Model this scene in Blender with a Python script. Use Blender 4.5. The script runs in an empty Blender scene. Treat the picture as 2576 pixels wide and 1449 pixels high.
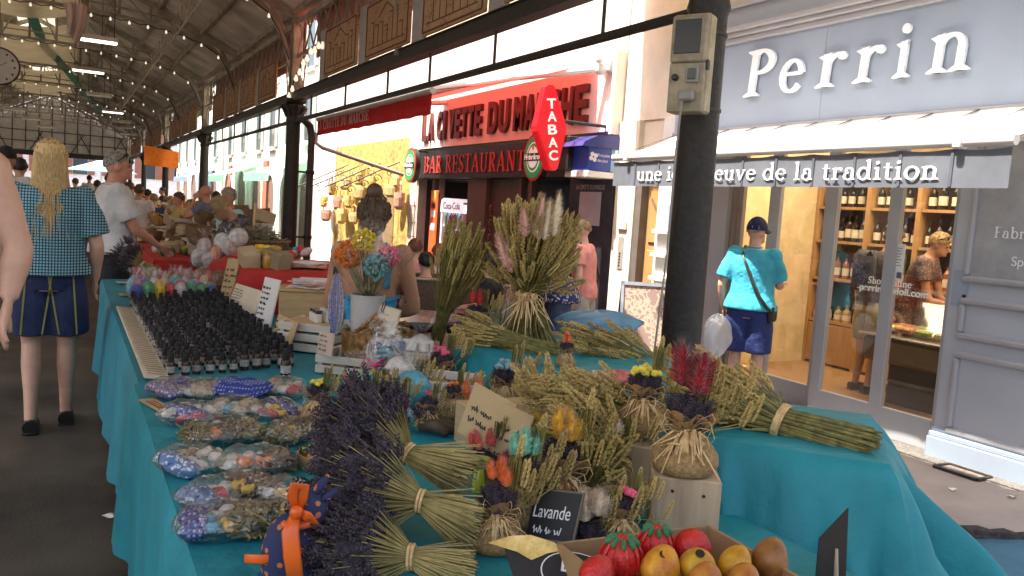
import bpy, math, random
from mathutils import Vector, Matrix
R = math.radians
rnd = random.Random(11)
U = rnd.uniform
scene = bpy.context.scene
COL = scene.collection

# ------------------------------------------------------------------ camera
PW, PH, FOC = 2576.0, 1449.0, 2080.0
YAW, PITCH, ROLL, CAMH = R(28.5), R(5.25), R(3.75), 1.5
c_f = Vector((math.sin(YAW) * math.cos(PITCH), math.cos(YAW) * math.cos(PITCH), -math.sin(PITCH)))
_r = Vector((math.cos(YAW), -math.sin(YAW), 0)); _u = _r.cross(c_f)
c_r = _r * math.cos(ROLL) + _u * math.sin(ROLL)
c_u = _u * math.cos(ROLL) - _r * math.sin(ROLL)
CO = Vector((0, 0, CAMH))
cam = bpy.data.cameras.new('camera'); camo = bpy.data.objects.new('camera', cam); COL.objects.link(camo)
mx = Matrix((c_r, c_u, -c_f)).transposed().to_4x4(); mx.translation = CO
camo.matrix_world = mx
cam.sensor_fit = 'HORIZONTAL'; cam.sensor_width = 36.0; cam.lens = 36.0 * FOC / PW
cam.clip_start = 0.05; cam.clip_end = 600
scene.camera = camo
# ------------------------------------------------------------------ light
SUN_EL, SUN_AZ = R(64), R(-82)           # azimuth measured from +Y towards +X
sdir = Vector((math.sin(SUN_AZ) * math.cos(SUN_EL), math.cos(SUN_AZ) * math.cos(SUN_EL), math.sin(SUN_EL)))
w = bpy.data.worlds.new('World'); scene.world = w; w.use_nodes = True
nt = w.node_tree; nt.nodes.clear()
wo = nt.nodes.new('ShaderNodeOutputWorld'); bg = nt.nodes.new('ShaderNodeBackground'); sk = nt.nodes.new('ShaderNodeTexSky')
sk.sky_type = 'NISHITA'; sk.sun_disc = False; sk.sun_elevation = SUN_EL; sk.sun_rotation = SUN_AZ
sk.air_density = 1.0; sk.dust_density = 5.0; sk.ozone_density = .3
bg.inputs[1].default_value = 0.15
nt.links.new(sk.outputs[0], bg.inputs[0]); nt.links.new(bg.outputs[0], wo.inputs[0])
sl = bpy.data.lights.new('sun', 'SUN'); sl.energy = 4.5; sl.angle = R(0.6); sl.color = (1, .92, .79)
so = bpy.data.objects.new('sun', sl); COL.objects.link(so); so.location = (0, 0, 30)
so.rotation_euler = (-sdir).to_track_quat('-Z', 'Y').to_euler()
scene.view_settings.view_transform = 'Standard'; scene.view_settings.look = 'None'
scene.view_settings.gamma = 1.0; scene.view_settings.exposure = 1.72
scene.cycles.max_bounces = 10; scene.cycles.diffuse_bounces = 6; scene.cycles.transparent_max_bounces = 24
scene.cycles.sample_clamp_indirect = 6.0
scene.cycles.caustics_reflective = False; scene.cycles.caustics_refractive = False

# ------------------------------------------------------------------ helpers
def at(x, y, X=None, Y=None, Z=None, D=None):
    d = c_f + c_r * ((x - PW / 2) / FOC) - c_u * ((y - PH / 2) / FOC)
    if X is not None: t = X / d.x
    elif Y is not None: t = Y / d.y
    elif Z is not None: t = (Z - CAMH) / d.z
    else: t = D
    return CO + d * t

MATS = {}
def nmat(name):
    m = bpy.data.materials.new(name); m.use_nodes = True
    n = m.node_tree.nodes; b = n.get('Principled BSDF')
    return m, n, m.node_tree.links, b
def mat(name, col, rough=.6, metal=0., var=.12, sc=7., bump=0., bsc=60., col2=None, spec=.5, emis=0., orand=0., trans=0., detail=4, stretch=None, sheen=0., bdist=.01):
    if name in MATS: return MATS[name]
    m, n, L, b = nmat(name); MATS[name] = m
    b.inputs['Roughness'].default_value = rough; b.inputs['Metallic'].default_value = metal
    b.inputs['Specular IOR Level'].default_value = spec
    if sheen: b.inputs['Sheen Weight'].default_value = sheen
    tc = n.new('ShaderNodeTexCoord'); src = tc.outputs['Object']
    if stretch:
        mp = n.new('ShaderNodeMapping'); mp.inputs['Scale'].default_value = stretch; L.new(src, mp.inputs[0]); src = mp.outputs[0]
    ns = n.new('ShaderNodeTexNoise'); ns.inputs['Scale'].default_value = sc; ns.inputs['Detail'].default_value = detail; ns.inputs['Roughness'].default_value = .6
    L.new(src, ns.inputs['Vector'])
    mr = n.new('ShaderNodeMapRange'); mr.inputs[1].default_value = .32; mr.inputs[2].default_value = .68; L.new(ns.outputs[0], mr.inputs[0])
    mixn = n.new('ShaderNodeMix'); mixn.data_type = 'RGBA'
    ca = tuple(max(0, c * (1 - var)) for c in col) + (1,)
    cb = (tuple(col2) if col2 else tuple(min(1, c * (1 + var)) for c in col)) + (1,)
    mixn.inputs[6].default_value = ca; mixn.inputs[7].default_value = cb
    L.new(mr.outputs[0], mixn.inputs[0]); out = mixn.outputs[2]
    if orand:
        oi = n.new('ShaderNodeObjectInfo'); hv = n.new('ShaderNodeHueSaturation')
        m2 = n.new('ShaderNodeMapRange'); m2.inputs[3].default_value = 1 - orand; m2.inputs[4].default_value = 1 + orand
        L.new(oi.outputs['Random'], m2.inputs[0]); L.new(m2.outputs[0], hv.inputs['Value']); L.new(out, hv.inputs['Color']); out = hv.outputs[0]
    L.new(out, b.inputs['Base Color'])
    if bump:
        nb = n.new('ShaderNodeTexNoise'); nb.inputs['Scale'].default_value = bsc; nb.inputs['Detail'].default_value = 5; L.new(src, nb.inputs['Vector'])
        bp = n.new('ShaderNodeBump'); bp.inputs['Strength'].default_value = bump; bp.inputs['Distance'].default_value = bdist
        L.new(nb.outputs[0], bp.inputs['Height']); L.new(bp.outputs[0], b.inputs['Normal'])
    if emis:
        b.inputs['Emission Color'].default_value = tuple(col) + (1,); b.inputs['Emission Strength'].default_value = emis
    if trans:
        o = n.get('Material Output'); t = n.new('ShaderNodeBsdfTranslucent'); ms = n.new('ShaderNodeMixShader'); ms.inputs[0].default_value = trans
        L.new(out, t.inputs[0]); L.new(b.outputs[0], ms.inputs[1]); L.new(t.outputs[0], ms.inputs[2]); L.new(ms.outputs[0], o.inputs[0])
    return m
def film(name, col=(1, 1, 1), fac=.22, rough=.09, bump=.5, bsc=30., white=.0, edge=.4):
    """thin clear sheet: transparent with a crinkled gloss"""
    if name in MATS: return MATS[name]
    m, n, L, b = nmat(name); MATS[name] = m; n.remove(b); o = n.get('Material Output')
    t = n.new('ShaderNodeBsdfTransparent'); t.inputs[0].default_value = tuple(col) + (1,)
    g = n.new('ShaderNodeBsdfGlossy'); g.inputs['Roughness'].default_value = rough
    lw = n.new('ShaderNodeLayerWeight'); lw.inputs[0].default_value = .35
    tc = n.new('ShaderNodeTexCoord'); nb = n.new('ShaderNodeTexNoise'); nb.inputs['Scale'].default_value = bsc; nb.inputs['Detail'].default_value = 3; L.new(tc.outputs['Object'], nb.inputs['Vector'])
    if bump:
        bp = n.new('ShaderNodeBump'); bp.inputs['Strength'].default_value = bump; bp.inputs['Distance'].default_value = .02
        L.new(nb.outputs[0], bp.inputs['Height']); L.new(bp.outputs[0], g.inputs['Normal']); L.new(bp.outputs[0], lw.inputs['Normal'])
    mm = n.new('ShaderNodeMath'); mm.operation = 'MULTIPLY_ADD'; mm.inputs[1].default_value = edge; mm.inputs[2].default_value = fac; L.new(lw.outputs['Facing'], mm.inputs[0])
    ms = n.new('ShaderNodeMixShader'); L.new(mm.outputs[0], ms.inputs[0]); L.new(t.outputs[0], ms.inputs[1]); L.new(g.outputs[0], ms.inputs[2])
    last = ms.outputs[0]
    if white:
        d = n.new('ShaderNodeBsdfDiffuse'); d.inputs[0].default_value = (.9, .9, .9, 1); m3 = n.new('ShaderNodeMixShader'); m3.inputs[0].default_value = white
        L.new(last, m3.inputs[1]); L.new(d.outputs[0], m3.inputs[2]); last = m3.outputs[0]
    L.new(last, o.inputs[0]); return m
def wood(name, col, col2, sc=(3, 3, 40), rough=.55, bump=.15):
    if name in MATS: return MATS[name]
    m = mat(name, col, rough=rough, var=.1, sc=1.6, col2=col2, bump=bump, bsc=1.5, stretch=sc, detail=7); return m
def printmat(name, base, ink, sc=22., width=.06, kind='VORONOI', rough=.8, amount=.5, var=.1):
    """flat print: wandering ink lines on a base colour"""
    if name in MATS: return MATS[name]
    m, n, L, b = nmat(name); MATS[name] = m; b.inputs['Roughness'].default_value = rough
    tc = n.new('ShaderNodeTexCoord'); ns = n.new('ShaderNodeTexNoise'); ns.inputs['Scale'].default_value = sc * .35; ns.inputs['Detail'].default_value = 4
    L.new(tc.outputs['Object'], ns.inputs['Vector'])
    ad = n.new('ShaderNodeMix'); ad.data_type = 'RGBA'; ad.inputs[0].default_value = .12; L.new(tc.outputs['Object'], ad.inputs[6]); L.new(ns.outputs['Color'], ad.inputs[7])
    vo = n.new('ShaderNodeTexVoronoi'); vo.feature = 'DISTANCE_TO_EDGE'; vo.inputs['Scale'].default_value = sc; L.new(ad.outputs[2], vo.inputs['Vector'])
    lt = n.new('ShaderNodeMath'); lt.operation = 'LESS_THAN'; lt.inputs[1].default_value = width; L.new(vo.outputs[0], lt.inputs[0])
    n2 = n.new('ShaderNodeTexNoise'); n2.inputs['Scale'].default_value = sc * .22; L.new(tc.outputs['Object'], n2.inputs['Vector'])
    gt = n.new('ShaderNodeMath'); gt.operation = 'GREATER_THAN'; gt.inputs[1].default_value = 1 - amount; L.new(n2.outputs[0], gt.inputs[0])
    mu = n.new('ShaderNodeMath'); mu.operation = 'MULTIPLY'; L.new(lt.outputs[0], mu.inputs[0]); L.new(gt.outputs[0], mu.inputs[1])
    mx_ = n.new('ShaderNodeMix'); mx_.data_type = 'RGBA'; mx_.inputs[6].default_value = tuple(base) + (1,); mx_.inputs[7].default_value = tuple(ink) + (1,)
    L.new(mu.outputs[0], mx_.inputs[0])
    m4 = n.new('ShaderNodeMix'); m4.data_type = 'RGBA'; m4.blend_type = 'MULTIPLY'; m4.inputs[0].default_value = var * 3; L.new(mx_.outputs[2], m4.inputs[6]); L.new(ns.outputs['Color'], m4.inputs[7])
    L.new(m4.outputs[2], b.inputs['Base Color']); return m
def dots(name, base, ink, sc=40., rad=.35, rough=.85, ink2=None, rnd_=.0):
    """printed cloth with spots"""
    if name in MATS: return MATS[name]
    m, n, L, b = nmat(name); MATS[name] = m; b.inputs['Roughness'].default_value = rough
    tc = n.new('ShaderNodeTexCoord'); vo = n.new('ShaderNodeTexVoronoi'); vo.inputs['Scale'].default_value = sc; vo.inputs['Randomness'].default_value = rnd_
    L.new(tc.outputs['Object'], vo.inputs['Vector'])
    lt = n.new('ShaderNodeMath'); lt.operation = 'LESS_THAN'; lt.inputs[1].default_value = rad; L.new(vo.outputs['Distance'], lt.inputs[0])
    mx_ = n.new('ShaderNodeMix'); mx_.data_type = 'RGBA'; mx_.inputs[6].default_value = tuple(base) + (1,); mx_.inputs[7].default_value = tuple(ink) + (1,)
    L.new(lt.outputs[0], mx_.inputs[0]); out = mx_.outputs[2]
    if ink2:
        l2 = n.new('ShaderNodeMath'); l2.operation = 'LESS_THAN'; l2.inputs[1].default_value = rad * .5; L.new(vo.outputs['Distance'], l2.inputs[0])
        m2 = n.new('ShaderNodeMix'); m2.data_type = 'RGBA'; m2.inputs[7].default_value = tuple(ink2) + (1,); L.new(out, m2.inputs[6]); L.new(l2.outputs[0], m2.inputs[0]); out = m2.outputs[2]
    L.new(out, b.inputs['Base Color']); return m

class MB:
    def __init__(s): s.v = []; s.f = []; s.m = []; s.mi = 0; s.T = None
    def add(s, vs, fs, mi=None):
        o = len(s.v)
        if s.T is not None: s.v.extend([s.T @ Vector(p) for p in vs])
        else: s.v.extend([Vector(p) for p in vs])
        s.f.extend([tuple(i + o for i in f) for f in fs]); s.m.extend([s.mi if mi is None else mi] * len(fs)); return s
    def box(s, c, d, rot=None, b=0., mi=None):
        hx, hy, hz = d[0] / 2, d[1] / 2, d[2] / 2; vs = []; fs = []
        if b <= 0:
            vs = [Vector((x * hx, y * hy, z * hz)) for x in (-1, 1) for y in (-1, 1) for z in (-1, 1)]
            fs = [(0, 1, 3, 2), (4, 6, 7, 5), (0, 4, 5, 1), (2, 3, 7, 6), (0, 2, 6, 4), (1, 5, 7, 3)]
        else:
            b = min(b, hx * .9, hy * .9, hz * .9); idx = {}
            for x in (-1, 1):
                for y in (-1, 1):
                    for z in (-1, 1):
                        for a in range(3):
                            p = [x * (hx - b), y * (hy - b), z * (hz - b)]; p[a] = (x * hx, y * hy, z * hz)[a]
                            idx[(x, y, z, a)] = len(vs); vs.append(Vector(p))
            for a in range(3):
                for sg in (-1, 1):
                    o = [k for k in range(3) if k != a]; q = []
                    for u, v in ((-1, -1), (1, -1), (1, 1), (-1, 1)):
                        k = [0, 0, 0]; k[a] = sg; k[o[0]] = u; k[o[1]] = v; q.append(idx[(k[0], k[1], k[2], a)])
                    fs.append(tuple(q))
            for a in range(3):
                o = [k for k in range(3) if k != a]
                for u in (-1, 1):
                    for v in (-1, 1):
                        q = []
                        for sg, ax in ((-1, o[0]), (1, o[0]), (1, o[1]), (-1, o[1])):
                            k = [0, 0, 0]; k[a] = sg; k[o[0]] = u; k[o[1]] = v; q.append(idx[(k[0], k[1], k[2], ax)])
                        fs.append(tuple(q))
            for x in (-1, 1):
                for y in (-1, 1):
                    for z in (-1, 1): fs.append(tuple(idx[(x, y, z, a)] for a in range(3)))
        c = Vector(c)
        if rot is not None: vs = [rot @ p for p in vs]
        return s.add([p + c for p in vs], fs, mi)
    def tube(s, pts, r, n=8, cap=True, mi=None, flat=1., up=None):
        pts = [Vector(p) for p in pts]; k = len(pts)
        rr = [r] * k if isinstance(r, (int, float)) else list(r)
        vs = []; fs = []; prev = None
        for i, p in enumerate(pts):
            t = (pts[min(i + 1, k - 1)] - pts[max(i - 1, 0)])
            t = t.normalized() if t.length > 1e-9 else Vector((0, 0, 1))
            if prev is None:
                a = Vector(up) if up else (Vector((0, 0, 1)) if abs(t.z) < .9 else Vector((1, 0, 0)))
            else: a = prev
            a = (a - t * a.dot(t)); a = a.normalized() if a.length > 1e-6 else t.orthogonal().normalized()
            prev = a; bb = t.cross(a)
            for j in range(n):
                th = 2 * math.pi * j / n
                vs.append(p + a * (math.cos(th) * rr[i] * flat) + bb * (math.sin(th) * rr[i]))
        for i in range(k - 1):
            for j in range(n):
                j2 = (j + 1) % n; fs.append((i * n + j, i * n + j2, (i + 1) * n + j2, (i + 1) * n + j))
        if cap: fs.append(tuple(reversed(range(n)))); fs.append(tuple((k - 1) * n + j for j in range(n)))
        return s.add(vs, fs, mi)
    def bar(s, a, b, wd, dp, mi=None, up=(0, 0, 1)):
        a, b = Vector(a), Vector(b); t = (b - a); l = t.length
        if l < 1e-6: return s
        t /= l; u = Vector(up); u = u - t * u.dot(t)
        if u.length < 1e-4: u = t.orthogonal()
        u.normalize(); sd = t.cross(u); rot = Matrix((sd, t, u)).transposed()
        return s.box((a + b) / 2, (wd, l, dp), rot, mi=mi)
    def lathe(s, prof, n=16, c=(0, 0, 0), rot=None, mi=None, sx=1., sy=1.):
        vs = []; fs = []; k = len(prof); c = Vector(c)
        for r, z in prof:
            for j in range(n):
                th = 2 * math.pi * j / n; p = Vector((r * math.cos(th) * sx, r * math.sin(th) * sy, z))
                vs.append((rot @ p if rot is not None else p) + c)
        for i in range(k - 1):
            for j in range(n):
                j2 = (j + 1) % n; fs.append((i * n + j, i * n + j2, (i + 1) * n + j2, (i + 1) * n + j))
        if prof[0][0] > 1e-5: fs.append(tuple(reversed(range(n))))
        if prof[-1][0] > 1e-5: fs.append(tuple((k - 1) * n + j for j in range(n)))
        return s.add(vs, fs, mi)
    def sph(s, c, r, nu=10, nv=7, rot=None, mi=None):
        if isinstance(r, (int, float)): r = (r, r, r)
        vs = []; fs = []; c = Vector(c)
        for i in range(nv + 1):
            ph = math.pi * i / nv
            for j in range(nu):
                th = 2 * math.pi * j / nu
                p = Vector((r[0] * math.sin(ph) * math.cos(th), r[1] * math.sin(ph) * math.sin(th), r[2] * math.cos(ph)))
                vs.append((rot @ p if rot is not None else p) + c)
        for i in range(nv):
            for j in range(nu):
                j2 = (j + 1) % nu; fs.append((i * nu + j, (i + 1) * nu + j, (i + 1) * nu + j2, i * nu + j2))
        return s.add(vs, fs, mi)
    def grid(s, fn, nu, nv, mi=None, wrap=False):
        vs = [fn(i / nu, j / nv) for i in range(nu + 1) for j in range(nv + 1)]; fs = []
        for i in range(nu):
            for j in range(nv): fs.append((i * (nv + 1) + j, (i + 1) * (nv + 1) + j, (i + 1) * (nv + 1) + j + 1, i * (nv + 1) + j + 1))
        return s.add(vs, fs, mi)
    def prism(s, poly, o, ax, ay, az, mi=None):
        """2-D polygon in axes ax, ay from origin o, thickness vector az"""
        o, ax, ay, az = Vector(o), Vector(ax), Vector(ay), Vector(az); n = len(poly)
        vs = [o + ax * p[0] + ay * p[1] for p in poly]; vs += [p + az for p in vs]
        fs = [tuple(reversed(range(n))), tuple(range(n, 2 * n))] + [(i, (i + 1) % n, n + (i + 1) % n, n + i) for i in range(n)]
        return s.add(vs, fs, mi)
    def mesh(s, name, mats):
        me = bpy.data.meshes.new(name); me.from_pydata([tuple(p) for p in s.v], [], s.f)
        for m in (mats if isinstance(mats, (list, tuple)) else [mats]): me.materials.append(m)
        if any(s.m): me.polygons.foreach_set('material_index', s.m)
        return me
    def build(s, name, mats, parent=None, world=True, smooth=False, ang=None):
        if parent is not None and world:
            o = org(parent); s.v = [p - o for p in s.v]
        me = s.mesh(name, mats)
        if smooth:
            me.polygons.foreach_set('use_smooth', [True] * len(me.polygons))
            if ang: me.set_sharp_from_angle(angle=R(ang))
        return link(name, me, parent)
def org(o):
    p = Vector((0, 0, 0))
    while o is not None: p += Vector(o.location); o = o.parent
    return p
def link(name, me, parent=None, loc=None, rot=None, sc=None):
    o = bpy.data.objects.new(name, me); COL.objects.link(o)
    if parent is not None: o.parent = parent
    if loc is not None: o.location = loc
    if rot is not None: o.rotation_euler = rot
    if sc is not None: o.scale = (sc, sc, sc) if isinstance(sc, (int, float)) else sc
    return o
def tag(o, label=None, cat=None, group=None, kind=None):
    if label: o['label'] = label
    if cat: o['category'] = cat
    if group: o['group'] = group
    if kind: o['kind'] = kind
    return o
def thing(name, label, cat, loc=(0, 0, 0), rz=0., group=None):
    o = bpy.data.objects.new(name, None); COL.objects.link(o); o.location = loc; o.rotation_euler = (0, 0, rz); o.empty_display_size = .05
    return tag(o, label, cat, group)
def copy_tree(o, parent=None):
    c = o.copy(); COL.objects.link(c)
    if parent is not None: c.parent = parent
    for ch in list(o.children): copy_tree(ch, c)
    return c
def frame_rot(fwd, up=(0, 0, 1)):
    z = Vector(fwd).normalized(); u = Vector(up); x = u.cross(z)
    if x.length < 1e-5: x = z.orthogonal()
    x.normalize(); y = z.cross(x); return Matrix((x, y, z)).transposed()
def bake(ob):
    """evaluate one object with its modifiers in a scratch scene"""
    sc = bpy.data.scenes.new('scratch'); sc.collection.objects.link(ob); vl = sc.view_layers[0]; vl.update()
    me = bpy.data.meshes.new_from_object(ob.evaluated_get(vl.depsgraph)); bpy.data.objects.remove(ob); bpy.data.scenes.remove(sc); return me
# ---- text with the built-in font, laid along any two axes
def txt(name, body, size, ext, m, o, ax, ay, parent=None, bold=0., wid=None, cx=1.):
    cu = bpy.data.curves.new('t', 'FONT'); cu.body = body; cu.size = size; cu.extrude = ext / 2; cu.offset = bold
    ob = bpy.data.objects.new('t', cu); me = bake(ob); bpy.data.curves.remove(cu)
    ax, ay = Vector(ax).normalized(), Vector(ay).normalized(); az = ax.cross(ay)
    xs = [v.co.x for v in me.vertices] or [0, 1]
    k = (wid / (max(xs) - min(xs))) if wid else cx
    x0 = min(xs); oo = Vector(o) - (org(parent) if parent else Vector((0, 0, 0)))
    for v in me.vertices: v.co = oo + ax * ((v.co.x - x0) * k) + ay * v.co.y + az * (v.co.z + ext / 2)
    me.materials.clear(); me.materials.append(m)
    return link(name, me, parent)
# ---- a drawn serif alphabet (strokes with contrast and bracketed serifs)
SW, TW = .1, .046
def _stem(x, y0, y1, w=SW, top=2, bot=2):
    P = [[(x - w / 2, y0), (x + w / 2, y0), (x + w / 2, y1), (x - w / 2, y1)]]
    q = .075
    if bot: P.append([(x - w / 2 - q, y0), (x + w / 2 + q, y0), (x + w / 2 + q, y0 + .02), (x + w / 2, y0 + .07), (x - w / 2, y0 + .07), (x - w / 2 - q, y0 + .02)])
    if top == 2: P.append([(x - w / 2 - q, y1), (x - w / 2 - q, y1 - .02), (x - w / 2, y1 - .07), (x + w / 2, y1 - .07), (x + w / 2 + q, y1 - .02), (x + w / 2 + q, y1)])
    if top == 1: P.append([(x - w / 2 - q, y1 - .03), (x - w / 2, y1 - .09), (x + w / 2, y1 - .06), (x + w / 2, y1 + .012)])
    return P
def _rib(pts, ws):
    n = len(pts); L_, R_ = [], []
    for i in range(n):
        a = pts[max(i - 1, 0)]; b = pts[min(i + 1, n - 1)]; dx, dy = b[0] - a[0], b[1] - a[1]; l = math.hypot(dx, dy) or 1
        w_ = ws[i] / 2; L_.append((pts[i][0] - dy / l * w_, pts[i][1] + dx / l * w_)); R_.append((pts[i][0] + dy / l * w_, pts[i][1] - dx / l * w_))
    return [[R_[i], R_[i + 1], L_[i + 1], L_[i]] for i in range(n - 1)]
def _arc(cx, cy, rx, ry, a0, a1, n=16, thick=SW, thin=TW, hv=0):
    pts, ws = [], []
    for i in range(n + 1):
        a = R(a0 + (a1 - a0) * i / n); pts.append((cx + rx * math.cos(a), cy + ry * math.sin(a)))
        q = abs(math.cos(a)) if not hv else abs(math.sin(a)); ws.append(thin + (thick - thin) * q ** 1.3)
    return _rib(pts, ws)
def _ball(x, y, r): return [[(x + r * math.cos(R(a)), y + r * math.sin(R(a))) for a in range(0, 360, 24)]]
def _ln(a, b, w_): return _rib([a, b], [w_, w_])
XH = .46
GL = {
 'P': (.5, lambda: _stem(.12, 0, .7) + _arc(.2, .52, .2, .165, 90, -90) + _ln((.1, .685), (.2, .685), TW) + _ln((.1, .355), (.2, .355), TW)),
 'B': (.52, lambda: _stem(.12, 0, .7) + _arc(.2, .53, .16, .155, 90, -90) + _arc(.2, .19, .2, .175, 90, -90) + _ln((.1, .685), (.2, .685), TW) + _ln((.1, .37), (.2, .37), TW) + _ln((.1, .015), (.2, .015), TW)),
 'R': (.56, lambda: _stem(.12, 0, .7) + _arc(.2, .53, .17, .155, 90, -90) + _ln((.1, .685), (.2, .685), TW) + _ln((.1, .37), (.22, .37), TW) + _ln((.24, .36), (.44, .02), SW) + [[(.36, 0), (.54, 0), (.54, .025), (.36, .025)]]),
 'A': (.6, lambda: _ln((.06, 0), (.27, .7), TW + .01) + _ln((.27, .7), (.49, 0), SW) + _ln((.13, .22), (.4, .22), TW) + [[(-.01, 0), (.14, 0), (.14, .025), (-.01, .025)], [(.4, 0), (.59, 0), (.59, .025), (.4, .025)]]),
 'E': (.5, lambda: _stem(.12, 0, .7, top=0, bot=0) + [[(.03, .672), (.43, .672), (.43, .7), (.03, .7)], [(.03, 0), (.45, 0), (.45, .028), (.03, .028)], [(.41, .55), (.43, .55), (.43, .69), (.39, .69)], [(.43, .17), (.45, .17), (.45, .01), (.41, .01)]] + _ln((.12, .36), (.34, .36), TW) + _ln((.34, .28), (.34, .44), TW)),
 'S': (.46, lambda: _arc(.23, .53, .14, .155, 20, 250, hv=0, thick=.06) + _rib([(.18, .39), (.24, .35), (.31, .3)], [.09, .11, .09]) + _arc(.22, .175, .15, .16, 45, -170, thick=.065) + _ln((.38, .56), (.38, .7), .025) + _ln((.06, .02), (.06, .16), .025)),
 'T': (.54, lambda: _stem(.26, 0, .69, top=0) + [[(.02, .665), (.5, .665), (.5, .7), (.02, .7)], [(.02, .55), (.04, .55), (.07, .68), (.02, .68)], [(.5, .55), (.48, .55), (.45, .68), (.5, .68)]]),
 'U': (.62, lambda: _stem(.13, .22, .7, bot=0) + _arc(.3, .22, .17, .21, 180, 360, thick=.07) + _stem(.47, .2, .7, w=.045, bot=0)),
 'N': (.64, lambda: _stem(.12, 0, .7, w=.045) + _ln((.12, .69), (.5, .01), SW) + _stem(.5, 0, .7, w=.045, bot=0)),
 'L': (.46, lambda: _stem(.12, 0, .7) + [[(.1, 0), (.44, 0), (.44, .028), (.1, .028)], [(.42, .17), (.44, .17), (.44, .01), (.4, .01)]]),
 'C': (.52, lambda: _arc(.28, .35, .23, .345, 45, 315) + _ln((.45, .5), (.45, .7), .03)),
 'I': (.28, lambda: _stem(.14, 0, .7)),
 'V': (.58, lambda: _ln((.08, .7), (.29, 0), SW) + _ln((.29, 0), (.5, .7), TW) + [[(0, .675), (.18, .675), (.18, .7), (0, .7)], [(.42, .675), (.57, .675), (.57, .7), (.42, .7)]]),
 'D': (.58, lambda: _stem(.12, 0, .7) + _arc(.2, .35, .29, .335, 90, -90) + _ln((.1, .685), (.2, .685), TW) + _ln((.1, .015), (.2, .015), TW)),
 'M': (.74, lambda: _stem(.12, 0, .7, w=.045) + _ln((.12, .69), (.36, .05), SW) + _ln((.36, .05), (.6, .69), TW) + _stem(.6, 0, .7)),
 'H': (.66, lambda: _stem(.13, 0, .7) + _stem(.52, 0, .7) + _ln((.13, .36), (.52, .36), TW)),
 'F': (.48, lambda: _stem(.12, 0, .7) + [[(.03, .672), (.43, .672), (.43, .7), (.03, .7)]] + _ln((.12, .36), (.34, .36), TW)),
 'e': (.44, lambda: _arc(.22, .23, .17, .225, 8, 322) + _ln((.06, .262), (.38, .262), TW)),
 'r': (.38, lambda: _stem(.13, 0, XH, top=1) + _arc(.28, .31, .13, .13, 170, 70, thick=.06, thin=.05) + _ball(.33, .41, .055)),
 'i': (.27, lambda: _stem(.13, 0, XH, top=1) + _ball(.12, .62, .062)),
 'n': (.54, lambda: _stem(.13, 0, XH, top=1) + _arc(.27, .3, .14, .145, 165, 0, thick=.09, thin=.045) + _stem(.41, 0, .31, top=0)),
 'u': (.54, lambda: _stem(.12, .15, XH, top=1, bot=0) + _arc(.26, .16, .14, .145, 180, 340, thick=.09, thin=.045) + _stem(.41, .04, XH, top=1, bot=0) + [[(.41, .0), (.5, .0), (.5, .03), (.41, .09)]]),
 'd': (.53, lambda: _arc(.22, .23, .165, .225, 20, 340) + _stem(.4, .02, .74, top=1, bot=0) + [[(.4, 0), (.49, 0), (.49, .03), (.4, .09)]]),
 'a': (.47, lambda: _stem(.34, .04, .32, top=0, bot=0) + _arc(.22, .33, .12, .12, 0, 160, thick=.08, thin=.04) + _ball(.12, .34, .045) + _arc(.2, .135, .14, .13, 80, 330, thick=.085) + [[(.34, 0), (.44, 0), (.44, .03), (.34, .09)]]),
 't': (.34, lambda: _ln((.15, .1), (.15, .6), SW) + [[(.02, .43), (.3, .43), (.3, XH), (.02, XH)]] + _arc(.24, .11, .1, .1, 180, 300, thick=.09, thin=.05)),
 'o': (.48, lambda: _arc(.24, .23, .185, .225, 0, 360, n=26)),
 'v': (.48, lambda: _ln((.08, XH), (.24, 0), SW) + _ln((.24, 0), (.4, XH), TW) + [[(0, .435), (.17, .435), (.17, XH), (0, XH)], [(.32, .435), (.47, .435), (.47, XH), (.32, XH)]]),
 'l': (.27, lambda: _stem(.13, 0, .74, top=1)),
 'h': (.54, lambda: _stem(.13, 0, .74, top=1) + _arc(.27, .3, .14, .145, 165, 0, thick=.09, thin=.045) + _stem(.41, 0, .31, top=0)),
 'b': (.53, lambda: _stem(.13, .0, .74, top=1, bot=0) + _arc(.3, .23, .165, .225, 160, -160)),
 'p': (.53, lambda: _stem(.13, -.2, XH, top=1) + _arc(.3, .23, .165, .225, 160, -160)),
 'c': (.43, lambda: _arc(.23, .23, .17, .225, 50, 320) + _ball(.34, .36, .05)),
}
GL['é'] = (.44, lambda: GL['e'][1]() + [[(.2, .54), (.34, .66), (.26, .67), (.16, .55)]])
GL['É'] = (.5, lambda: GL['E'][1]() + [[(.22, .74), (.36, .84), (.28, .85), (.18, .75)]])
def serif_parts(ch): return GL[ch][1]()
def serif_width(s, gap=.03): return sum((GL[c][0] if c in GL else .26) + gap for c in s)
def serif(name, body, o, ax, ay, size, ext, m, parent=None, wid=None, gap=.03, slant=0.):
    ax, ay = Vector(ax).normalized(), Vector(ay).normalized(); az = ax.cross(ay); k = (wid / (serif_width(body, gap) * size)) if wid else 1.
    x = 0; oo = Vector(o); res = None
    for c_ in body:
        if c_ in GL:
            mb = MB()
            for i, poly in enumerate(serif_parts(c_)):
                ar = sum(poly[j][0] * poly[(j + 1) % len(poly)][1] - poly[(j + 1) % len(poly)][0] * poly[j][1] for j in range(len(poly)))
                pl = [((px + x + slant * py) * size * k, py * size) for px, py in (poly if ar > 0 else poly[::-1])]
                mb.prism(pl, oo, ax, ay, az * (ext + .0002 * (i % 9)))
            x += GL[c_][0] + gap; res = mb.build(name, m, parent)
        else: x += .26 + gap
    return res
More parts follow.
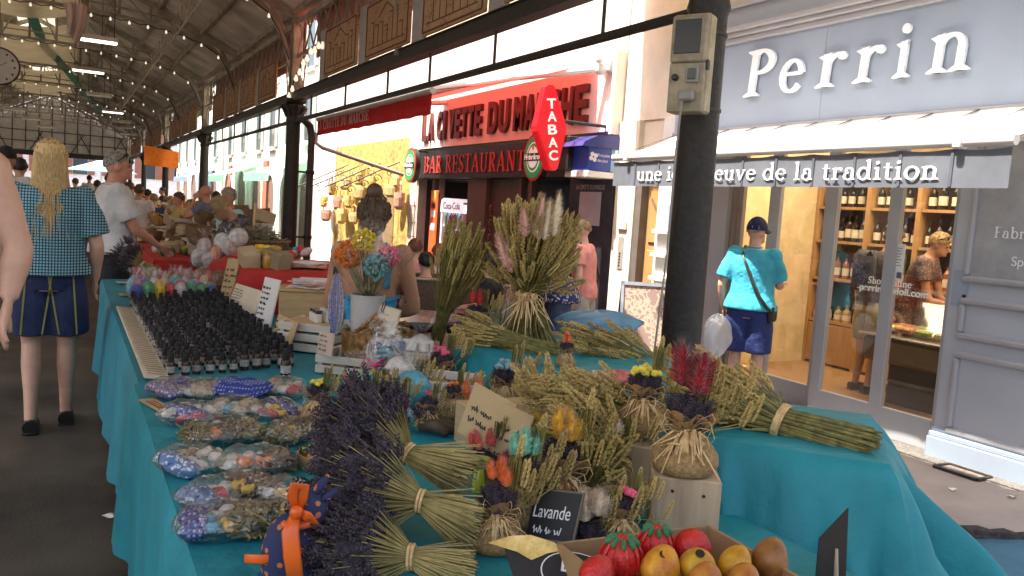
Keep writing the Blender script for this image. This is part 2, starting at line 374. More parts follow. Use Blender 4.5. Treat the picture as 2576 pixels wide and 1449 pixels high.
# ------------------------------------------------------------------ ground
XF = 5.6
iron = mat('black_iron', (.011, .01, .009), rough=.55, var=.4, sc=30, bump=.5, bsc=110, col2=(.034, .027, .02), detail=9)
iron2 = mat('brown_iron', (.062, .05, .04), rough=.65, var=.35, sc=5, bump=.2, bsc=40)
iron3 = mat('grey_brown_steel', (.3, .255, .2), rough=.7, var=.35, sc=4, bump=.15, bsc=30)
zinc = mat('roof_zinc', (.46, .43, .38), rough=.65, metal=0, var=.35, sc=1.5, col2=(.62, .57, .5))
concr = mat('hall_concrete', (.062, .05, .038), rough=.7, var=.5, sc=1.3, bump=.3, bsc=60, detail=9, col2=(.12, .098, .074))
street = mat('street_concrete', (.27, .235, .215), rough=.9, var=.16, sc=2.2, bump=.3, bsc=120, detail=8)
strip = mat('gutter_aggregate', (.15, .14, .13), rough=.9, var=.5, sc=60, bump=.5, bsc=150)
white = mat('white_paint', (.78, .76, .72), rough=.6, var=.06, sc=3)
cream = mat('cream_render', (.72, .63, .5), rough=.85, var=.1, sc=2, bump=.15, bsc=40)
offw = mat('offwhite_render', (.74, .71, .64), rough=.85, var=.1, sc=1.5, bump=.15, bsc=40)
black = mat('black_paint', (.018, .017, .018), rough=.4, var=.3, sc=6)
mb = MB(); mb.box((20, 40, -.16), (300, 400, .1)); tag(mb.build('ground', mat('town_ground', (.22, .2, .18), rough=.9)), kind='structure')
mb = MB(); mb.box((4.8, 45, -.08), (2.5, 130, .06)); tag(mb.build('street', street), kind='structure')
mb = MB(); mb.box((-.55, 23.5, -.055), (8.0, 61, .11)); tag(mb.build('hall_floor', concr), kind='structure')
mb = MB(); mb.box((3.5, 23.5, -.04), (.12, 61, .07), b=.015); tag(mb.build('kerb', mat('kerb_stone', (.3, .28, .25), rough=.85, var=.3, sc=8, bump=.3)), kind='structure')
mb = MB(); mb.box((5.5, 24, -.046), (.34, 60, .012)); tag(mb.build('gutter_strip', strip), kind='structure')
p = at(2425, 1190, Z=-.05); mb = MB(); mb.box((p.x - .02, p.y, -.045), (.14, .28, .012), b=.003)
g = thing('drain_cover', 'small rusty metal drain cover set in the pavement by grey pilaster', 'drain cover', (p.x, p.y, -.05))
mb.build('cover_plate', mat('rusty_plate', (.16, .13, .11), rough=.8, var=.4, sc=30), g)
mb = MB()
for a, b_ in (((-.1, -.15), (.06, -.15)), ((-.1, .15), (.06, .15)), ((-.1, -.15), (-.1, .15)), ((.06, -.15), (.06, .15))): mb.bar((p.x + a[0], p.y + a[1], -.04), (p.x + b_[0], p.y + b_[1], -.04), .025, .02)
mb.build('frame', iron, g)

# ------------------------------------------------------------------ market hall
hall = thing('market_hall', 'long iron market hall with corrugated roof, arched trusses and black cast columns', 'market hall', (-.8, 22, 0))
XC, XR, XL, ZE, ZR = 3.04, -.8, -4.64, 4.2, 5.95
BAY, Y0 = 9.36, 3.58
def roofz(x): return ZR - (ZR - ZE) * abs(x - XR) / (XC - XR)
# corrugated sheets, one part per sheet run
def corr(y0, y1, side):
    mb = MB(); n = int((y1 - y0) / .038); x0, x1 = (XR + .45 * side, XR + (XC - XR + .24) * side); pts = []
    vs = []; fs = []
    for i in range(n + 1):
        y = y0 + (y1 - y0) * i / n; dz = .03 * (0, 1, 1, 0)[i % 4]
        for x in (x0, (x0 + x1) / 2, x1): vs.append((x, y, roofz(x) + .09 + dz + (.006 if abs(x - x0) > .1 and abs(x - x1) > .1 else 0)))
    for i in range(n):
        for j in range(2): fs.append((i * 3 + j, i * 3 + j + 1, (i + 1) * 3 + j + 1, (i + 1) * 3 + j))
    mb.add(vs, fs); return mb
for k in range(1, 12):
    ya = Y0 - 4.68 * 2 + 4.68 * k
    for sd in (1, -1): corr(ya - .03, ya + 4.71, sd).build('roof_sheet', zinc, hall)
mb = MB()
for k in range(1, 12):
    ya = Y0 - 4.68 * 2 + 4.68 * k
    mb.grid(lambda u, v: Vector((XR - .62 + v * 1.24, ya + u * 4.68, roofz(XR - .62 + v * 1.24) + .135)), 1, 4)
mb.build('ridge_skylight', mat('dirty_polycarbonate', (.75, .7, .58), rough=.5, trans=.25, var=.15), hall)
# columns
colm = MB()
colm.lathe([(.2, 0), (.2, .12), (.15, .16), (.14, .5), (.125, .56), (.112, .62), (.104, 2.62), (.118, 2.66), (.108, 2.7), (.108, 2.76), (.16, 2.86), (.165, 2.9), (.12, 2.93)], 24)
cap = MB(); cap.box((0, 0, 2.96), (.3, .3, .06), b=.01)
for i in range(8):
    a = i * math.pi / 4; cap.tube([(math.cos(a) * .11, math.sin(a) * .11, 2.72), (math.cos(a) * .15, math.sin(a) * .15, 2.82), (math.cos(a) * .19, math.sin(a) * .19, 2.87), (math.cos(a) * .17, math.sin(a) * .17, 2.9)], [.02, .03, .022, .008], 6)
post = MB(); post.box((0, 0, 3.6), (.15, .15, 1.2), b=.012)
for sx in (-1, 1): post.box((sx * .082, 0, 3.6), (.012, .05, 1.1))
for s_ in (-1, 1):
    post.tube([(0, s_ * .08, 3.0), (0, s_ * .14, 3.3), (0, s_ * .35, 3.52), (0, s_ * .62, 3.58)], .018, 6)
    post.tube([(0, s_ * .62, 3.58), (0, s_ * .5, 3.12)], .014, 5)
    post.lathe([(.03, -.03), (.09, -.02), (.09, .02), (.03, .03)], 10, (0, s_ * .3, 3.2), Matrix.Rotation(R(90), 3, 'Y'))
cme, cpe, pme = colm.mesh('column', iron), cap.mesh('capital', iron), post.mesh('upper_post', iron3)
for m_ in (cme, ): m_.polygons.foreach_set('use_smooth', [True] * len(m_.polygons)); m_.set_sharp_from_angle(angle=R(40))
for x in (XC, XL):
    for k in range(6):
        y = Y0 + BAY * k
        c_ = link('column', cme, hall, Vector((x, y, 0)) - org(hall)); link('capital', cpe, c_); link('upper_post', pme, c_)
# trusses
def arch(x):   # underside arch height over the half span, t = 0 at the column
    t = abs(x - XR) / (XC - XR); return 4.72 - .25 * t ** 2 - .42 * t ** 6 - 1.05 * t ** 22
XS_ = [XR + (XC - XR) * t for t in (0, .14, .28, .42, .56, .7, .82, .9, .95, .98, .995, 1.0)]
tr = thing('roof_truss', None, None)
def trussmesh():
    out = []
    for sd in (1, -1):
        mb = MB(); mb.bar((XR, 0, ZR), (XR + (XC - XR) * sd, 0, ZE), .06, .11); out.append(('rafter', mb))
        mb = MB(); pts = [(XR + (x - XR) * sd, 0, arch(x)) for x in XS_]; pts[-1] = (pts[-1][0] - .07 * sd, 0, 3.02); pts[-2] = (pts[-2][0] - .04 * sd, 0, 3.2)
        for a, b_ in zip(pts, pts[1:]): mb.bar(a, b_, .05, .06)
        out.append(('arched_chord', mb))
        mb = MB(); pts2 = [(p_[0], 0, p_[2] + .16) for p_ in pts[:9]]
        for a, b_ in zip(pts2, pts2[1:]): mb.bar(a, b_, .03, .03)
        out.append(('upper_chord', mb))
        for i in range(8):
            mb = MB(); x = XR + (XS_[i] - XR) * sd; xn = XR + (XS_[min(i + 1, 8)] - XR) * sd
            mb.bar((x, 0, arch(XS_[i])), (x, 0, roofz(XS_[i]) - .05), .035, .035); mb.bar((xn, 0, arch(XS_[i + 1]) + .02), (x, 0, roofz(XS_[i]) - .04), .03, .03)
            out.append(('strut', mb))
    return out
TM = [(n_, mb.mesh(n_, iron3)) for n_, mb in trussmesh()]
bpy.data.objects.remove(tr)
for k in range(-1, 11):
    y = Y0 + 4.68 * k
    t_ = link('roof_truss', None, hall, Vector((0, y, 0)) - org(hall))
    for n_, me in TM: link(n_, me, t_)
# purlins and lattice eave girders
for sd in (1, -1):
    for t in (.2, .4, .6, .8, .98):
        mb = MB(); x = XR + (XC - XR) * t * sd; mb.bar((x, -1, roofz(x) + .03), (x, 50.5, roofz(x) + .03), .05, .08); mb.build('purlin', iron3, hall)
pale = mat('pale_lattice_steel', (.45, .4, .32), rough=.7, var=.3)
for x in (.35, 1.75):
    for k in range(0, 10):
        ya = Y0 + 4.68 * k; mb = MB(); zt, zb2 = roofz(x) - .04, roofz(x) - .42; mb.bar((x, ya, zb2), (x, ya + 4.68, zb2), .03, .03)
        for j in range(8):
            y1, y2 = ya + .585 * j, ya + .585 * (j + .5); mb.bar((x, y1, zb2), (x, y2, zt), .018, .018); mb.bar((x, y2, zt), (x, y1 + .585, zb2), .018, .018)
        mb.build('lattice_purlin', pale, hall)
red_lit = mat('red_lit_screen', (.3, .14, .11), rough=.75, var=.25, sc=6)  # red light from the awning is put into the near bays' slat colour
for k in range(0, 5):
    ya, yb = Y0 + BAY * k + .1, Y0 + BAY * (k + 1) - .1
    mb = MB(); mb.bar((XC, ya, 4.12), (XC, yb, 4.12), .06, .08); mb.bar((XC, ya, 3.62), (XC, yb, 3.62), .04, .05)
    n = 20
    for i in range(n):
        y1, y2 = ya + (yb - ya) * i / n, ya + (yb - ya) * (i + 1) / n
        mb.bar((XC + .006, y1, 3.62), (XC + .006, y2, 4.12), .018, .02); mb.bar((XC - .012, y2, 3.62), (XC - .012, y1, 4.12), .018, .02)
    mb.build('lattice_girder', iron3, hall)
    mb = MB(); mb.box((XC, (ya + yb) / 2, 3.01), (.13, yb - ya, .12)); mb.box((XC, (ya + yb) / 2, 3.075), (.17, yb - ya, .012)); mb.build('beam', iron, hall)
    for i in range(int((yb - ya) / .62)):
        mb = MB(); mb.box((XC + .16, ya + .31 + i * .62, 3.87), (.02, .6, .62)); mb.build('screen_slat', red_lit if k in (0, 1) else mat('pale_screen', (.5, .44, .34), rough=.8, var=.2), hall)
    # long rod with hangers
    mb = MB(); mb.tube([(XC, ya, 2.66), (XC, yb, 2.66)], .032, 8)
    for f in (.1, .27, .42, .55, .72, .9): mb.tube([(XC, ya + (yb - ya) * f, 2.66), (XC, ya + (yb - ya) * f, 2.95)], .014, 6)
    if k in (0, 1): mb.build('rail', iron, hall)
# painted frieze panels between the columns
panelm = [printmat('frieze_print_%d' % i, ((.46, .29, .17), (.43, .26, .15), (.48, .31, .18))[i], (.2, .075, .035), sc=(17, 21, 19)[i], width=.03, amount=.5) for i in range(3)]
greyp = mat('grey_upright', (.34, .33, .33), rough=.7, var=.12)
for k in range(0, 5):
    yc = Y0 + BAY * (k + 1)
    for i in range(4):
        ya = yc - 2.0 - 1.7 * i - 1.36
        fp = link('frieze_panel', None, hall, Vector((XC - .09, ya + .68, 3.39)) - org(hall))
        mb = MB(); mb.box((0, 0, 0), (.03, 1.36, .6), b=.006); mb.build('painted_board', panelm[(i + k) % 3], fp, world=False)
        mb = MB()
        for z in (-.27, .27): mb.box((-.018, 0, z), (.008, 1.28, .015))
        for y in (-.64, .64): mb.box((-.018, y, 0), (.008, .015, .53))
        # a drawn facade: arches, gable and ground line in low relief ink
        q = rnd.Random(k * 7 + i) if hasattr(rnd, 'Random') else random.Random(k * 7 + i)
        for j in range(7): x0 = -.5 + j * .15; h = q.uniform(.12, .36); mb.box((-.0165, x0, -.2 + h / 2), (.004, .012, h)); mb.box((-.0165, x0 + .05, -.2 + h), (.004, .11, .012))
        mb.box((-.0165, 0, -.2), (.004, 1.1, .012)); mb.bar((-.0165, -.25, .1), (-.0165, 0, .22), .004, .012); mb.bar((-.0165, .25, .1), (-.0165, 0, .22), .004, .012)
        mb.build('inked_drawing', mat('brown_ink', (.13, .055, .03), rough=.9), fp, world=False)
        mb = MB(); mb.box((XC - .06, ya + 1.36 + .17, 3.4), (.05, .28, .66), b=.005); mb.build('grey_upright', greyp, hall)
# end gable: pale cladding above, open below
mb = MB(); yg = 50.6
mb.prism([(XL, 3.0), (XC, 3.0), (XC, 4.2), (XR, 5.9), (XL, 4.2)], (0, yg, 0), (1, 0, 0), (0, 0, 1), (0, .05, 0)); mb.build('gable_cladding', mat('gable_panel', (.5, .47, .42), rough=.7, trans=.25), hall)
mb = MB(); mb.box((XR, yg - .06, 2.95), (7.7, .1, .26))
for i in range(9): x = XL + i * .96; mb.bar((x, yg - .05, 3.05), (x + .96 * (1 if i % 2 else -1) * .6, yg - .05, 4.1), .04, .05, up=(0, 1, 0))
mb.build('gable_beam', iron, hall)
for i in range(13): x = XL + .3 + i * .6; mb = MB(); mb.box((x, yg - .03, (3.1 + roofz(x)) / 2), (.045, .05, roofz(x) - 3.1)); mb.build('gable_mullion', iron2, hall)
for z in (3.55, 4.1): mb = MB(); mb.box((XR, yg - .034, z), (7.5, .05, .04)); mb.build('gable_rail', iron2, hall)
# ------------------------------------------------------------------ things hung in the hall
mb = MB(); orange = mat('orange_tarp', (.9, .2, .012), rough=.6, var=.1, trans=.4)
p1, p2 = at(363, 365, Y=31.2), at(449, 421, Y=31.2)
mb.grid(lambda u, v: Vector((p1.x + (p2.x - p1.x) * u, 31.2 + .06 * math.sin(9 * u) * v, p1.z - .14 * u + (p2.z - p1.z + .1 * u) * v)), 14, 8)
tag(mb.build('orange_tarpaulin', orange, smooth=True), 'bright orange tarpaulin hung across the far end of the hall', 'tarpaulin')
# ridge sails
sail = mat('cream_sail', (.72, .62, .44), rough=.6, var=.12, sc=2, trans=.35)
for i, (ya, yb) in enumerate(((14.5, 21.5), (22.5, 30.0), (31, 40))):
    mb = MB(); mb.grid(lambda u, v: Vector((-2.1 + 2.3 * v, ya + (yb - ya) * u, 5.0 + .28 * (2 * v - 1) ** 2 - .3 * math.sin(math.pi * u) * (1 - (2 * v - 1) ** 2) + .02 * math.sin(14 * u))), 22, 10)
    tag(mb.build('ceiling_sail', sail, smooth=True), ('nearest', 'middle', 'farthest')[i] + ' of the cream cloth sails slung under the roof ridge', 'sail', 'cloth sails under the ridge')
mb = MB(); gp = [at(70, -40, Z=5.05), at(80, 40, Z=5.0), at(105, 100, Z=4.95), at(160, 168, Z=4.9), at(213, 232, Z=4.85), at(258, 283, Z=4.8)]
for a, b_ in zip(gp, gp[1:]): mb.bar(a, b_, .2, .05)
tag(mb.build('green_netting', mat('green_net', (.01, .16, .085), rough=.7, var=.3, sc=12)), 'rolled green netting strung along the roof beside the sails', 'netting')
mb = MB(); pr = at(188, 8, Y=12.9)
mb.grid(lambda u, v: pr + Vector((.3 * (u - .5) * (1 - .55 * v) + .02 * math.sin(4 * v), .06 * math.sin(14 * u + 2 * v), -.4 * v - .16 * u * v)), 20, 12)
tag(mb.build('hanging_rag', mat('pinkish_rag', (.55, .42, .38), rough=.9, trans=.3), smooth=True), 'pinkish rag knotted over a roof tie high on the left', 'rag')
# clock
pc = at(-3, 166, Y=14.2); ck = thing('hanging_clock', 'round white clock with black rim hanging at the left edge', 'clock', pc)
rx = frame_rot(CO - pc)
mb = MB(); mb.lathe([(.25, -.05), (.27, -.03), (.27, .03), (.245, .035)], 32, pc, rx); mb.build('rim', black, ck, smooth=True, ang=30)
mb = MB(); mb.lathe([(.245, .0), (.245, .041)], 32, pc, rx); mb.build('dial', mat('clock_dial', (.42, .4, .36), rough=.5), ck)
for i in range(12):
    a = i * math.pi / 6; mb = MB(); mb.lathe([(.016, 0), (.016, .006)], 8, pc + rx @ Vector((.195 * math.cos(a), .195 * math.sin(a), .041)), rx); mb.build('hour_mark', black, ck)
for a, l in ((.6, .12), (2.4, .17)): mb = MB(); mb.bar(pc + rx @ Vector((0, 0, .05)), pc + rx @ Vector((l * math.cos(a), l * math.sin(a), .05)), .014, .006); mb.build('clock_hand', black, ck)
mb = MB(); mb.tube([pc + Vector((0, 0, .27)), pc + Vector((0, 0, .9))], .015, 6); mb.build('hanger', iron, ck)
# strip lights
tube_on = mat('lit_tube', (1, .97, .86), emis=1.2); tube_off = mat('unlit_tube', (.8, .76, .68), rough=.35)
housing = mat('lamp_housing', (.5, .46, .4), rough=.45, var=.15)
L_ = [(243, 103, 14.8, 1), (222, 180, 19.6, 1), (250, 241, 24.5, 0), (284, 283, 29, 2), (36, 277, 30, 0), (80, 300, 34, 0), (115, 320, 39, 0), (308, 307, 33.5, 0), (313, 322, 37, 0), (329, 339, 42, 0)]
for i, (x, y, yy, on) in enumerate(L_):
    pp = at(x, y, Y=yy)
    t_ = thing('strip_light', None, 'strip light', pp, 0, 'strip lights hanging in the hall')
    t_['label'] = ['wide strip light hanging nearest, below the pinkish rag', 'second strip light below the green netting line', 'third strip light, unlit, at the end of the sails', 'brightest glowing strip light near the netting end', 'unlit strip light far left above the blonde head', 'unlit strip light second from the left edge', 'small unlit strip light third from the left edge', 'small strip light right of the brightest one, upper', 'small strip light just below another, above orange sheet', 'smallest strip light, lowest, near the orange tarpaulin'][i]
    mb = MB(); mb.box((0, 0, .045), (.62, .16, .07), b=.01); mb.build('housing', housing, t_, world=False)
    mb = MB(); mb.box((0, 0, -.005), (.58, .13, .03), b=.008); mb.build('diffuser', tube_on if on else tube_off, t_, world=False)
    mb = MB(); zt = roofz(pp.x) - pp.z
    for s_ in (-.25, .25): mb.tube([(s_, 0, .08), (s_, 0, zt)], .006, 4)
    mb.build('suspension_rod', iron, t_, world=False)
# festoon strings along the arches
bulb = MB(); bulb.lathe([(.014, .03), (.016, .01), (.03, -.02), (.032, -.04), (.022, -.062), (0, -.07)], 10); bme = bulb.mesh('bulb', mat('festoon_bulb', (1, .9, .72), rough=.3, emis=.25))
bme.polygons.foreach_set('use_smooth', [True] * len(bme.polygons))
ordn = ['nearest', 'second', 'third', 'fourth', 'fifth', 'sixth', 'seventh', 'farthest']
for k in range(8):
    y = Y0 + 4.68 * (k + 1) - .06
    t_ = thing('festoon_lights', ordn[k] + (' string' if k else '') + ' of festoon bulbs along a roof arch, counted from the camera', 'festoon lights', (XC - .2, y, 3.2), 0, 'festoon lights along the arches')
    mb = MB(); xs = [XC - .12 - (XC - XL - .6) * i / 44 for i in range(45)]
    pts = [(x, y, arch(x) - .05 - .03 * (i % 2)) for i, x in enumerate(xs)]; mb.tube(pts, .01, 4); mb.build('cable', black, t_)
    for i in range(2, 40 if k < 5 else 30, 2):
        link('bulb', bme, t_, Vector(pts[i]) - Vector(t_.location) - Vector((0, 0, .03)), sc=.7)
t_ = thing('festoon_lights', 'festoon bulbs climbing the brackets of the black column with capital', 'festoon lights', (XC, Y0 + BAY, 3.0), 0, 'festoon lights along the arches')
mb = MB(); yc = Y0 + BAY; pts = [(XC - .1, yc - .06 - .2 * i, 3.08 + .52 * math.sin(min(1, i / 7) * 1.5) - (.03 if i % 2 else 0)) for i in range(10)]; mb.tube(pts, .01, 4)
mb.build('cable', black, t_)
for p_ in pts: link('bulb', bme, t_, Vector(p_) - Vector(t_.location) - Vector((0, 0, .03)), sc=1.0)
# downpipe beside the second column
mb = MB(); xd = XC + .26; yd = Y0 + BAY - .1
dp = thing('downpipe', 'brown cast downpipe standing just right of the black column', 'downpipe', (xd, yd, 0))
mb.tube([(xd, yd, 0), (xd, yd, 2.45), (xd - .03, yd, 2.6), (XC + .12, yd - .05, 2.68), (XC + .04, yd - .2, 2.7)], .055, 10); mb.build('pipe', iron2, dp, smooth=True, ang=50)
for z in (.9, 1.9): mb = MB(); mb.lathe([(.07, -.03), (.07, .03)], 12, (xd, yd, z)); mb.box((xd - .13, yd, z), (.2, .02, .03)); mb.build('clamp', iron, dp)
# electric box on the first column
pm = at(1734, 160, D=4.25); me_ = thing('electric_box', 'grimy beige electric meter box strapped to the near black column', 'electric box', pm)
fw = (Vector((CO.x, CO.y, pm.z)) - pm); fw.z = 0; fw = Matrix.Rotation(R(-22), 3, 'Z') @ fw; rb = frame_rot(fw)  # local z towards camera
beige = mat('grimy_beige_plastic', (.42, .35, .21), rough=.55, var=.35, sc=9, bump=.1, col2=(.5, .43, .28))
def bpart(n_, c_, d_, m_, b=.004): mb = MB(); mb.box(pm + rb @ Vector(c_), d_, rb, b=b); return mb.build(n_, m_, me_)
bpart('case', (0, 0, -.04), (.2, .5, .1), beige, .012); bpart('upper_cover', (0, .12, .022), (.19, .235, .03), mat('grey_beige_plastic', (.33, .28, .19), rough=.5, var=.3, sc=12), .008)
bpart('dark_window', (-.005, .13, .039), (.14, .17, .006), mat('smoked_window', (.03, .025, .02), rough=.25)); bpart('lower_cover', (0, -.125, .018), (.19, .25, .024), MATS['grey_beige_plastic'], .006)
bpart('socket_plate', (.035, -.06, .036), (.07, .085, .014), mat('grey_socket', (.3, .29, .27), rough=.5)); bpart('socket_flap', (.035, -.06, .045), (.045, .055, .01), mat('dark_socket', (.1, .1, .1), rough=.4))
bpart('plug', (.02, -.17, .05), (.08, .055, .05), MATS['grey_socket'], .01); bpart('latch', (.1, -.01, 0), (.014, .05, .03), black)
mb = MB(); mb.lathe([(.017, 0), (.017, .02), (.01, .026)], 12, pm + rb @ Vector((-.055, -.075, .03)), rb); mb.build('knob', black, me_)
mb = MB(); q0 = pm + rb @ Vector((.0, -.19, .06)); mb.tube([q0, q0 + Vector((-.01, 0, -.25)), q0 + Vector((-.03, -.02, -.8)), q0 + Vector((-.06, -.02, -1.3)), q0 + Vector((-.1, 0, -1.62))], .006, 6); mb.build('cable', mat('grey_cable', (.3, .28, .26), rough=.5), me_)
for z in (-.2, .2): mb = MB(); mb.lathe([(.113, -.008), (.113, .008)], 20, (XC, Y0, pm.z + z)); mb.build('strap', iron2, me_)
# ------------------------------------------------------------------ ravioli shop with grey fascia
AX, AY = Vector((0, -1, 0)), Vector((0, 0, 1))
def fbox(name, m, parent, y0, y1, z0, z1, x0, x1, b=0.):
    mb = MB(); mb.box(((x0 + x1) / 2, (y0 + y1) / 2, (z0 + z1) / 2), (abs(x1 - x0), abs(y1 - y0), abs(z1 - z0)), b=b); return mb.build(name, m, parent)
gr = mat('grey_blue_paint', (.31, .37, .46), rough=.38, var=.07, sc=1.6, bump=.06, bsc=25, detail=7)
grd = mat('grey_trim_paint', (.36, .36, .385), rough=.4, var=.05, sc=3)
shop = thing('ravioli_shop', 'grey blue painted shopfront with big white lettering and sliding glass doors', 'shop', (XF, 4, 0))
YL = 6.85
fbox('fascia', gr, shop, 4.98, YL, 2.42, 3.2, XF - .1, XF + .1); fbox('fascia', gr, shop, 1.0, 4.976, 2.42, 3.2, XF - .1, XF + .1)
for z0, z1, x in ((3.2, 3.25, .14), (3.25, 3.29, .18), (3.29, 3.33, .22), (3.33, 3.5, .19), (3.5, 3.56, .25), (2.37, 2.42, .13)):
    fbox('moulding', grd if z1 != 3.5 else gr, shop, 1.0, YL, z0, z1, XF - x, XF + .1, b=.006)
LT = mat('white_letter', (.84, .88, .92), rough=.35, var=.02)
for ch, xl, xr, yb in (('P', 1874, 1946, 236), ('e', 1960, 2018, 228), ('r', 2052, 2117, 222), ('r', 2146, 2212, 212), ('i', 2246, 2288, 202), ('n', 2332, 2436, 183)):
    a = at(xl, yb, X=XF - .12); b_ = at(xr, yb, X=XF - .12); wd = abs(a.y - b_.y)
    o_ = Vector((XF - .115, a.y, 2.685)); serif('letter', ch, o_, AX, AY, .58, .028, LT, shop, wid=wd * 1.04, gap=0, slant=.06)
# upper floor awning; its reach beyond the seen edge is added to shade the fascia
up = thing('upper_awning', 'cream canvas awning above the grey shop fascia', 'awning', (XF, 4, 3.9))
cnv = mat('cream_canvas', (.74, .66, .5), rough=.85, var=.08, trans=.18)
mb = MB(); mb.grid(lambda u, v: Vector((XF + .1 - 1.0 * v, .5 + 7.2 * u, 4.55 - .62 * v + .03 * math.sin(u * 40) * v)), 40, 6); mb.build('canvas', cnv, up, smooth=True)
mb = MB(); mb.grid(lambda u, v: Vector((XF - .9 + .012 * math.sin(60 * u), .5 + 7.2 * u, 3.93 - .16 * v * (1 + .25 * math.sin(u * 90)))), 80, 2); mb.build('valance', cnv, up, smooth=True)
mb = MB(); mb.tube([(XF - .9, .5, 3.93), (XF - .9, 7.7, 3.93)], .03, 8); mb.build('front_bar', white, up)
# lower awning
aw = thing('white_awning', 'white striped canvas awning with lettered grey valance over the shop doors', 'awning', (XF, 4.8, 2.1))
wcan = mat('white_canvas', (.8, .78, .74), rough=.85, var=.05, sc=20, trans=.12)
ya, yb = 2.88, 6.72; xb = 4.7
n_s = 11
for i in range(n_s):
    y0, y1 = ya + (yb - ya) * i / n_s, ya + (yb - ya) * (i + 1) / n_s
    mb = MB(); mb.grid(lambda u, v: Vector((XF - .1 - (XF - .1 - xb) * v, y0 + (y1 - y0) * u, 2.41 - .31 * v - .025 * math.sin(math.pi * v) + .006 * math.sin(math.pi * u))), 3, 8); mb.build('canvas_strip', wcan, aw, smooth=True)
    mb = MB(); mb.bar((XF - .1, y1 - .004, 2.414), (xb, y1 - .004, 2.106), .014, .004); mb.build('seam', mat('grey_seam', (.06, .06, .065), rough=.8), aw)
    link('clip', None, aw) if False else None
mb = MB(); mb.tube([(xb, ya - .05, 2.09), (xb, yb + .03, 2.09)], .032, 12); mb.build('front_roller', white, aw, smooth=True, ang=40)
for y in (ya + .28, yb - .22): mb = MB(); mb.box((xb - .01, y, 2.09), (.09, .05, .085), b=.01); mb.build('arm_bracket', white, aw)
for y in (ya + .3, yb - .25):
    mb = MB(); mb.tube([(xb + .03, y, 2.06), (xb + .5, y - .3 * (1 if y < 4 else -1) * -1, 2.14)], .02, 8); mb.tube([(xb + .5, y - .3 * (1 if y < 4 else -1) * -1, 2.14), (XF - .02, y, 2.22)], .025, 8); mb.build('folding_arm', white, aw)
valm = mat('grey_valance', (.15, .165, .2), rough=.8, var=.15, sc=5, trans=.1)
def val(u, v): return Vector((xb + .004 + .004 * math.sin(u * 47) * v + .003 * math.sin(u * 21 + 1), ya - .03 + (yb - ya + .05) * u, 2.052 - .012 * abs(math.sin(u * 34)) * (1 - v) - .235 * v))
mb = MB(); mb.grid(val, 120, 5); mb.build('valance', valm, aw, smooth=True)
for i in range(1, n_s): u = i / n_s; mb = MB(); mb.box(val(u, .5) + Vector((-.006, 0, 0)), (.003, .02, .22)); mb.build('valance_seam', mat('valance_seam', (.1, .11, .14), rough=.8), aw)
a, b_ = at(1600, 455, X=xb - .012), at(2362, 455, X=xb - .012)
serif('valance_lettering', 'une idée neuve de la tradition', (xb - .006, a.y, 1.868), AX, AY, .178, .003, mat('white_print', (.86, .87, .88), rough=.7), aw, wid=abs(a.y - b_.y), gap=.035)
# doors
alum = mat('door_grey', (.37, .38, .41), rough=.32, var=.04)
glass = film('shop_glass', fac=.05, rough=.0, bump=0)
def leaf(x, ys, zb, zt, zg, label):
    d_ = link('sliding_door', None, shop, Vector((x, ys[0], 0)) - org(shop)); 
    for (s0, s1) in ys[1]: fbox('stile', alum, d_, s0, s1, zb, zt, x - .025, x + .025, b=.004)
    for (s0, s1) in ys[2]:
        fbox('bottom_rail', alum, d_, s0, s1, zb, zg, x - .0245, x + .0245, b=.003); fbox('pane', glass, d_, s0, s1, zg, zt, x - .003, x + .003)
    return d_
Yd = lambda x: at(x, 480, X=XF).y
leaf(XF + .14, (5.0, ((5.53, 5.66), (4.9, 5.02)), ((5.02, 5.53),)), -.04, 2.36, .16, '')
leaf(XF, (4.3, ((Yd(2115), Yd(2090)), (Yd(2277), Yd(2246)), (Yd(2424) - .02, Yd(2424) + .03)), ((Yd(2424) + .03, Yd(2277)), (Yd(2246), Yd(2115)))), -.04, 2.36, .185, '')
fbox('open_panel', grd, shop, 6.05, 6.3, -.04, 2.36, XF - .03, XF + .05, b=.005)
for i in range(5): fbox('folded_shutter_slat', mat('taupe_slat', (.2, .165, .15), rough=.5), shop, 5.9 + i * .075, 5.955 + i * .075, -.04, 2.36, XF + .02 - .012 * (i % 2), XF + .07, b=.004)
wr = mat('white_print_sharp', (.82, .82, .82), rough=.6)
serif('door_lettering', 'Shop online', (XF - .012, at(2185, 722, X=XF).y, 1.125), AX, AY, .075, .002, wr, shop, gap=.03)
# second line drawn with the plain alphabet
txt('door_lettering', 'perrin-ravioli.com', .075, .002, wr, (XF - .012, at(2164, 736, X=XF).y, 1.065), AX, AY, shop, bold=.002, wid=.6)
po = thing('door_notice', 'white printed notice sheet taped inside the glass door', 'notice', (XF - .02, 4.2, 1.3))
fbox('sheet', mat('paper_white', (.72, .72, .72), rough=.8), po, at(2232, 620, X=XF).y, at(2272, 700, X=XF).y, 1.17, 1.45, XF - .012, XF - .009)
yy = at(2236, 620, X=XF).y
inkm = mat('grey_ink', (.12, .12, .13), rough=.9)
for i in range(7): fbox('text_line', inkm, po, yy - .03 - .02 * (i % 3), yy - .13 + .012 * (i % 2), 1.415 - i * .022, 1.42 - i * .022, XF - .015, XF - .0125)
for k_ in (0, .09): fbox('print_block', inkm, po, yy - .015 - k_, yy - .055 - k_, 1.19, 1.235, XF - .015, XF - .0125)
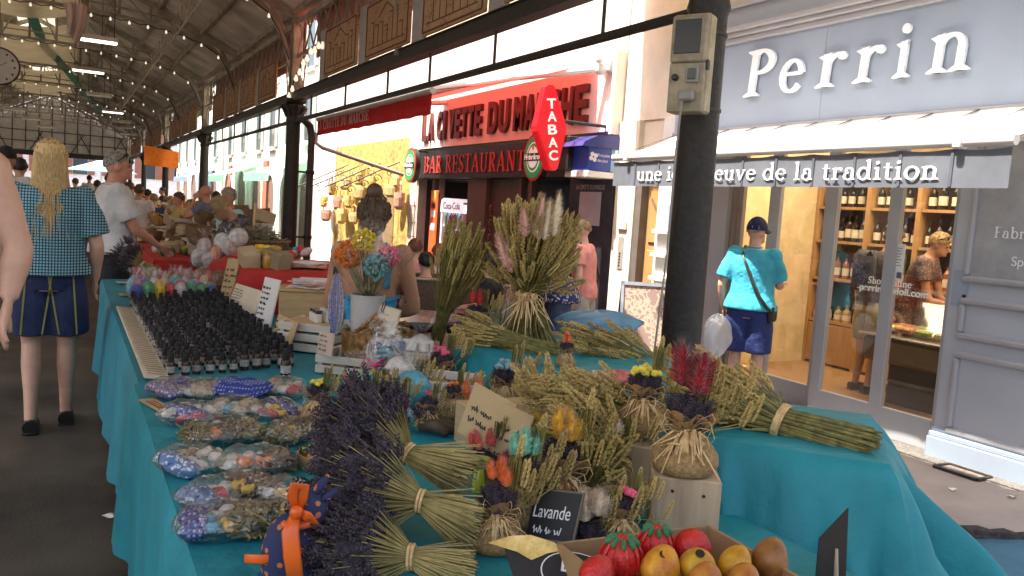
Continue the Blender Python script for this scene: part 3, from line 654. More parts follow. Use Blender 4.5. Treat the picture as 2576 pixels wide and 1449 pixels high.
# panelled pilaster on the right
pil = Yd(2424) - .02
gr_sun = mat('sun_lightened_grey_paint', (.44, .47, .53), rough=.35, var=.06, sc=2, bump=.06, bsc=25)  # shopfront grey made paler: the low sun patch is painted into it
fbox('pilaster', gr_sun, shop, 1.0, pil, .12, 2.37, XF - .06, XF + .1)
for z0, z1, x in ((-.05, .1, .14), (.1, .135, .12), (.135, .16, .09)): fbox('plinth', gr, shop, 1.0, pil + .0, z0, z1, XF - x, XF + .1, b=.006)
def frame(y0, y1, z0, z1, inner=None):
    t_ = .045
    f_ = link('panel_moulding', None, shop, Vector((XF, y0, z0)) - org(shop))
    for off, w_ in ((.085, .018), (.1, .02), (.085, .015)): pass
    mb = MB()
    for (ya_, yb_, za_, zb_) in ((y0, y1, z0, z0 + t_), (y0, y1, z1 - t_, z1), (y0, y0 - t_, z0 + t_, z1 - t_), (y1 + t_, y1, z0 + t_, z1 - t_)):
        mb.box((XF - .075, (ya_ + yb_) / 2, (za_ + zb_) / 2), (.05, abs(ya_ - yb_), abs(za_ - zb_)), b=.014)
    mb.build('moulding_strip', grd, f_)
    if inner: fbox('inner_panel', inner, f_, y0 - t_, y1 + t_, z0 + t_, z1 - t_, XF - .066, XF - .06)
pw = 2.15
frame(pil - .1, pw, 1.22, 2.3, mat('grey_gloss_panel', (.36, .37, .39), rough=.12)); frame(pil - .1, pw, .82, 1.11); frame(pil - .1, pw, .14, .73, gr_sun)
serif('panel_lettering', 'Fabricant', (XF - .07, at(2503, 580, X=XF - .07).y, 1.54), AX, AY, .105, .002, wr, shop)
serif('panel_lettering', 'Spécialité', (XF - .07, at(2546, 648, X=XF - .07).y, 1.36), AX, AY, .085, .002, wr, shop) if False else txt('panel_lettering', 'Spécialités', .09, .002, wr, (XF - .07, at(2546, 648, X=XF - .07).y, 1.36), AX, AY, shop)
fbox('access_flap', gr, shop, pil - .02, pil - .14, 1.05, 1.3, XF - .066, XF - .06); mb = MB(); mb.lathe([(.012, 0), (.012, .01)], 10, (XF - .07, pil - .12, 1.12), Matrix.Rotation(R(-90), 3, 'Y')); mb.build('lock', black, shop)
# interior
wd1 = wood('honey_oak', (.42, .24, .09), (.5, .3, .13), sc=(14, 14, 1.2)); wd2 = wood('floor_oak', (.33, .19, .08), (.4, .24, .11), sc=(12, 1.2, 12))
fl = fbox('shop_floor', wd2, shop, 1.0, 8.0, -.045, .0, XF + .2, 10.5)
fbox('back_wall', mat('ochre_plaster', (.62, .46, .22), rough=.9, var=.2, sc=4, bump=.6, bsc=9), shop, 1.0, 6.9, 0, 2.9, 8.6, 8.7)
fbox('side_wall', mat('yellow_plaster', (.62, .5, .28), rough=.9, var=.2, sc=3, bump=.8, bsc=7), shop, 6.75, 6.85, 0, 2.9, XF + .1, 8.7)
fbox('side_wall', offw, shop, 1.0, 1.1, 0, 2.9, XF + .1, 8.7)
fbox('ceiling', mat('cream_ceiling', (.66, .52, .32), rough=.9), shop, 1.0, 6.9, 2.85, 2.95, XF + .11, 8.7)
ld = bpy.data.lights.new('shop_ceiling_lamp', 'AREA'); ld.energy = 62; ld.color = (1, .78, .5); ld.shape = 'RECTANGLE'; ld.size = 1.6; ld.size_y = 3.4
lp = thing('ceiling_lamp', 'warm ceiling lamp panel lighting the inside of the shop', 'lamp', (7.1, 4.6, 2.8))
mb = MB(); mb.box((7.1, 4.6, 2.83), (1.7, 3.5, .03)); mb.build('housing', white, lp)
lo = bpy.data.objects.new('light', ld); COL.objects.link(lo); lo.parent = lp; lo.location = (0, 0, -.02)
# shelf wall parallel to the street, seen through the glass
XS2 = 7.55
shelf = thing('shelf_wall', 'tall honey oak shelving full of bottles inside the shop', 'shelving', (XS2, 5.2, 0))
bays = [6.74, 6.05, 5.45, 4.8, 4.1, 3.4]
for y in bays: fbox('upright', wd1, shelf, y - .025, y + .025, 0, 2.25, XS2, XS2 + .35)
levels = [.5, .98, 1.4, 1.78, 2.22]
for i in range(len(bays) - 1):
    for z in levels: fbox('shelf', wd1, shelf, bays[i] - .027, bays[i + 1] + .027, z - .015, z + .015, XS2 + .012, XS2 + .35)
    fbox('cabinet_door', wd1, shelf, bays[i] - .03, bays[i + 1] + .03, .03, .47, XS2 + .01, XS2 + .04, b=.004)
    fbox('back_board', mat('dark_back', (.1, .06, .03), rough=.8), shelf, bays[i] - .03, bays[i + 1] + .03, .5, 2.2, XS2 + .34, XS2 + .36)
fbox('header', wd1, shelf, 6.74, 3.4, 2.24, 2.34, XS2 - .01, XS2 + .35)
def bottle_mesh(name, h, r, body, label, capm):
    mb = MB(); mb.lathe([(r, 0), (r, h * .55), (r * .9, h * .62), (r * .36, h * .75), (r * .33, h * .86)], 10, mi=0); mb.lathe([(r * .4, h * .86), (r * .4, h), (0, h)], 8, mi=2); mb.lathe([(r * 1.03, h * .14), (r * 1.03, h * .44)], 10, mi=1)
    return mb.mesh(name, [body, label, capm])
bd = mat('dark_bottle', (.015, .012, .01), rough=.15); lab = mat('cream_label', (.7, .64, .5), rough=.7, orand=.1); rose = mat('rose_bottle', (.32, .1, .05), rough=.15); capk = mat('dark_cap', (.03, .02, .02), rough=.4); jar = mat('dry_goods', (.42, .3, .14), rough=.6, var=.4, sc=40)
BM = [bottle_mesh('wine_bottle', .3, .042, bd, lab, capk), bottle_mesh('wine_bottle', .29, .04, rose, lab, capk), bottle_mesh('jar', .2, .05, jar, lab, mat('gold_cap', (.4, .28, .1), rough=.3, metal=.6))]
lev_lab = {.5: 2, .98: 1, 1.4: 0, 1.78: 0}
cnt = 0
for i in range(len(bays) - 1):
    for z in levels[:-1]:
        y = bays[i] - .09
        while y > bays[i + 1] + .07:
            k = lev_lab[z]
            b_ = link(('wine_bottle', 'wine_bottle', 'jar')[k], BM[k], None, (XS2 + .09 + U(-.015, .02), y, z + .016), (0, 0, U(0, 6)), U(.85, 1.05))
            tag(b_, ['dark wine bottle with cream label on the upper oak shelves', 'rose coloured bottle standing on the middle oak shelf', 'packet of dry goods on the lowest oak shelf'][k], ['bottle', 'bottle', 'jar'][k], ['dark bottles on the shop shelves', 'rose bottles on the shop shelf', 'dry goods on the low shop shelf'][k])
            y -= (.1, .1, .125)[k] * U(.95, 1.25); cnt += 1
# framed picture on the side wall
fr = thing('framed_picture', 'dark framed picture of food on the plaster wall behind the capped man', 'picture', (6.2, 6.7, 1.6))
fbox('frame', black, fr, 6.72, 6.745, 1.38, 1.9, 6.02, 6.38, b=.005); fbox('print', printmat('food_print', (.72, .55, .3), (.6, .12, .03), sc=12, width=.2, amount=.5), fr, 6.712, 6.7195, 1.43, 1.85, 6.07, 6.33)
# deli counter
dc = thing('deli_counter', 'glass fronted deli counter with curved lid inside the shop', 'counter', (6.75, 4.62, 0))
dk = mat('counter_brown', (.12, .085, .05), rough=.35); stl = mat('steel', (.5, .48, .45), rough=.25, metal=.9)
mb = MB(); mb.box((6.75, 4.62, .5), (.8, .8, .22), b=.03); mb.build('counter_body', dk, dc)
mb = MB(); mb.box((6.75, 4.62, .625), (.84, .84, .025), b=.008); mb.build('steel_trim', stl, dc)
mb = MB(); mb.grid(lambda u, v: Vector((6.36 + .05 + .5 * math.sin(v * 1.5), 4.24 + .78 * u, .64 + .42 * (1 - math.cos(v * 1.5)) ** .6)), 6, 10); mb.build('curved_glass', film('counter_glass', fac=.12, bump=0), dc, smooth=True)
for i in range(8):
    mb = MB(); mb.box((6.58 + .2 * (i % 2), 4.34 + .19 * (i // 2), .68), (.17, .16, .06), b=.015); mb.build('food_tray', mat('tray_food_%d' % (i % 3), ((.6, .5, .2), (.45, .2, .08), (.3, .35, .1))[i % 3], rough=.6, var=.5, sc=50), dc)
mb = MB(); mb.box((6.78, 4.62, .2), (.4, .5, .4)); mb.build('pedestal', black, dc)

# ------------------------------------------------------------------ wall and door between the shops
mid = thing('narrow_house', 'narrow cream rendered house front with oak door between the shops', 'house', (XF, 7.3, 0))
yA, yB, yC, yD_ = 6.86, 7.13, 7.53, 7.9
white2 = mat('sunlit_white_render', (.8, .79, .76), rough=.85, var=.05)
fbox('wall', white2, mid, yA, yB, -.05, 2.6, XF - .02, XF + .2); fbox('wall', cream, mid, yC, yD_, -.05, 2.6, XF - .04, XF + .2); fbox('wall', cream, mid, yA, yD_, 2.6, 4.3, XF + .0, XF + .2); fbox('wall', cream, mid, yB, yC, 2.2, 2.6, XF + .02, XF + .2)
fbox('door_frame', mat('taupe_frame', (.14, .12, .11), rough=.5), mid, yC - .1, yC, -.05, 2.2, XF - .02, XF + .12); fbox('door_frame', MATS['taupe_frame'], mid, yB, yC - .1, 2.1, 2.2, XF - .02, XF + .12)
dr = link('door', None, mid, Vector((XF + .08, (yB + yC) / 2, 0)) - org(mid))
oak = wood('oak_door', (.4, .22, .08), (.5, .29, .12), sc=(10, 10, 1.0))
fbox('door_leaf', oak, dr, yB, yC - .1, -.05, 2.1, XF + .08, XF + .12)
for z0, z1 in ((.1, .6), (.68, 1.18), (1.26, 1.95)): fbox('door_panel', oak, dr, yB + .03, yC - .16, z0, z1, XF + .06, XF + .08, b=.012)
mb = MB(); mb.tube([(XF + .055, yB + .05, 1.3), (XF + .055, yB + .09, 1.6), (XF + .055, yB + .2, 1.74)], .012, 6); mb.build('arched_bead', mat('dark_bead', (.12, .06, .03), rough=.5), dr)
for z in (.62, .87, 1.12, 1.37, .38): fbox('ledge', white2, mid, yA - .0, yB - .03, z, z + .045, XF - .1, XF - .02, b=.008)
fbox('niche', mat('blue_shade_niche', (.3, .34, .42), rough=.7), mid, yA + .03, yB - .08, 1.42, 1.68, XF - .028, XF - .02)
ic = thing('intercom', 'pale metal intercom strip on the cream pillar', 'intercom', (XF - .05, 7.7, 1.2))
fbox('plate', mat('brushed_plate', (.55, .53, .5), rough=.35, metal=.5), ic, 7.66, 7.76, .93, 1.3, XF - .05, XF - .04, b=.003); fbox('bell_box', cream, ic, 7.62, 7.78, 1.38, 1.47, XF - .07, XF - .04, b=.008)
mb = MB()
for i in range(5): mb.lathe([(.012, 0), (.012, .006)], 8, (XF - .05, 7.71, .97 + i * .035), Matrix.Rotation(R(-90), 3, 'Y'))
mb.build('buttons', black, ic)
# upper storeys
ups = thing('upper_storeys', 'sunlit cream upper storeys with shutters above the shopfronts', 'building', (XF, 10, 4.3))
creamu = mat('weathered_cream', (.46, .39, .29), rough=.9, var=.2, sc=1.2, bump=.3, bsc=14)
fbox('upper_wall', creamu, ups, -2, 6.9, 3.56, 9, XF + .0, XF + .3); fbox('upper_wall', creamu, ups, 6.9, 21, 4.3, 9, XF + .05, XF + .3)
shut = mat('grey_green_shutter', (.3, .36, .33), rough=.6)
for y in (8.5, 11, 13.5, 16, 18.5):
    wn = link('window', None, ups, Vector((XF, y, 5.2)) - org(ups)); fbox('pane', mat('dark_pane', (.05, .06, .07), rough=.1), wn, y - .45, y + .45, 4.9, 6.4, XF + .02, XF + .06); fbox('sill', offw, wn, y - .55, y + .55, 4.82, 4.9, XF - .06, XF + .05)
    for s_ in (-1, 1): fbox('shutter', shut, wn, y + s_ * .48, y + s_ * .92, 4.9, 6.4, XF, XF + .045)
# ------------------------------------------------------------------ bar with red awning
bar_ = thing('bar_restaurant', 'corner bar front with white letter board, black fascia and dark doorway', 'bar', (XF, 11, 0))
redl = mat('dark_red_letter', (.11, .02, .016), rough=.5, var=.15)
fbox('wall', mat('grey_white_render', (.55, .51, .46), rough=.85, var=.12, sc=2), bar_, 7.92, 14.4, 2.46, 4.3, XF, XF + .2)
fbox('sign_board', mat('white_board', (.82, .77, .7), rough=.6, var=.04), bar_, 8.0, 14.4, 2.5, 3.27, XF - .1, XF - .001)
fbox('end_board', white, bar_, 7.93, 7.99, 2.46, 3.4, XF - .14, XF - .002)
for wd_, xl, xr, yb in (('LA', 1062, 1092, 350), ('CIVETTE', 1099, 1212, 345), ('DU', 1226, 1282, 330), ('MARCHE', 1292, 1482, 300)):
    a, b_ = at(xl, yb, X=XF - .13), at(xr, yb - .2 * (xr - xl), X=XF - .13); n = len(wd_); tot = abs(a.y - b_.y)
    for i, ch in enumerate(wd_):
        cw = tot / n; txt('sign_letter', ch, .62, .05, redl, (XF - .102, a.y - cw * i - cw * .06, 2.64), AX, AY, bar_, bold=.022, wid=cw * (.84 if ch != 'I' else .4))
fbox('black_fascia', black, bar_, 8.9, 14.05, 1.98, 2.45, XF - .12, XF + .1)
reds = mat('red_letter', (.5, .06, .045), rough=.45)
a, b_ = at(1066, 430, X=XF - .13), at(1322, 410, X=XF - .13)
x_ = 0; tw = serif_width('BAR RESTAURANT', .04)
for ch in 'BAR RESTAURANT':
    gw = (GL[ch][0] if ch in GL else .26) + .04
    if ch in GL: serif('fascia_letter', ch, (XF - .122, a.y - abs(a.y - b_.y) * x_ / tw, 2.07), AX, AY, .4, .012, reds, bar_, wid=abs(a.y - b_.y) * gw / tw * .98, gap=.02)
    x_ += gw
# dark room behind
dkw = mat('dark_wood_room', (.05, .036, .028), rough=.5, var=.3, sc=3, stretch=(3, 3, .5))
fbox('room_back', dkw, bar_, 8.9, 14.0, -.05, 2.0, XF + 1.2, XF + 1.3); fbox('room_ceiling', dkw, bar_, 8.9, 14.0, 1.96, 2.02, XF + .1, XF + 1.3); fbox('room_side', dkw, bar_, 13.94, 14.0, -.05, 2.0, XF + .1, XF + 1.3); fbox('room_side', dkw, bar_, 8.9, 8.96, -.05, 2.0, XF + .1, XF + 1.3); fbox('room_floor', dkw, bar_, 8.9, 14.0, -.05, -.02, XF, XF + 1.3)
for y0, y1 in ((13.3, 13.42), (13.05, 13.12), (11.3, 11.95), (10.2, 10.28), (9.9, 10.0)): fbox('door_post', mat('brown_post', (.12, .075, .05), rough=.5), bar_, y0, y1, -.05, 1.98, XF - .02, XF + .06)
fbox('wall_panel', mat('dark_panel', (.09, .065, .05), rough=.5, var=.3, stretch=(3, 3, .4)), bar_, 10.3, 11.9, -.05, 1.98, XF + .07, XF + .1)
for i in range(9):
    po_ = thing('small_poster', ('upper left', 'upper middle', 'upper right', 'middle left', 'middle centre', 'middle right', 'lower left', 'lower middle', 'lower right')[i] + ' small reddish poster on the dark bar wall', 'poster', (XF + .06, 11.7 - .2 * (i % 3), 1.5 - .22 * (i // 3)), 0, 'small posters on the dark bar wall')
    mb = MB(); mb.box((0, 0, 0), (.012, .15, .18)); mb.build('sheet', printmat('poster_print_%d' % (i % 2), ((.35, .2, .17), (.3, .22, .2))[i % 2], (.12, .03, .03), sc=30, width=.15), po_, world=False)
fbox('pillar', mat('pinkish_pillar', (.5, .42, .36), rough=.7), bar_, 13.95, 14.4, -.05, 2.5, XF - .06, XF + .1)
for i, z in enumerate((.95, 1.2, 1.5)): fbox('menu_sheet', mat('menu_paper', (.55, .52, .48), rough=.8, var=.2, sc=40), bar_, 14.0, 14.3, z, z + .2, XF - .068, XF - .062)
# vending strip and drinks fridge
ot = thing('orange_banner', 'tall orange lettered banner beside the drinks fridge', 'banner', (XF - .02, 13.2, 0))
fbox('panel', mat('orange_red', (.75, .12, .03), rough=.5, var=.2, sc=4), ot, 13.06, 13.36, .2, 1.78, XF - .06, XF - .03, b=.01)
for i, z in enumerate((1.1, 1.32)): fbox('print', mat('white_print2', (.75, .7, .65), rough=.7), ot, 13.12, 13.3, z, z + .12, XF - .064, XF - .061)
fbox('print', black, ot, 13.12, 13.3, 1.48, 1.56, XF - .064, XF - .061)
mb = MB(); mb.lathe([(.09, 0), (.09, .004)], 16, (XF - .06, 13.21, 1.68), Matrix.Rotation(R(-90), 3, 'Y')); mb.build('roundel', mat('yellow_print', (.8, .55, .1), rough=.6), ot)
fg = thing('drinks_fridge', 'white drinks fridge with rounded top and lit shelves in the bar doorway', 'fridge', (XF, 12.45, 0))
y0, y1 = 12.02, 12.92
fw_ = mat('fridge_white', (.78, .78, .82), rough=.3)
fbox('side', fw_, fg, y0, y0 + .06, 0, 1.6, XF - .04, XF + .4); fbox('side', fw_, fg, y1 - .06, y1, 0, 1.6, XF - .04, XF + .4)
mb = MB(); mb.prism([(-y1, 1.42), (-y0, 1.42), (-y0, 1.56)] + [(-(y0 + .12 - .12 * math.sin(a * .3)), 1.56 + .1 * (1 - math.cos(a * .314 + .0))) for a in range(1, 5)] + [(-y1 + .12, 1.66), (-y1 + .03, 1.63), (-y1, 1.56)], (XF - .05, 0, 0), (0, -1, 0), (0, 0, 1), (.4, 0, 0)); mb.build('header', mat('fridge_header', (.8, .8, .85), emis=.25), fg)
txt('header_script', 'Coca-Cola', .16, .004, mat('dark_red_script', (.25, .03, .05), rough=.5), (XF - .054, y1 - .12, 1.48), AX, AY, fg, wid=.66)
for z in (.2, .55, .88, 1.18): fbox('shelf', fw_, fg, y0 + .06, y1 - .06, z, z + .02, XF - .02, XF + .36)
fbox('interior', mat('fridge_inside', (.6, .65, .75), emis=.35), fg, y0 + .06, y1 - .06, .1, 1.42, XF + .36, XF + .4)
can_c = [(.6, .05, .05), (.05, .1, .4), (.7, .7, .7), (.1, .35, .12), (.08, .04, .03)]
cm = []
for i, cc in enumerate(can_c):
    mb = MB(); mb.lathe([(.03, 0), (.034, .01), (.034, .16), (.015, .2), (.012, .24), (0, .245)], 8); cm.append(mb.mesh('drink_bottle', mat('drink_%d' % i, cc, rough=.25)))
for r_, z in enumerate((.22, .57, .9, 1.2)):
    for j in range(9):
        b_ = link('drink_bottle', cm[(0, 4, 0, j % 5)[r_]], None, (XF + .02, y0 + .13 + j * .08, z), None, .95)
        tag(b_, 'drink bottle on the %s shelf of the bar fridge' % ('lowest', 'second lowest', 'second highest', 'top')[r_], 'bottle', 'drink bottles in the bar fridge')
# black side panel with pale poster
fbox('side_panel', mat('blue_black_panel', (.035, .034, .045), rough=.25, var=.3), bar_, 7.92, 8.88, -.05, 2.0, XF - .05, XF + .1)
txt('panel_lettering', 'LA CIVETTE DU MARCHE', .08, .002, mat('dim_white', (.4, .4, .42)), (XF - .052, 8.72, 1.83), AX, AY, bar_, wid=.62)
pp_ = thing('pale_poster', 'pale square poster on the blue black bar panel', 'poster', (XF - .055, 8.4, 1.5)); fbox('sheet', mat('pale_lilac_paper', (.52, .47, .52), rough=.7, var=.1), pp_, 8.16, 8.62, 1.4, 1.8, XF - .058, XF - .052)
# red awning
ra = thing('red_awning', 'red canvas awning with lettered valance reaching over the street', 'awning', (3.4, 10.6, 2.8))
redc = mat('red_canvas', (.74, .12, .1), rough=.7, var=.08, trans=.3)
xf_, za, zb_ = 3.42, 2.74, 3.36
ya, yb = 8.35, 12.95
for i in range(6):
    u0, u1 = i / 6, (i + 1) / 6
    mb = MB(); mb.grid(lambda u, v: Vector((xf_ + (XF - .05 - xf_) * v, ya + (yb - ya) * (u0 + (u1 - u0) * u), za + (zb_ - za) * v - .05 * math.sin(math.pi * v))), 2, 10); mb.build('canvas_strip', redc, ra, smooth=True)
mb = MB(); mb.grid(lambda u, v: Vector((xf_ - .01 + .006 * math.sin(u * 50), ya + (yb - ya) * u, za - .03 - .23 * v - .004 * math.sin(u * 60) * v)), 60, 4); mb.build('valance', mat('red_valance', (.4, .016, .02), rough=.7, trans=.3), ra, smooth=True)
mb = MB(); mb.tube([(xf_, ya, za - .01), (xf_, yb, za - .01)], .035, 10); mb.build('front_bar', mat('greyed_white', (.55, .52, .48), rough=.5), ra)
a, b_ = at(797, 350, X=xf_ - .03), at(928, 300, X=xf_ - .03)
serif('valance_lettering', 'LA CIVETTE DU MARCHÉ', (xf_ - .03, a.y, 2.55), AX, AY, .19, .003, mat('greyed_print', (.5, .4, .38), rough=.7), ra, wid=abs(a.y - b_.y), gap=.05)
mb = MB(); e_ = Vector((4.55, 8.75, 3.06))
mb.tube([(xf_ + .05, 8.5, 2.76), e_], .035, 8); mb.tube([e_, (XF - .12, 8.12, 3.22)], .042, 8); mb.build('folding_arm', white, ra, smooth=True, ang=40)
mb = MB(); e2 = Vector((4.55, 12.4, 3.06)); mb.tube([(xf_ + .05, 12.7, 2.76), e2], .035, 8); mb.tube([e2, (XF - .12, 12.8, 3.22)], .042, 8); mb.build('folding_arm', white, ra)
mb = MB(); mb.box((XF - .1, 8.08, 3.26), (.12, .12, .18), b=.02); mb.sph((XF - .2, 8.14, 3.2), .07); mb.sph((XF - .14, 8.2, 3.32), .06); mb.sph((XF - .26, 8.1, 3.3), .05); mb.build('wall_bracket', white, ra, smooth=True, ang=40)
# tobacco sign (projects from the wall, faces along the street)
pt = at(1388, 322, Y=8.05); tb = thing('tobacco_sign', 'long red lozenge sign reading TABAC in white letters', 'sign', pt)
redg = mat('red_gloss', (.72, .012, .02), rough=.25, var=.05, emis=.12)
poly = [(-.055, .45), (-.02, .47), (.03, .47), (.062, .44), (.19, .03), (.19, -.03), (.062, -.44), (.03, -.47), (-.02, -.47), (-.055, -.45), (-.19, -.03), (-.19, .03)][::-1]
tl = Matrix.Rotation(R(-7), 3, 'Y'); ax_, az_ = tl @ Vector((1, 0, 0)), tl @ Vector((0, 0, 1))
mb = MB(); mb.prism(poly, pt, ax_, az_, (0, .12, 0)); mb.prism([(x * .93, y * .96) for x, y in poly], pt + Vector((0, -.012, 0)), ax_, az_, (0, .02, 0)); mb.build('light_box', redg, tb)
for i, ch in enumerate('TABAC'):
    wl = .115; txt('letter', ch, .15, .006, mat('white_letter2', (.85, .82, .78), emis=.15), pt + az_ * (.215 - i * .142) - ax_ * (wl / 2) + Vector((0, -.014, 0)), ax_, az_, tb, bold=.003, wid=wl)
mb = MB(); mb.tube([pt + az_ * .1 + Vector((.1, .06, 0)), Vector((XF, pt.y + .06, pt.z + .1))], .02, 6); mb.build('bracket', iron, tb)
# round beer signs
def beer(px, py, X, rad, lab):
    p_ = at(px, py, X=X); t_ = thing('beer_sign', lab, 'sign', p_, 0, 'oval beer signs on the bar')
    rt = Matrix.Rotation(R(-90), 3, 'Y'); rt = Matrix((( 0, 0, -1), (-1, 0, 0), (0, 1, 0)))   # local x -> -Y, y -> Z, z -> -X
    def disc(n_, r, z0, z1, m_, sx=1., sy=1.1): mb = MB(); mb.lathe([(r, z0), (r, z1)], 36, p_, rt, sx=sx, sy=sy); mb.build(n_, m_, t_)
    disc('case', rad, -.06, .02, black); disc('red_rim', rad * .99, .02, .028, mat('red_rim', (.55, .03, .02), rough=.3)); disc('green_ring', rad * .88, .03, .034, mat('beer_green', (.03, .3, .1), rough=.4, emis=.08))
    disc('white_oval', rad * .66, .036, .04, mat('beer_white', (.8, .78, .7), rough=.4, emis=.12), sx=.95, sy=1.05); disc('green_oval', rad * .6, .041, .043, MATS['beer_green'], sx=.9, sy=1.05); disc('pale_centre', rad * .5, .0435, .046, MATS['beer_white'], sx=.9, sy=1.0)
    mb = MB(); mb.box(p_ + rt @ Vector((0, 0, .05)), (.008, rad * 1.56, rad * .36)); mb.build('black_band', black, t_)
    txt('band_lettering', 'Heineken', rad * .36, .003, MATS['beer_white'], p_ + rt @ Vector((-rad * .7, -rad * .11, .056)), AX, AY, t_, bold=.003, wid=rad * 1.4)
    star = [(rad * (.13 if i % 2 == 0 else .055) * math.sin(i * math.pi / 5), rad * .42 + rad * (.13 if i % 2 == 0 else .055) * math.cos(i * math.pi / 5)) for i in range(10)][::-1]
    mb = MB(); mb.prism(star, p_ + rt @ Vector((0, 0, .047)), AX, AY, (-.003, 0, 0)); mb.build('red_star', redg, t_)
    mb = MB(); mb.tube([p_ + Vector((.05, 0, rad * .95)), Vector((XF - .1, p_.y, p_.z + rad * .95))], .02, 6); mb.build('bracket', black, t_)
beer(1348, 396, 5.15, .27, 'round green beer sign beside the red TABAC lozenge'); beer(1035, 416, 5.2, .27, 'round green beer sign at the far end of the black fascia')
# dark speaker like box and lottery box
fbox('dark_box', black, bar_, 8.25, 8.6, 2.02, 2.42, XF - .5, XF - .13, b=.01)
lt_ = thing('lottery_box', 'small blue lottery sign box with clover and little roof', 'sign', (XF - .2, 8.05, 2.1))
blu = mat('lottery_blue', (.02, .045, .25), rough=.3, emis=.05)
yk = 7.95
fbox('case', blu, lt_, yk - .02, yk + .42, 2.02, 2.3, XF - .42, XF - .06, b=.01)
mb = MB(); mb.prism([(-.06, 0), (.5, 0), (.47, .05), (.3, .13), (-.06, .15)], (XF - .04, yk - .06, 2.29), (-1, 0, 0), (0, 0, 1), (0, .52, 0)); mb.build('roof', mat('lottery_blue_roof', (.04, .05, .22), rough=.3), lt_)
fbox('base', white, lt_, yk - .04, yk + .44, 1.95, 2.02, XF - .44, XF - .05, b=.006)
cl = mat('clover_white', (.8, .75, .78), rough=.5)
for k_ in range(4): a_ = k_ * math.pi / 2 + .5; mb = MB(); mb.lathe([(.026, 0), (.026, .004)], 10, Vector((XF - .36 + .035 * math.cos(a_) , yk - .024, 2.18 + .035 * math.sin(a_))), Matrix.Rotation(R(90), 3, 'X')); mb.build('clover_leaf', cl, lt_)
txt('lettering', 'Française', .05, .002, cl, (XF - .3, yk - .023, 2.19), (1, 0, 0), (0, 0, 1), lt_, wid=.16); txt('lettering', 'des jeux', .05, .002, cl, (XF - .3, yk - .023, 2.13), (1, 0, 0), (0, 0, 1), lt_, wid=.14)
fbox('side_strip', mat('light_blue', (.3, .5, .75)), lt_, yk - .024, yk - .021, 2.03, 2.29, XF - .115, XF - .07)

# ------------------------------------------------------------------ straw goods shop
ys_ = thing('straw_shop', 'yellow plastered shopfront hung with straw bags', 'shop', (XF, 17, 0))
yel = mat('yellow_plaster_wall', (.46, .31, .085), rough=.9, var=.3, sc=3, bump=.9, bsc=9, bdist=.03)
fbox('wall', yel, ys_, 14.42, 19.4, -.05, 2.75, XF, XF + .2); fbox('white_pier', white, ys_, 19.4, 21.0, -.05, 4.3, XF - .02, XF + .2); fbox('upper_wall', MATS['grey_white_render'], ys_, 14.42, 19.4, 2.75, 4.3, XF, XF + .2)
fbox('door_recess', mat('shop_dark', (.25, .16, .07), rough=.8), ys_, 15.3, 16.6, -.05, 1.7, XF - .012, XF - .004)
mb = MB()
for k_ in range(4):
    yy = 15 + k_ * 1.1; s = 1
    mb.tube([(XF - .05, yy, 2.3), (XF - .4, yy + .1, 2.12), (XF - .8, yy + .2, 1.9), (XF - 1.1, yy + .25, 1.75)], .014, 5)
    for j in range(4):
        cx, cz = XF - .2 - j * .25, 2.2 - j * .12
        mb.tube([(cx + .09 * (1 - t / 14) * math.cos(t * .6), yy + .1, cz - .12 + .09 * (1 - t / 14) * math.sin(t * .6)) for t in range(14)], .008, 4)
mb.build('scroll_bracket', iron, ys_)
ba = thing('grey_tube_arm', 'grey bent tube arm of a folded awning beside the straw shop', 'awning arm', (3.9, 13, 2.2))
p0, p1 = at(795, 360, X=3.75), at(1015, 440, X=5.3); mb = MB(); mb.tube([p0 + Vector((0, 0, .18)), p0, p0 + (p1 - p0) * .07 - Vector((0, 0, .04)), p1], .035, 8); mb.build('tube', mat('grey_tube', (.3, .27, .25), rough=.5), ba, smooth=True, ang=60)
strawc = [mat('straw_bag_%d' % i, c_, rough=.85, var=.25, sc=30, bump=.6, bsc=120) for i, c_ in enumerate(((.62, .42, .13), (.55, .4, .18), (.5, .27, .2), (.66, .5, .22)))]
bg_ = MB(); bg_.lathe([(.1, 0), (.16, .05), (.19, .18), (.185, .26), (.175, .255), (.17, .18), (.0, .06)], 14, sy=.45)
bg_.tube([(-.11, 0, .25), (-.1, 0, .38), (0, 0, .44), (.1, 0, .38), (.11, 0, .25)], .012, 5)
bms = [bg_.mesh('straw_bag', s_) for s_ in strawc]
sp = [(815, 500), (835, 470), (850, 505), (870, 455), (880, 500), (905, 480), (820, 535), (860, 540), (905, 445), (985, 470), (1005, 500), (1000, 445), (930, 455), (890, 540)]
for i, (px, py) in enumerate(sp):
    p_ = at(px, py, X=XF - .25); b_ = link('straw_bag', bms[i % 4], None, (p_.x, p_.y, p_.z - .2), (0, 0, R(90) + U(-.4, .4)), U(.9, 1.3))
    tag(b_, 'straw bag hanging in the cluster on the yellow shop wall', 'bag', 'straw bags on the yellow wall')

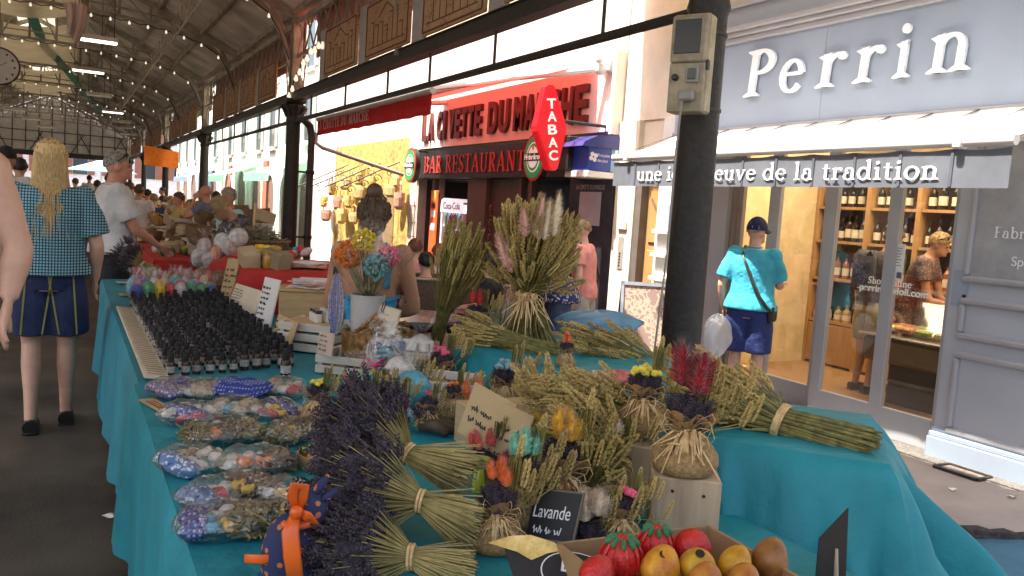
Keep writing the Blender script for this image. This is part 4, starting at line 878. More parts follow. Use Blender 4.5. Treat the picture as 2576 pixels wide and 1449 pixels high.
# ------------------------------------------------------------------ houses further along and around
def house(name_label, y0, y1, x, face, h, colr, arches, awn=None, pil_=None, nz=2):
    """street house: face=-1 looks to -X (right side of street), +1 looks to +X"""
    t_ = thing('street_house', name_label, 'house', (x, (y0 + y1) / 2, 0)); m_ = mat('render_%s' % name_label[:14].replace(' ', '_'), colr, rough=.88, var=.1, sc=1.2)
    d = -face
    fbox('wall', m_, t_, y0, y1, -.05, h, x, x + d * .4)
    dark = mat('arch_opening', (.2, .13, .1), rough=.7, var=.3); pane = mat('dark_pane', (.05, .06, .07), rough=.1); fr_ = mat('sunlit_white_render', (.8, .79, .76))
    for i in range(arches):
        yc = y0 + (y1 - y0) * (i + .5) / arches; wv = (y1 - y0) / arches * .3
        pts = [(-wv, 0), (wv, 0), (wv, 1.5)] + [(wv * math.cos(a_ * math.pi / 8), 1.5 + wv * math.sin(a_ * math.pi / 8)) for a_ in range(1, 8)] + [(-wv, 1.5)]
        mb = MB(); mb.prism([(p_[0], p_[1]) for p_ in pts], (x + face * .004, yc, 0), (0, 1, 0), (0, 0, 1), (-face * .02, 0, 0)); mb.build('archway', dark, t_)
        mb = MB(); pr2 = [(x + face * .03, yc + q_[0] * 1.08, q_[1] * 1.02) for q_ in pts[1:]] + [(x + face * .03, yc - wv * 1.08, 0)]; mb.tube(pr2, .05, 5); mb.build('arch_surround', fr_, t_)
        for r_ in range(nz):
            zc = 3.0 + r_ * 1.9
            wn = link('window', None, t_, Vector((x, yc, zc)) - org(t_)); fbox('pane', pane, wn, yc - .35, yc + .35, zc, zc + 1.2, x + face * .01, x - face * .02); fbox('sill', fr_, wn, yc - .45, yc + .45, zc - .1, zc, x + face * .1, x - face * .02)
            for s_ in (-1, 1): fbox('shutter', shut, wn, yc + s_ * .37, yc + s_ * .72, zc, zc + 1.2, x + face * .04, x)
    if pil_: fbox('pilaster', mat('brick_red', (.4, .14, .09), rough=.8), t_, pil_[0], pil_[1], -.05, 2.6, x + face * .08, x)
    if awn:
        mb = MB(); mb.grid(lambda u, v: Vector((x + face * 1.1 * v, awn[0] + (awn[1] - awn[0]) * u, 2.5 - .4 * v)), 8, 3); mb.grid(lambda u, v: Vector((x + face * (1.1 + .01 * v), awn[0] + (awn[1] - awn[0]) * u, 2.1 - .22 * v)), 8, 1)
        mb.build('awning', mat('awning_%s' % name_label[:14].replace(' ', '_'), awn[2], rough=.8, trans=.4), t_)
    return t_
house('white house with arched doors beyond the straw shop', 21.0, 27.5, XF, -1, 9, (.78, .74, .68), 3, awn=(21.6, 25.0, (.35, .62, .52)), pil_=(26.8, 27.4))
house('pale house with mint awning far along the street', 27.6, 36, XF + .1, -1, 9, (.74, .68, .6), 3, awn=(29, 33.5, (.3, .55, .45)), pil_=(34.0, 34.6))
house('farthest white house on the shop side of the street', 36.1, 52, XF, -1, 9, (.78, .76, .7), 5, awn=(38, 43, (.3, .45, .6)))
house('sunlit ochre house on the open left side of the hall', 8, 24, -9.5, 1, 8, (.6, .42, .26), 4)
house('pink house far along the left side of the hall', 24.1, 44, -9.5, 1, 8, (.55, .3, .22), 4)
house('brick red house at the far left end of the hall', 44.1, 64, -9.5, 1, 8, (.45, .18, .11), 4)
bk0 = thing('street_house', 'ochre house across the square behind the camera', 'house', (-5, -8, 0))  # unseen wall added to cut and warm the light from behind
mb = MB(); mb.box((-5, -8.3, 1.85), (16, .5, 3.9)); mb.build('wall', mat('ochre_light_blocker', (.52, .38, .22), rough=.9), bk0)
eh = thing('end_house', 'bright white house closing the view past the end of the hall', 'house', (0, 66, 0))
mb = MB(); mb.box((0, 66.3, 4), (30, .5, 8.1)); mb.build('wall', mat('white_end_wall', (.8, .78, .74), rough=.9), eh)
for i in range(8):
    for r_ in range(2):
        x = -8 + i * 2.2; wn = link('window', None, eh, Vector((x, 66, 2.2 + r_ * 2.6)) - org(eh)); mb = MB(); mb.box((x, 66.03, 2.9 + r_ * 2.6), (.9, .08, 1.5)); mb.build('pane', MATS['dark_pane'], wn)
        for s_ in (-1, 1): mb = MB(); mb.box((x + s_ * .7, 66.0, 2.9 + r_ * 2.6), (.42, .06, 1.5)); mb.build('shutter', mat('brick_shutter', (.3, .12, .08), rough=.7), wn)
um = thing('blue_parasol', 'pale blue market parasol at the far end of the hall', 'parasol', (1.8, 56, 0))
mb = MB(); mb.lathe([(2.0, 2.3), (0, 3.0)], 8, (1.8, 56, 0)); mb.build('canopy', mat('pale_blue_canvas', (.35, .6, .75), rough=.8, trans=.4), um)
mb = MB(); mb.tube([(1.8, 56, 0), (1.8, 56, 3)], .03, 6); mb.build('pole', white, um)
# ------------------------------------------------------------------ stall tables and cloths
TZ = .74
turq = mat('turquoise_cloth', (.01, .24, .295), rough=.62, var=.16, sc=3, bump=.7, bsc=7, bdist=.03, detail=8)
turq2 = mat('faded_blue_cloth', (.026, .24, .31), rough=.65, var=.14, sc=3, bump=.6, bsc=7, bdist=.03, detail=8)
tealc = mat('teal_cloth', (.008, .225, .265), rough=.62, var=.16, sc=3, bump=.7, bsc=6, bdist=.03, detail=8)
legm = mat('table_leg', (.25, .24, .23), rough=.4, metal=.6)
def table(label, x0, x1, y0, y1, z):
    t_ = thing('trestle_table', label, 'table', ((x0 + x1) / 2, (y0 + y1) / 2, 0))
    fbox('table_top', wood('table_wood', (.3, .2, .1), (.36, .25, .14)), t_, y0, y1, z - .035, z - .006, x0, x1)
    for x in (x0 + .06, x1 - .06):
        for y in (y0 + .08, y1 - .08): mb = MB(); mb.tube([(x, y, 0), (x, y, z - .035)], .018, 8); mb.build('leg', legm, t_)
    return t_
def cloth(label, x0, x1, y0, y1, z, m_, drop=.62, sides='LRFB', seed=1):
    q = random.Random(seed); mb = MB()
    ph = [q.uniform(0, 6) for _ in range(4)]
    mb.grid(lambda u, v: Vector((x0 + (x1 - x0) * u, y0 + (y1 - y0) * v, z + .0025 * math.sin(9 * u + 5 * v + ph[0]) * math.sin(13 * v + ph[1]))), 10, 24)
    def side(px, py, dx, dy, nx, ny, n):
        def fn(u, v):
            w1 = u + .35 / n * math.sin(u * 11 + ph[0]) * 9; f = math.sin(w1 * 13 * (n / 40) + ph[2]) + .5 * math.sin(w1 * 34.7 * (n / 40) + ph[3]) + .25 * math.sin(w1 * 71 * n / 40); k = v ** .8
            hem = drop * (1 + .03 * math.sin(u * 7 + ph[1]) + .008 * math.sin(u * 41))
            e = min(1, v * 14); off = .012 * (1 - (1 - e) ** 2) + k * (.035 + .022 * f)
            return Vector((px + dx * u + nx * off, py + dy * u + ny * off, z - .002 - hem * v + .012 * (1 - e) * 0))
        mb.grid(fn, n * 2, 14)
    if 'L' in sides: side(x0, y0, 0, y1 - y0, -1, 0, int(14 * (y1 - y0)))
    if 'R' in sides: side(x1, y0, 0, y1 - y0, 1, 0, int(14 * (y1 - y0)))
    if 'F' in sides: side(x0, y0, x1 - x0, 0, 0, -1, int(16 * (x1 - x0)))
    if 'B' in sides: side(x0, y1, x1 - x0, 0, 0, 1, int(16 * (x1 - x0)))
    return tag(mb.build('tablecloth', m_, smooth=True), label, 'tablecloth')
table('trestle table under the near turquoise cloth', .27, 1.3, .85, 3.42, TZ); cloth('turquoise cloth on the near part of the long stall table', .24, 1.34, .8, 3.46, TZ, turq, seed=3)
table('trestle table under the paler far cloth', .3, 1.3, 3.5, 7.45, TZ - .004); cloth('paler blue cloth on the far part of the long stall table', .26, 1.36, 3.47, 7.52, TZ - .004, turq2, seed=5)
table('side trestle table carrying the dried flower display', 1.36, 1.55, .95, 2.35, TZ); cloth('turquoise cloth on the side table below the flowers', 1.345, 1.58, .9, 2.4, TZ - .003, tealc, drop=.5, sides='RF', seed=8)
table('back trestle table behind the sheaf riser', 1.36, 2.45, 2.45, 3.7, TZ); cloth('turquoise cloth on the back table below the wheat', 1.345, 2.5, 2.42, 3.75, TZ - .003, tealc, drop=.55, sides='RF', seed=9)
def riser(name, label, pts, z, zb, m_, flare, seed, cat='draped stand'):
    """cloth over a raised stand: pts = corner loop (ccw seen from above)"""
    q = random.Random(seed); pts = [Vector((a, b, 0)) for a, b in pts]; n = len(pts); cen = sum(pts, Vector()) / n; ph = [q.uniform(0, 6) for _ in range(5)]
    t_ = thing(name, label, cat, (cen.x, cen.y, zb))
    L = [0]
    for i in range(n): L.append(L[-1] + (pts[(i + 1) % n] - pts[i]).length)
    def edge(s):
        for i in range(n):
            if s <= L[i + 1] + 1e-9: t = (s - L[i]) / (L[i + 1] - L[i]); a, b = pts[i], pts[(i + 1) % n]; return a + (b - a) * t, i, t
        return pts[0], 0, 0
    mb = MB(); N = 260; rid = [(q.uniform(0, N), q.uniform(2.2, 5), q.uniform(.3, 1.1)) for _ in range(54)]
    top = MB(); ring = []
    for i in range(N): ring.append(edge(L[-1] * i / N)[0])
    vs = [Vector((cen.x, cen.y, z + .002))]; fs = []; K = 6
    for k in range(1, K + 1):
        for i in range(N):
            p_ = cen + (ring[i] - cen) * (k / K); vs.append(Vector((p_.x, p_.y, z + (.003 * math.sin(p_.x * 40 + ph[0]) * math.sin(p_.y * 33 + ph[1]) if k < K else -.004))))
    for i in range(N): fs.append((0, 1 + i, 1 + (i + 1) % N))
    for k in range(K - 1):
        for i in range(N): a = 1 + k * N + i; b = 1 + k * N + (i + 1) % N; fs.append((a, a + N, b + N, b))
    V_ = 16; base = len(vs) - N
    for j in range(1, V_ + 1):
        v = j / V_
        for i in range(N):
            e, side, t = edge(L[-1] * i / N); out = (e - cen).normalized()
            a, b = pts[side], pts[(side + 1) % n]; nrm = Vector(((b - a).y, -(b - a).x, 0)).normalized()
            o = (nrm * .6 + out * .4); corner = max(0, 1 - min(t, 1 - t) * 6)
            fold = .45 * math.sin(i * .17 + ph[2]) + .35 * math.sin(i * .41 + ph[3]) + 1.3 * sum(am * math.exp(-((i - ce - 12 * v * (1 if am > .7 else -.6)) / wd) ** 2) for ce, wd, am in rid)
            off = .008 + v ** .85 * (flare[side] * (1 + .6 * fold) + .05 * corner * (1 if flare[side] > .04 else .2)) + .026 * v * fold
            vs.append(e + o * off + Vector((0, 0, z - .004 - (z - zb) * v * (1 + .06 * math.sin(i * .23 + ph[4])))))
    for j in range(V_):
        for i in range(N): a = base + j * N + i; b = base + j * N + (i + 1) % N; fs.append((a, a + N, b + N, b))
    mb.add(vs, fs); mb.build('cloth', m_, t_, smooth=True)
    mb = MB(); ins = [cen + (p_ - cen) * .94 for p_ in pts]; mb.prism([(p_.x, p_.y) for p_ in ins], (0, 0, zb + .01), (1, 0, 0), (0, 1, 0), (0, 0, z - zb - .02)); mb.build('inner_box', wood('crate_wood', (.4, .3, .17), (.48, .37, .22)), t_)
    return t_
RZ = .92
riser('draped_stand', 'turquoise draped stand carrying the tall wheat sheaf', [(1.62, 2.36), (2.4, 2.55), (2.2, 3.45), (1.5, 3.3)], RZ, TZ, tealc, (.01, .01, .01, .008), 4)
RR = .92
A_, B_ = at(1775, 1098, Z=RR), at(2240, 1166, Z=RR)
dv = (B_ - A_).normalized(); nv = Vector((-dv.y, dv.x, 0))
if nv.y < 0: nv = -nv
C1, C2 = B_ + nv * .62, A_ + nv * .62
riser('draped_stand', 'teal draped stand at right with the long wheat bundle lying on it', [(A_.x, A_.y), (B_.x, B_.y), (C1.x, C1.y), (C2.x, C2.y)], RR, .3, tealc, (.12, .16, .03, .02), 6)
# low blue bench to the right
bb = thing('low_blue_bench', 'low bench covered in faded blue cloth with rough dark edge', 'bench', (2.5, 1.35, 0))
p_ = [at(2330, 1310, Z=.5), at(2600, 1425, Z=.5)]
mb = MB(); mb.box((2.5, 1.25, .4), (1.2, 1.3, .06), Matrix.Rotation(R(-25), 3, 'Z'), b=.01); mb.build('top', mat('dusty_blue', (.05, .17, .26), rough=.8, var=.2, sc=4), bb)
for sx in (-1, 1):
    for sy in (-1, 1): mb = MB(); q_ = Matrix.Rotation(R(-25), 3, 'Z') @ Vector((sx * .5, sy * .55, 0)); mb.box((2.5 + q_.x, 1.25 + q_.y, .18), (.06, .06, .36)); mb.build('leg', wd1, bb)
dirt = mat('rough_dark_edge', (.05, .045, .04), rough=.95, var=.5, sc=40, bump=1, bsc=60)
for sy in (-1, 1):
    mb = MB(); q0, q1 = (Matrix.Rotation(R(-25), 3, 'Z') @ Vector((-.6, sy * .65, 0))), (Matrix.Rotation(R(-25), 3, 'Z') @ Vector((.6, sy * .65, 0)))
    mb.tube([(2.5 + q0.x + (q1.x - q0.x) * i / 24, 1.25 + q0.y + (q1.y - q0.y) * i / 24, .43 + U(-.006, .008)) for i in range(25)], [.03 + U(-.008, .008) for _ in range(25)], 8); mb.build('rough_edge', dirt, bb)

# ------------------------------------------------------------------ dried plants
wheatm = mat('wheat_ear', (.38, .27, .075), rough=.8, var=.3, sc=60, orand=.24, col2=(.54, .4, .14))
wheatg = mat('greenish_wheat_ear', (.34, .27, .07), rough=.8, var=.3, sc=60, orand=.18, col2=(.46, .38, .12))
strawm = mat('straw_stem', (.4, .32, .12), rough=.7, var=.4, sc=30, col2=(.5, .4, .17))
strawg = mat('green_straw_stem', (.13, .13, .03), rough=.7, var=.4, sc=30, col2=(.3, .26, .07))
raff = mat('raffia', (.66, .43, .17), rough=.7, var=.3, sc=40, col2=(.84, .6, .3))
burl = mat('burlap', (.42, .26, .1), rough=.95, var=.3, sc=120, bump=.8, bsc=400, col2=(.56, .37, .16))
kraft = mat('kraft_paper', (.34, .2, .085), rough=.8, var=.15, sc=9, bump=.2, bsc=40)
lavm = mat('lavender_head', (.034, .026, .034), rough=.95, var=.5, sc=60, col2=(.1, .074, .092))
def octa(mb, c, d, l, w_):
    d = Vector(d).normalized(); a = d.orthogonal().normalized(); b = d.cross(a); c = Vector(c)
    mb.add([c - d * l * .45, c + a * w_, c + b * w_, c - a * w_, c - b * w_, c + d * l * .55], [(0, 2, 1), (0, 3, 2), (0, 4, 3), (0, 1, 4), (5, 1, 2), (5, 2, 3), (5, 3, 4), (5, 4, 1)])
def earmesh(seed, m_):
    q = random.Random(seed); mb = MB(); n = 11
    for i in range(n):
        t = i / (n - 1); w_ = .0066 * (1 - .5 * t ** 2) * (.75 + .25 * min(1, t * 4))
        for s_ in (0, 1):
            a = (i % 2) * .5 + s_ * math.pi + q.uniform(-.3, .3); d = Vector((math.cos(a) * .45, math.sin(a) * .45, 1))
            octa(mb, Vector((math.cos(a) * w_ * 1.05, math.sin(a) * w_ * 1.05, .005 + t * .07)), d, .0155, .0048)
    octa(mb, (0, 0, .08), (0, 0, 1), .016, .003)
    return mb.mesh('wheat_ear', m_)
EARS = [earmesh(i, wheatm) for i in range(3)]; EARG = [earmesh(9 + i, wheatg) for i in range(3)]
def place_ear(parent, p_, d, sc, ears, q):
    d = Vector(d).normalized(); rot = frame_rot(d, (q.uniform(-1, 1), q.uniform(-1, 1), .3)).to_euler()
    return link('wheat_ear', ears[q.randrange(3)], parent, Vector(p_) - org(parent), rot, sc)
def thin(mb, a, b, r, mid=None, n=3):
    pts = [a, b] if mid is None else [a, mid, b]; mb.tube(pts, r, n, cap=False)
def sheaf(label, P0, P1, P2, r0, r1, r2, n, ear=1.0, ears=EARS, stem=strawm, seed=1, dl=.09, tie=True, bow=True, curve=.0, name='wheat_sheaf', extra=60, sr=.0016, bl=.1):
    q = random.Random(seed); P0, P1, P2 = Vector(P0), Vector(P1), Vector(P2); base = P0 if abs(P0.z) < 9 else P0
    t_ = thing(name, label, 'wheat sheaf', (P0.x, P0.y, min(P0.z, P1.z) - .0)); ax_ = (P2 - P1).normalized(); a = ax_.orthogonal().normalized(); b = ax_.cross(a)
    st = MB(); rest = MB()
    for i in range(n + extra):
        th = q.uniform(0, 6.283); rr = math.sqrt(q.random()); dd = a * math.cos(th) + b * math.sin(th)
        e0 = P0 + dd * (r0 * rr) + (P0 - P1).normalized() * q.uniform(-.03, .02); e1 = P1 + dd * (r1 * rr * .9); e2 = P2 + dd * (r2 * rr) + ax_ * (q.uniform(-dl, dl * .6) - .12 * r2 * rr * rr * 3)
        e2.z -= curve * rr
        th2 = math.atan2(math.sin(th), math.cos(th))
        thin(st, e0, e2, sr * q.uniform(.8, 1.3), e1)
        if i < n: place_ear(t_, e2, (e2 - e1).normalized() + Vector((q.uniform(-.12, .12), q.uniform(-.12, .12), q.uniform(-.1, .05))), ear * q.uniform(.85, 1.15), ears, q)
    tag(st.build('stems', stem, t_), kind='stuff')
    if tie:
        mb = MB(); ring = [P1 + (a * math.cos(k * .5236) + b * math.sin(k * .5236)) * (r1 * 1.06) for k in range(13)]
        for o_ in (-.007, 0, .007): mb.tube([p_ + ax_ * o_ for p_ in ring], .005, 5, cap=False)
        mb.build('tie', raff, t_)
    if bow: raffia(t_, P1 + (CO - P1).normalized() * (r1 * 1.1), bl, q, nstr=16 if bl < .15 else 30)
    return t_
def raffia(parent, c, l, q, nstr=16, world=True, down=(0, 0, -1), name='raffia_bow'):
    mb = MB(); c = Vector(c); to = (CO - (c if world else c + org(parent))).normalized(); rt = to.cross(Vector((0, 0, 1))).normalized()
    for k in range(nstr):
        s_ = q.uniform(-1, 1); e = c + rt * (s_ * l * q.uniform(.3, 1.15)) + Vector((0, 0, -l * q.uniform(.3, 1.1))) + to * (l * q.uniform(.1, .5)); m_ = c + rt * (s_ * l * q.uniform(.15, .5)) + to * (l * q.uniform(.2, .45)) + Vector((0, 0, l * q.uniform(-.3, .12)))
        mb.tube([c, m_, e], [.003, .0042, .0018], 4, flat=.4)
    for s_ in (-1, 1):
        for k in range(4):
            ww = q.uniform(.4, .8); pts = [c + rt * (s_ * l * ww * math.sin(t)) + Vector((0, 0, l * .22 * math.sin(2 * t) + l * .22 * (k - 1.2) * math.sin(t))) + to * (l * .22 * math.sin(t)) for t in (0, .5, 1.1, 1.6, 2.1, 2.6, 3.14)]
            mb.tube(pts, .0024, 4, flat=.4)
    mb.sph(c + to * .008, .012, 7, 5); return mb.build(name, raff, parent, world=world)
def spike(mb, p_, d, l, w_, q):
    d = Vector(d).normalized(); n = max(4, int(l / .007)); a = d.orthogonal().normalized(); b = d.cross(a)
    for k in range(n):
        t = k / n; w2 = w_ * (1 - .5 * t)
        for s_ in range(2):
            th = k * 2.4 + s_ * 3.14; o = a * math.cos(th) + b * math.sin(th)
            octa(mb, Vector(p_) + d * (l * t) + o * w2 * .7, d + o * .9, w2 * 2.0, w2 * .62)
def fuzzy(mb, c, d, l, w_, q, n=520):
    """furry grass head: core with fine bristles"""
    d = Vector(d).normalized(); rot = frame_rot(d); c = Vector(c)
    mb.sph(c, (w_ * .5, w_ * .5, l * .46), 8, 7, rot)
    for i in range(n):
        ph, th = math.acos(q.uniform(-1, 1)), q.uniform(0, 6.283); e = Vector((math.sin(ph) * math.cos(th), math.sin(ph) * math.sin(th), math.cos(ph)))
        p0 = rot @ Vector((e.x * w_ * .48, e.y * w_ * .48, e.z * l * .46)); dr = (rot @ Vector((e.x, e.y, e.z * .5 + .7))).normalized(); sd = dr.orthogonal().normalized() * (w_ * .06)
        mb.add([c + p0 - sd, c + p0 + sd, c + p0 + dr * (w_ * q.uniform(.5, 1.25))], [(0, 1, 2)])
FLC = {'pink': (.85, .1, .2), 'orange': (.85, .2, .012), 'yellow': (.8, .5, .012), 'lemon': (.72, .58, .03), 'mint': (.3, .68, .48), 'coral': (.85, .16, .12), 'red': (.34, .003, .008), 'cream': (.78, .64, .46), 'bluegrey': (.2, .33, .36), 'rose': (.72, .45, .38), 'scarlet': (.72, .03, .015)}
def flm(c): return mat('petal_' + c, FLC[c], rough=.85, var=.25, sc=60, sheen=.5)
def flowers(parent, kind, col, z, q, n=5, spread=.03, l=.055):
    mbs = []
    for i in range(n):
        a = i * 2.4 + q.uniform(-.3, .3); r = spread * math.sqrt((i + .5) / n); p_ = Vector((r * math.cos(a), r * math.sin(a), z + q.uniform(-.01, .01)))
        mb = MB()
        if kind == 'tail': ll = l * q.uniform(.8, 1.25); d = Vector((p_.x * 7, p_.y * 7, 1)); fuzzy(mb, p_ + d.normalized() * ll * .5, d, ll, ll * .25, q)
        elif kind == 'ball': mb.sph(p_, .0105 * q.uniform(.85, 1.1), 8, 6)
        elif kind == 'crest':
            for k in range(9): mb.sph(p_ + Vector((q.uniform(-1, 1), q.uniform(-1, 1), q.uniform(-.6, .8))) * .014, .009 * q.uniform(.7, 1.2), 6, 5)
        mb.build('flower', flm(col), parent, world=False, smooth=(kind != 'crest'))
def posy(label, base, h, kind, col, seed, n=5, wheat=6, stalk=True, lean=0., loc=None, bag=True, rz=None, spread=.03, fl=.055, group='burlap posies of lavender'):
    q = random.Random(seed); p_ = Vector(base); s = h / .30
    t_ = thing('lavender_posy', label, 'posy', p_, 0, group)
    if bag:
        mb = MB(); ph = q.uniform(0, 6)
        prof = [(.045, 0), (.07, .004), (.08, .025), (.077, .05), (.056, .078), (.031, .098), (.029, .104), (.04, .116), (.056, .135), (.062, .142)]
        def fn(u, v):
            k = v * (len(prof) - 1); i = min(int(k), len(prof) - 2); f = k - i; r = prof[i][0] * (1 - f) + prof[i + 1][0] * f; z = prof[i][1] * (1 - f) + prof[i + 1][1] * f
            a = u * 6.28318; cr = max(0, (z - .05) / .1); r *= 1 + cr * (.16 * math.sin(a * 9 + ph) + .1 * math.sin(a * 5)) + .03 * math.sin(a * 3 + ph); return Vector((r * math.cos(a), r * math.sin(a), z + cr * .012 * math.sin(a * 4 + ph)))
        mb.grid(fn, 40, 22); mb.build('burlap_bag', burl, t_, world=False, smooth=True)
        mb = MB(); 
        for k in range(3):
            a = q.uniform(0, 6.28); o = Vector((math.cos(a), math.sin(a), 0)); sd = Vector((-o.y, o.x, 0))
            mb.grid(lambda u, v: o * (.03 + .035 * v) + sd * ((u - .5) * .085 * (1 - .35 * v)) + Vector((0, 0, .1 + .058 * v - .02 * (2 * u - 1) ** 2)) - o * (.03 * (2 * u - 1) ** 2), 6, 4)
        mb.build('paper_collar', kraft, t_, world=False, smooth=True)
    mb = MB()
    for i in range(130):
        a, r = q.uniform(0, 6.28), math.sqrt(q.random()) * .05; zt = .19 - 5 * r * r + q.uniform(-.012, .012); d = Vector((math.cos(a) * r * 5, math.sin(a) * r * 5, 1)); spike(mb, (r * math.cos(a) * .9, r * math.sin(a) * .9, zt - .06), d, .058, .0058, q)
    mb.lathe([(.016, .1), (.034, .13), (.038, .155), (.02, .165)], 10); tag(mb.build('lavender_heads', lavm, t_, world=False), kind='stuff')
    flowers(t_, kind, col, .19, q, n, spread, fl)
    mb = MB(); aw_ = -YAW + R(-35)      # wheat stands on the right rear side
    rt = Vector((c_r.x, c_r.y, 0)).normalized(); bk = Vector((c_f.x, c_f.y, 0)).normalized()
    for i in range(wheat):
        o = rt * (.035 + .012 * i + q.uniform(-.01, .01)) + bk * q.uniform(-.02, .04); zt = .165 + q.uniform(-.02, .075) - i * .006; d = Vector((o.x * 3.2, o.y * 3.2, 1)); e = Vector((o.x * 1.15, o.y * 1.15, zt))
        thin(mb, Vector((o.x * .4, o.y * .4, .1)), e, .0015)
        link('wheat_ear', EARS[i % 3], t_, e, frame_rot(d, (1, .2, 0)).to_euler(), q.uniform(.8, 1.05))
    if stalk:
        for i in range(26):
            o = rt * (.03 + q.uniform(-.012, .014)) + bk * q.uniform(-.012, .012); thin(mb, o + Vector((0, 0, .11)), o * 1.35 + Vector((0, 0, .265 + q.uniform(-.006, .006))), .0019)
    if mb.v: tag(mb.build('cut_stems', strawg, t_, world=False), kind='stuff')
    if bag: raffia(t_, Vector((0, 0, .103)) + (Vector((CO.x, CO.y, 0)) - Vector((p_.x, p_.y, 0))).normalized() * .036, .095, q, world=False, nstr=30)
    if not bag: t_.location.z -= .12 * s
    t_.scale = (s, s, s); t_.rotation_euler = (0, lean, 0)
    return t_
# --- posies: label, pixel of the base, support height, total height
def onp(x, y, z): return at(x, y, Z=z)
posy('posy with pink crests in a burlap bag, left of the turquoise stand', onp(1105, 985, TZ), .27, 'crest', 'pink', 1, n=4, wheat=7, spread=.035)
posy('posy with grey blue crests and raffia tied burlap, before the turquoise stand', onp(1265, 1034, TZ), .28, 'crest', 'bluegrey', 2, n=5, wheat=8, spread=.035)
posy('posy topped with two orange tails, left of the grey blue one', onp(1188, 1055, TZ), .26, 'tail', 'orange', 3, n=3, wheat=2, fl=.08, bag=False)
posy('small posy with bright yellow crest on the round tray', onp(797, 1056, TZ + .03), .2, 'crest', 'lemon', 4, n=3, wheat=6)
posy('posy with orange tail behind the dark lavender heap', onp(872, 1040, TZ + .02), .17, 'tail', 'orange', 5, n=2, wheat=5, spread=.015)
posy('posy with small orange crest beside the white crate', onp(1003, 1060, TZ + .02), .17, 'crest', 'orange', 6, n=2, wheat=5)
posy('posy with coral tails beside the white crate', onp(1075, 1075, TZ + .02), .17, 'tail', 'coral', 7, n=4, wheat=4, spread=.025, fl=.035)
posy('posy with scarlet tails, left of the tall sheaf', onp(1195, 852, RZ), .25, 'tail', 'scarlet', 8, n=6, wheat=7, fl=.07)
posy('tiny posy with orange tails on the edge of the turquoise stand', onp(1422, 922, RZ), .15, 'tail', 'orange', 9, n=4, wheat=0, stalk=False, fl=.07, spread=.02)
posy('posy with round yellow balls behind the red one', at(1612, 1085, D=2.3), .27, 'ball', 'lemon', 10, n=22, wheat=6, spread=.044)
posy('largest posy with long crimson tails on the weathered block', at(1718, 1186, D=2.04), .31, 'tail', 'red', 11, n=3, wheat=9, fl=.1, spread=.022)
posy('posy with coral tails and tall green stalks, right of the lavender stems', onp(1215, 1185, TZ), .3, 'tail', 'coral', 12, n=9, wheat=8, fl=.04, spread=.05, bag=False)
posy('posy with mint and white tails near the chalkboard', onp(1300, 1322, TZ), .28, 'tail', 'mint', 13, n=6, wheat=7, fl=.06, stalk=True)
posy('posy with yellow tails in burlap, centre of the table', onp(1410, 1292, TZ), .31, 'tail', 'yellow', 14, n=8, wheat=6, fl=.065)
posy('posy with cream tails behind the chalkboard', onp(1482, 1375, TZ), .29, 'tail', 'cream', 15, n=7, wheat=7, fl=.06, bag=False)
posy('single crimson tailed posy beside the beige box', onp(1262, 1240, TZ), .22, 'tail', 'red', 16, n=2, wheat=1, stalk=False, fl=.075, spread=.012, bag=False)
# --- sheaves
B0 = at(1340, 868, Z=RZ); dd_ = (B0 - CO).dot(c_f)
def dep(x, y, d): return at(x, y, D=d)
big = sheaf('tall upright wheat sheaf with pampas plumes tied with raffia', B0, dep(1325, 742, dd_), dep(1348, 605, dd_), .12, .045, .15, 290, 1.25, EARS, strawg, 21, dl=.17, extra=60, bl=.17)
for i, (x, y, x0, y0, l, cc) in enumerate(((1318, 520, 1322, 600, .14, 'rose'), (1368, 490, 1355, 610, .24, 'rose'), (1385, 500, 1368, 610, .22, 'cream'), (1408, 482, 1392, 600, .24, 'cream'), (1252, 590, 1280, 680, .16, 'rose'), (1270, 610, 1290, 690, .14, 'rose'), (1357, 555, 1352, 600, .1, 'cream'))):
    mb = MB(); a, b_ = dep(x, y, dd_ - .16), dep(x0, y0, dd_ - .16); fuzzy(mb, (a + b_) / 2, a - b_, (a - b_).length, .024, random.Random(i), 500); mb.build('pampas_plume', mat('plume_' + cc, {'rose': (.72, .46, .36), 'cream': (.78, .66, .48)}[cc], rough=.9, var=.15, sc=40), big)
d2 = dd_ + .15
sheaf('slimmer wheat sheaf leaning left of the tall one', dep(1100, 850, d2), dep(1115, 790, d2), dep(1168, 640, d2), .03, .035, .11, 95, 1.1, EARG, strawg, 22, dl=.12, tie=False, bow=False)
d3 = dd_ - .2
sheaf('wheat bunch lying across the front of the turquoise stand', dep(1400, 895, d3 - .03), dep(1330, 870, d3), dep(1215, 855, d3 + .12), .05, .04, .06, 60, 1.1, EARS, strawg, 23, dl=.09, bow=False, tie=False)
sheaf('thick heap of wheat ears lying right of the tall sheaf', dep(1690, 960, d3 + .1), dep(1650, 930, d3 + .1), dep(1500, 890, d3 + .1), .05, .06, .12, 120, 1.25, EARS, strawg, 24, dl=.18, bow=False, tie=False)
sheaf('wheat bunch lying over the middle with ears to the left', dep(1680, 1050, 2.35), dep(1600, 1040, 2.35), dep(1460, 1010, 2.35), .04, .045, .075, 95, 1.2, EARS, strawg, 25, dl=.12, bow=False, tie=False)
sheaf('long wheat bundle tied with straw lying on the teal stand', dep(2190, 1128, 2.26), dep(1965, 1062, 2.38), dep(1790, 985, 2.5), .06, .05, .09, 90, 1.2, EARS, strawg, 26, dl=.15, bow=False, extra=200, sr=.0022)
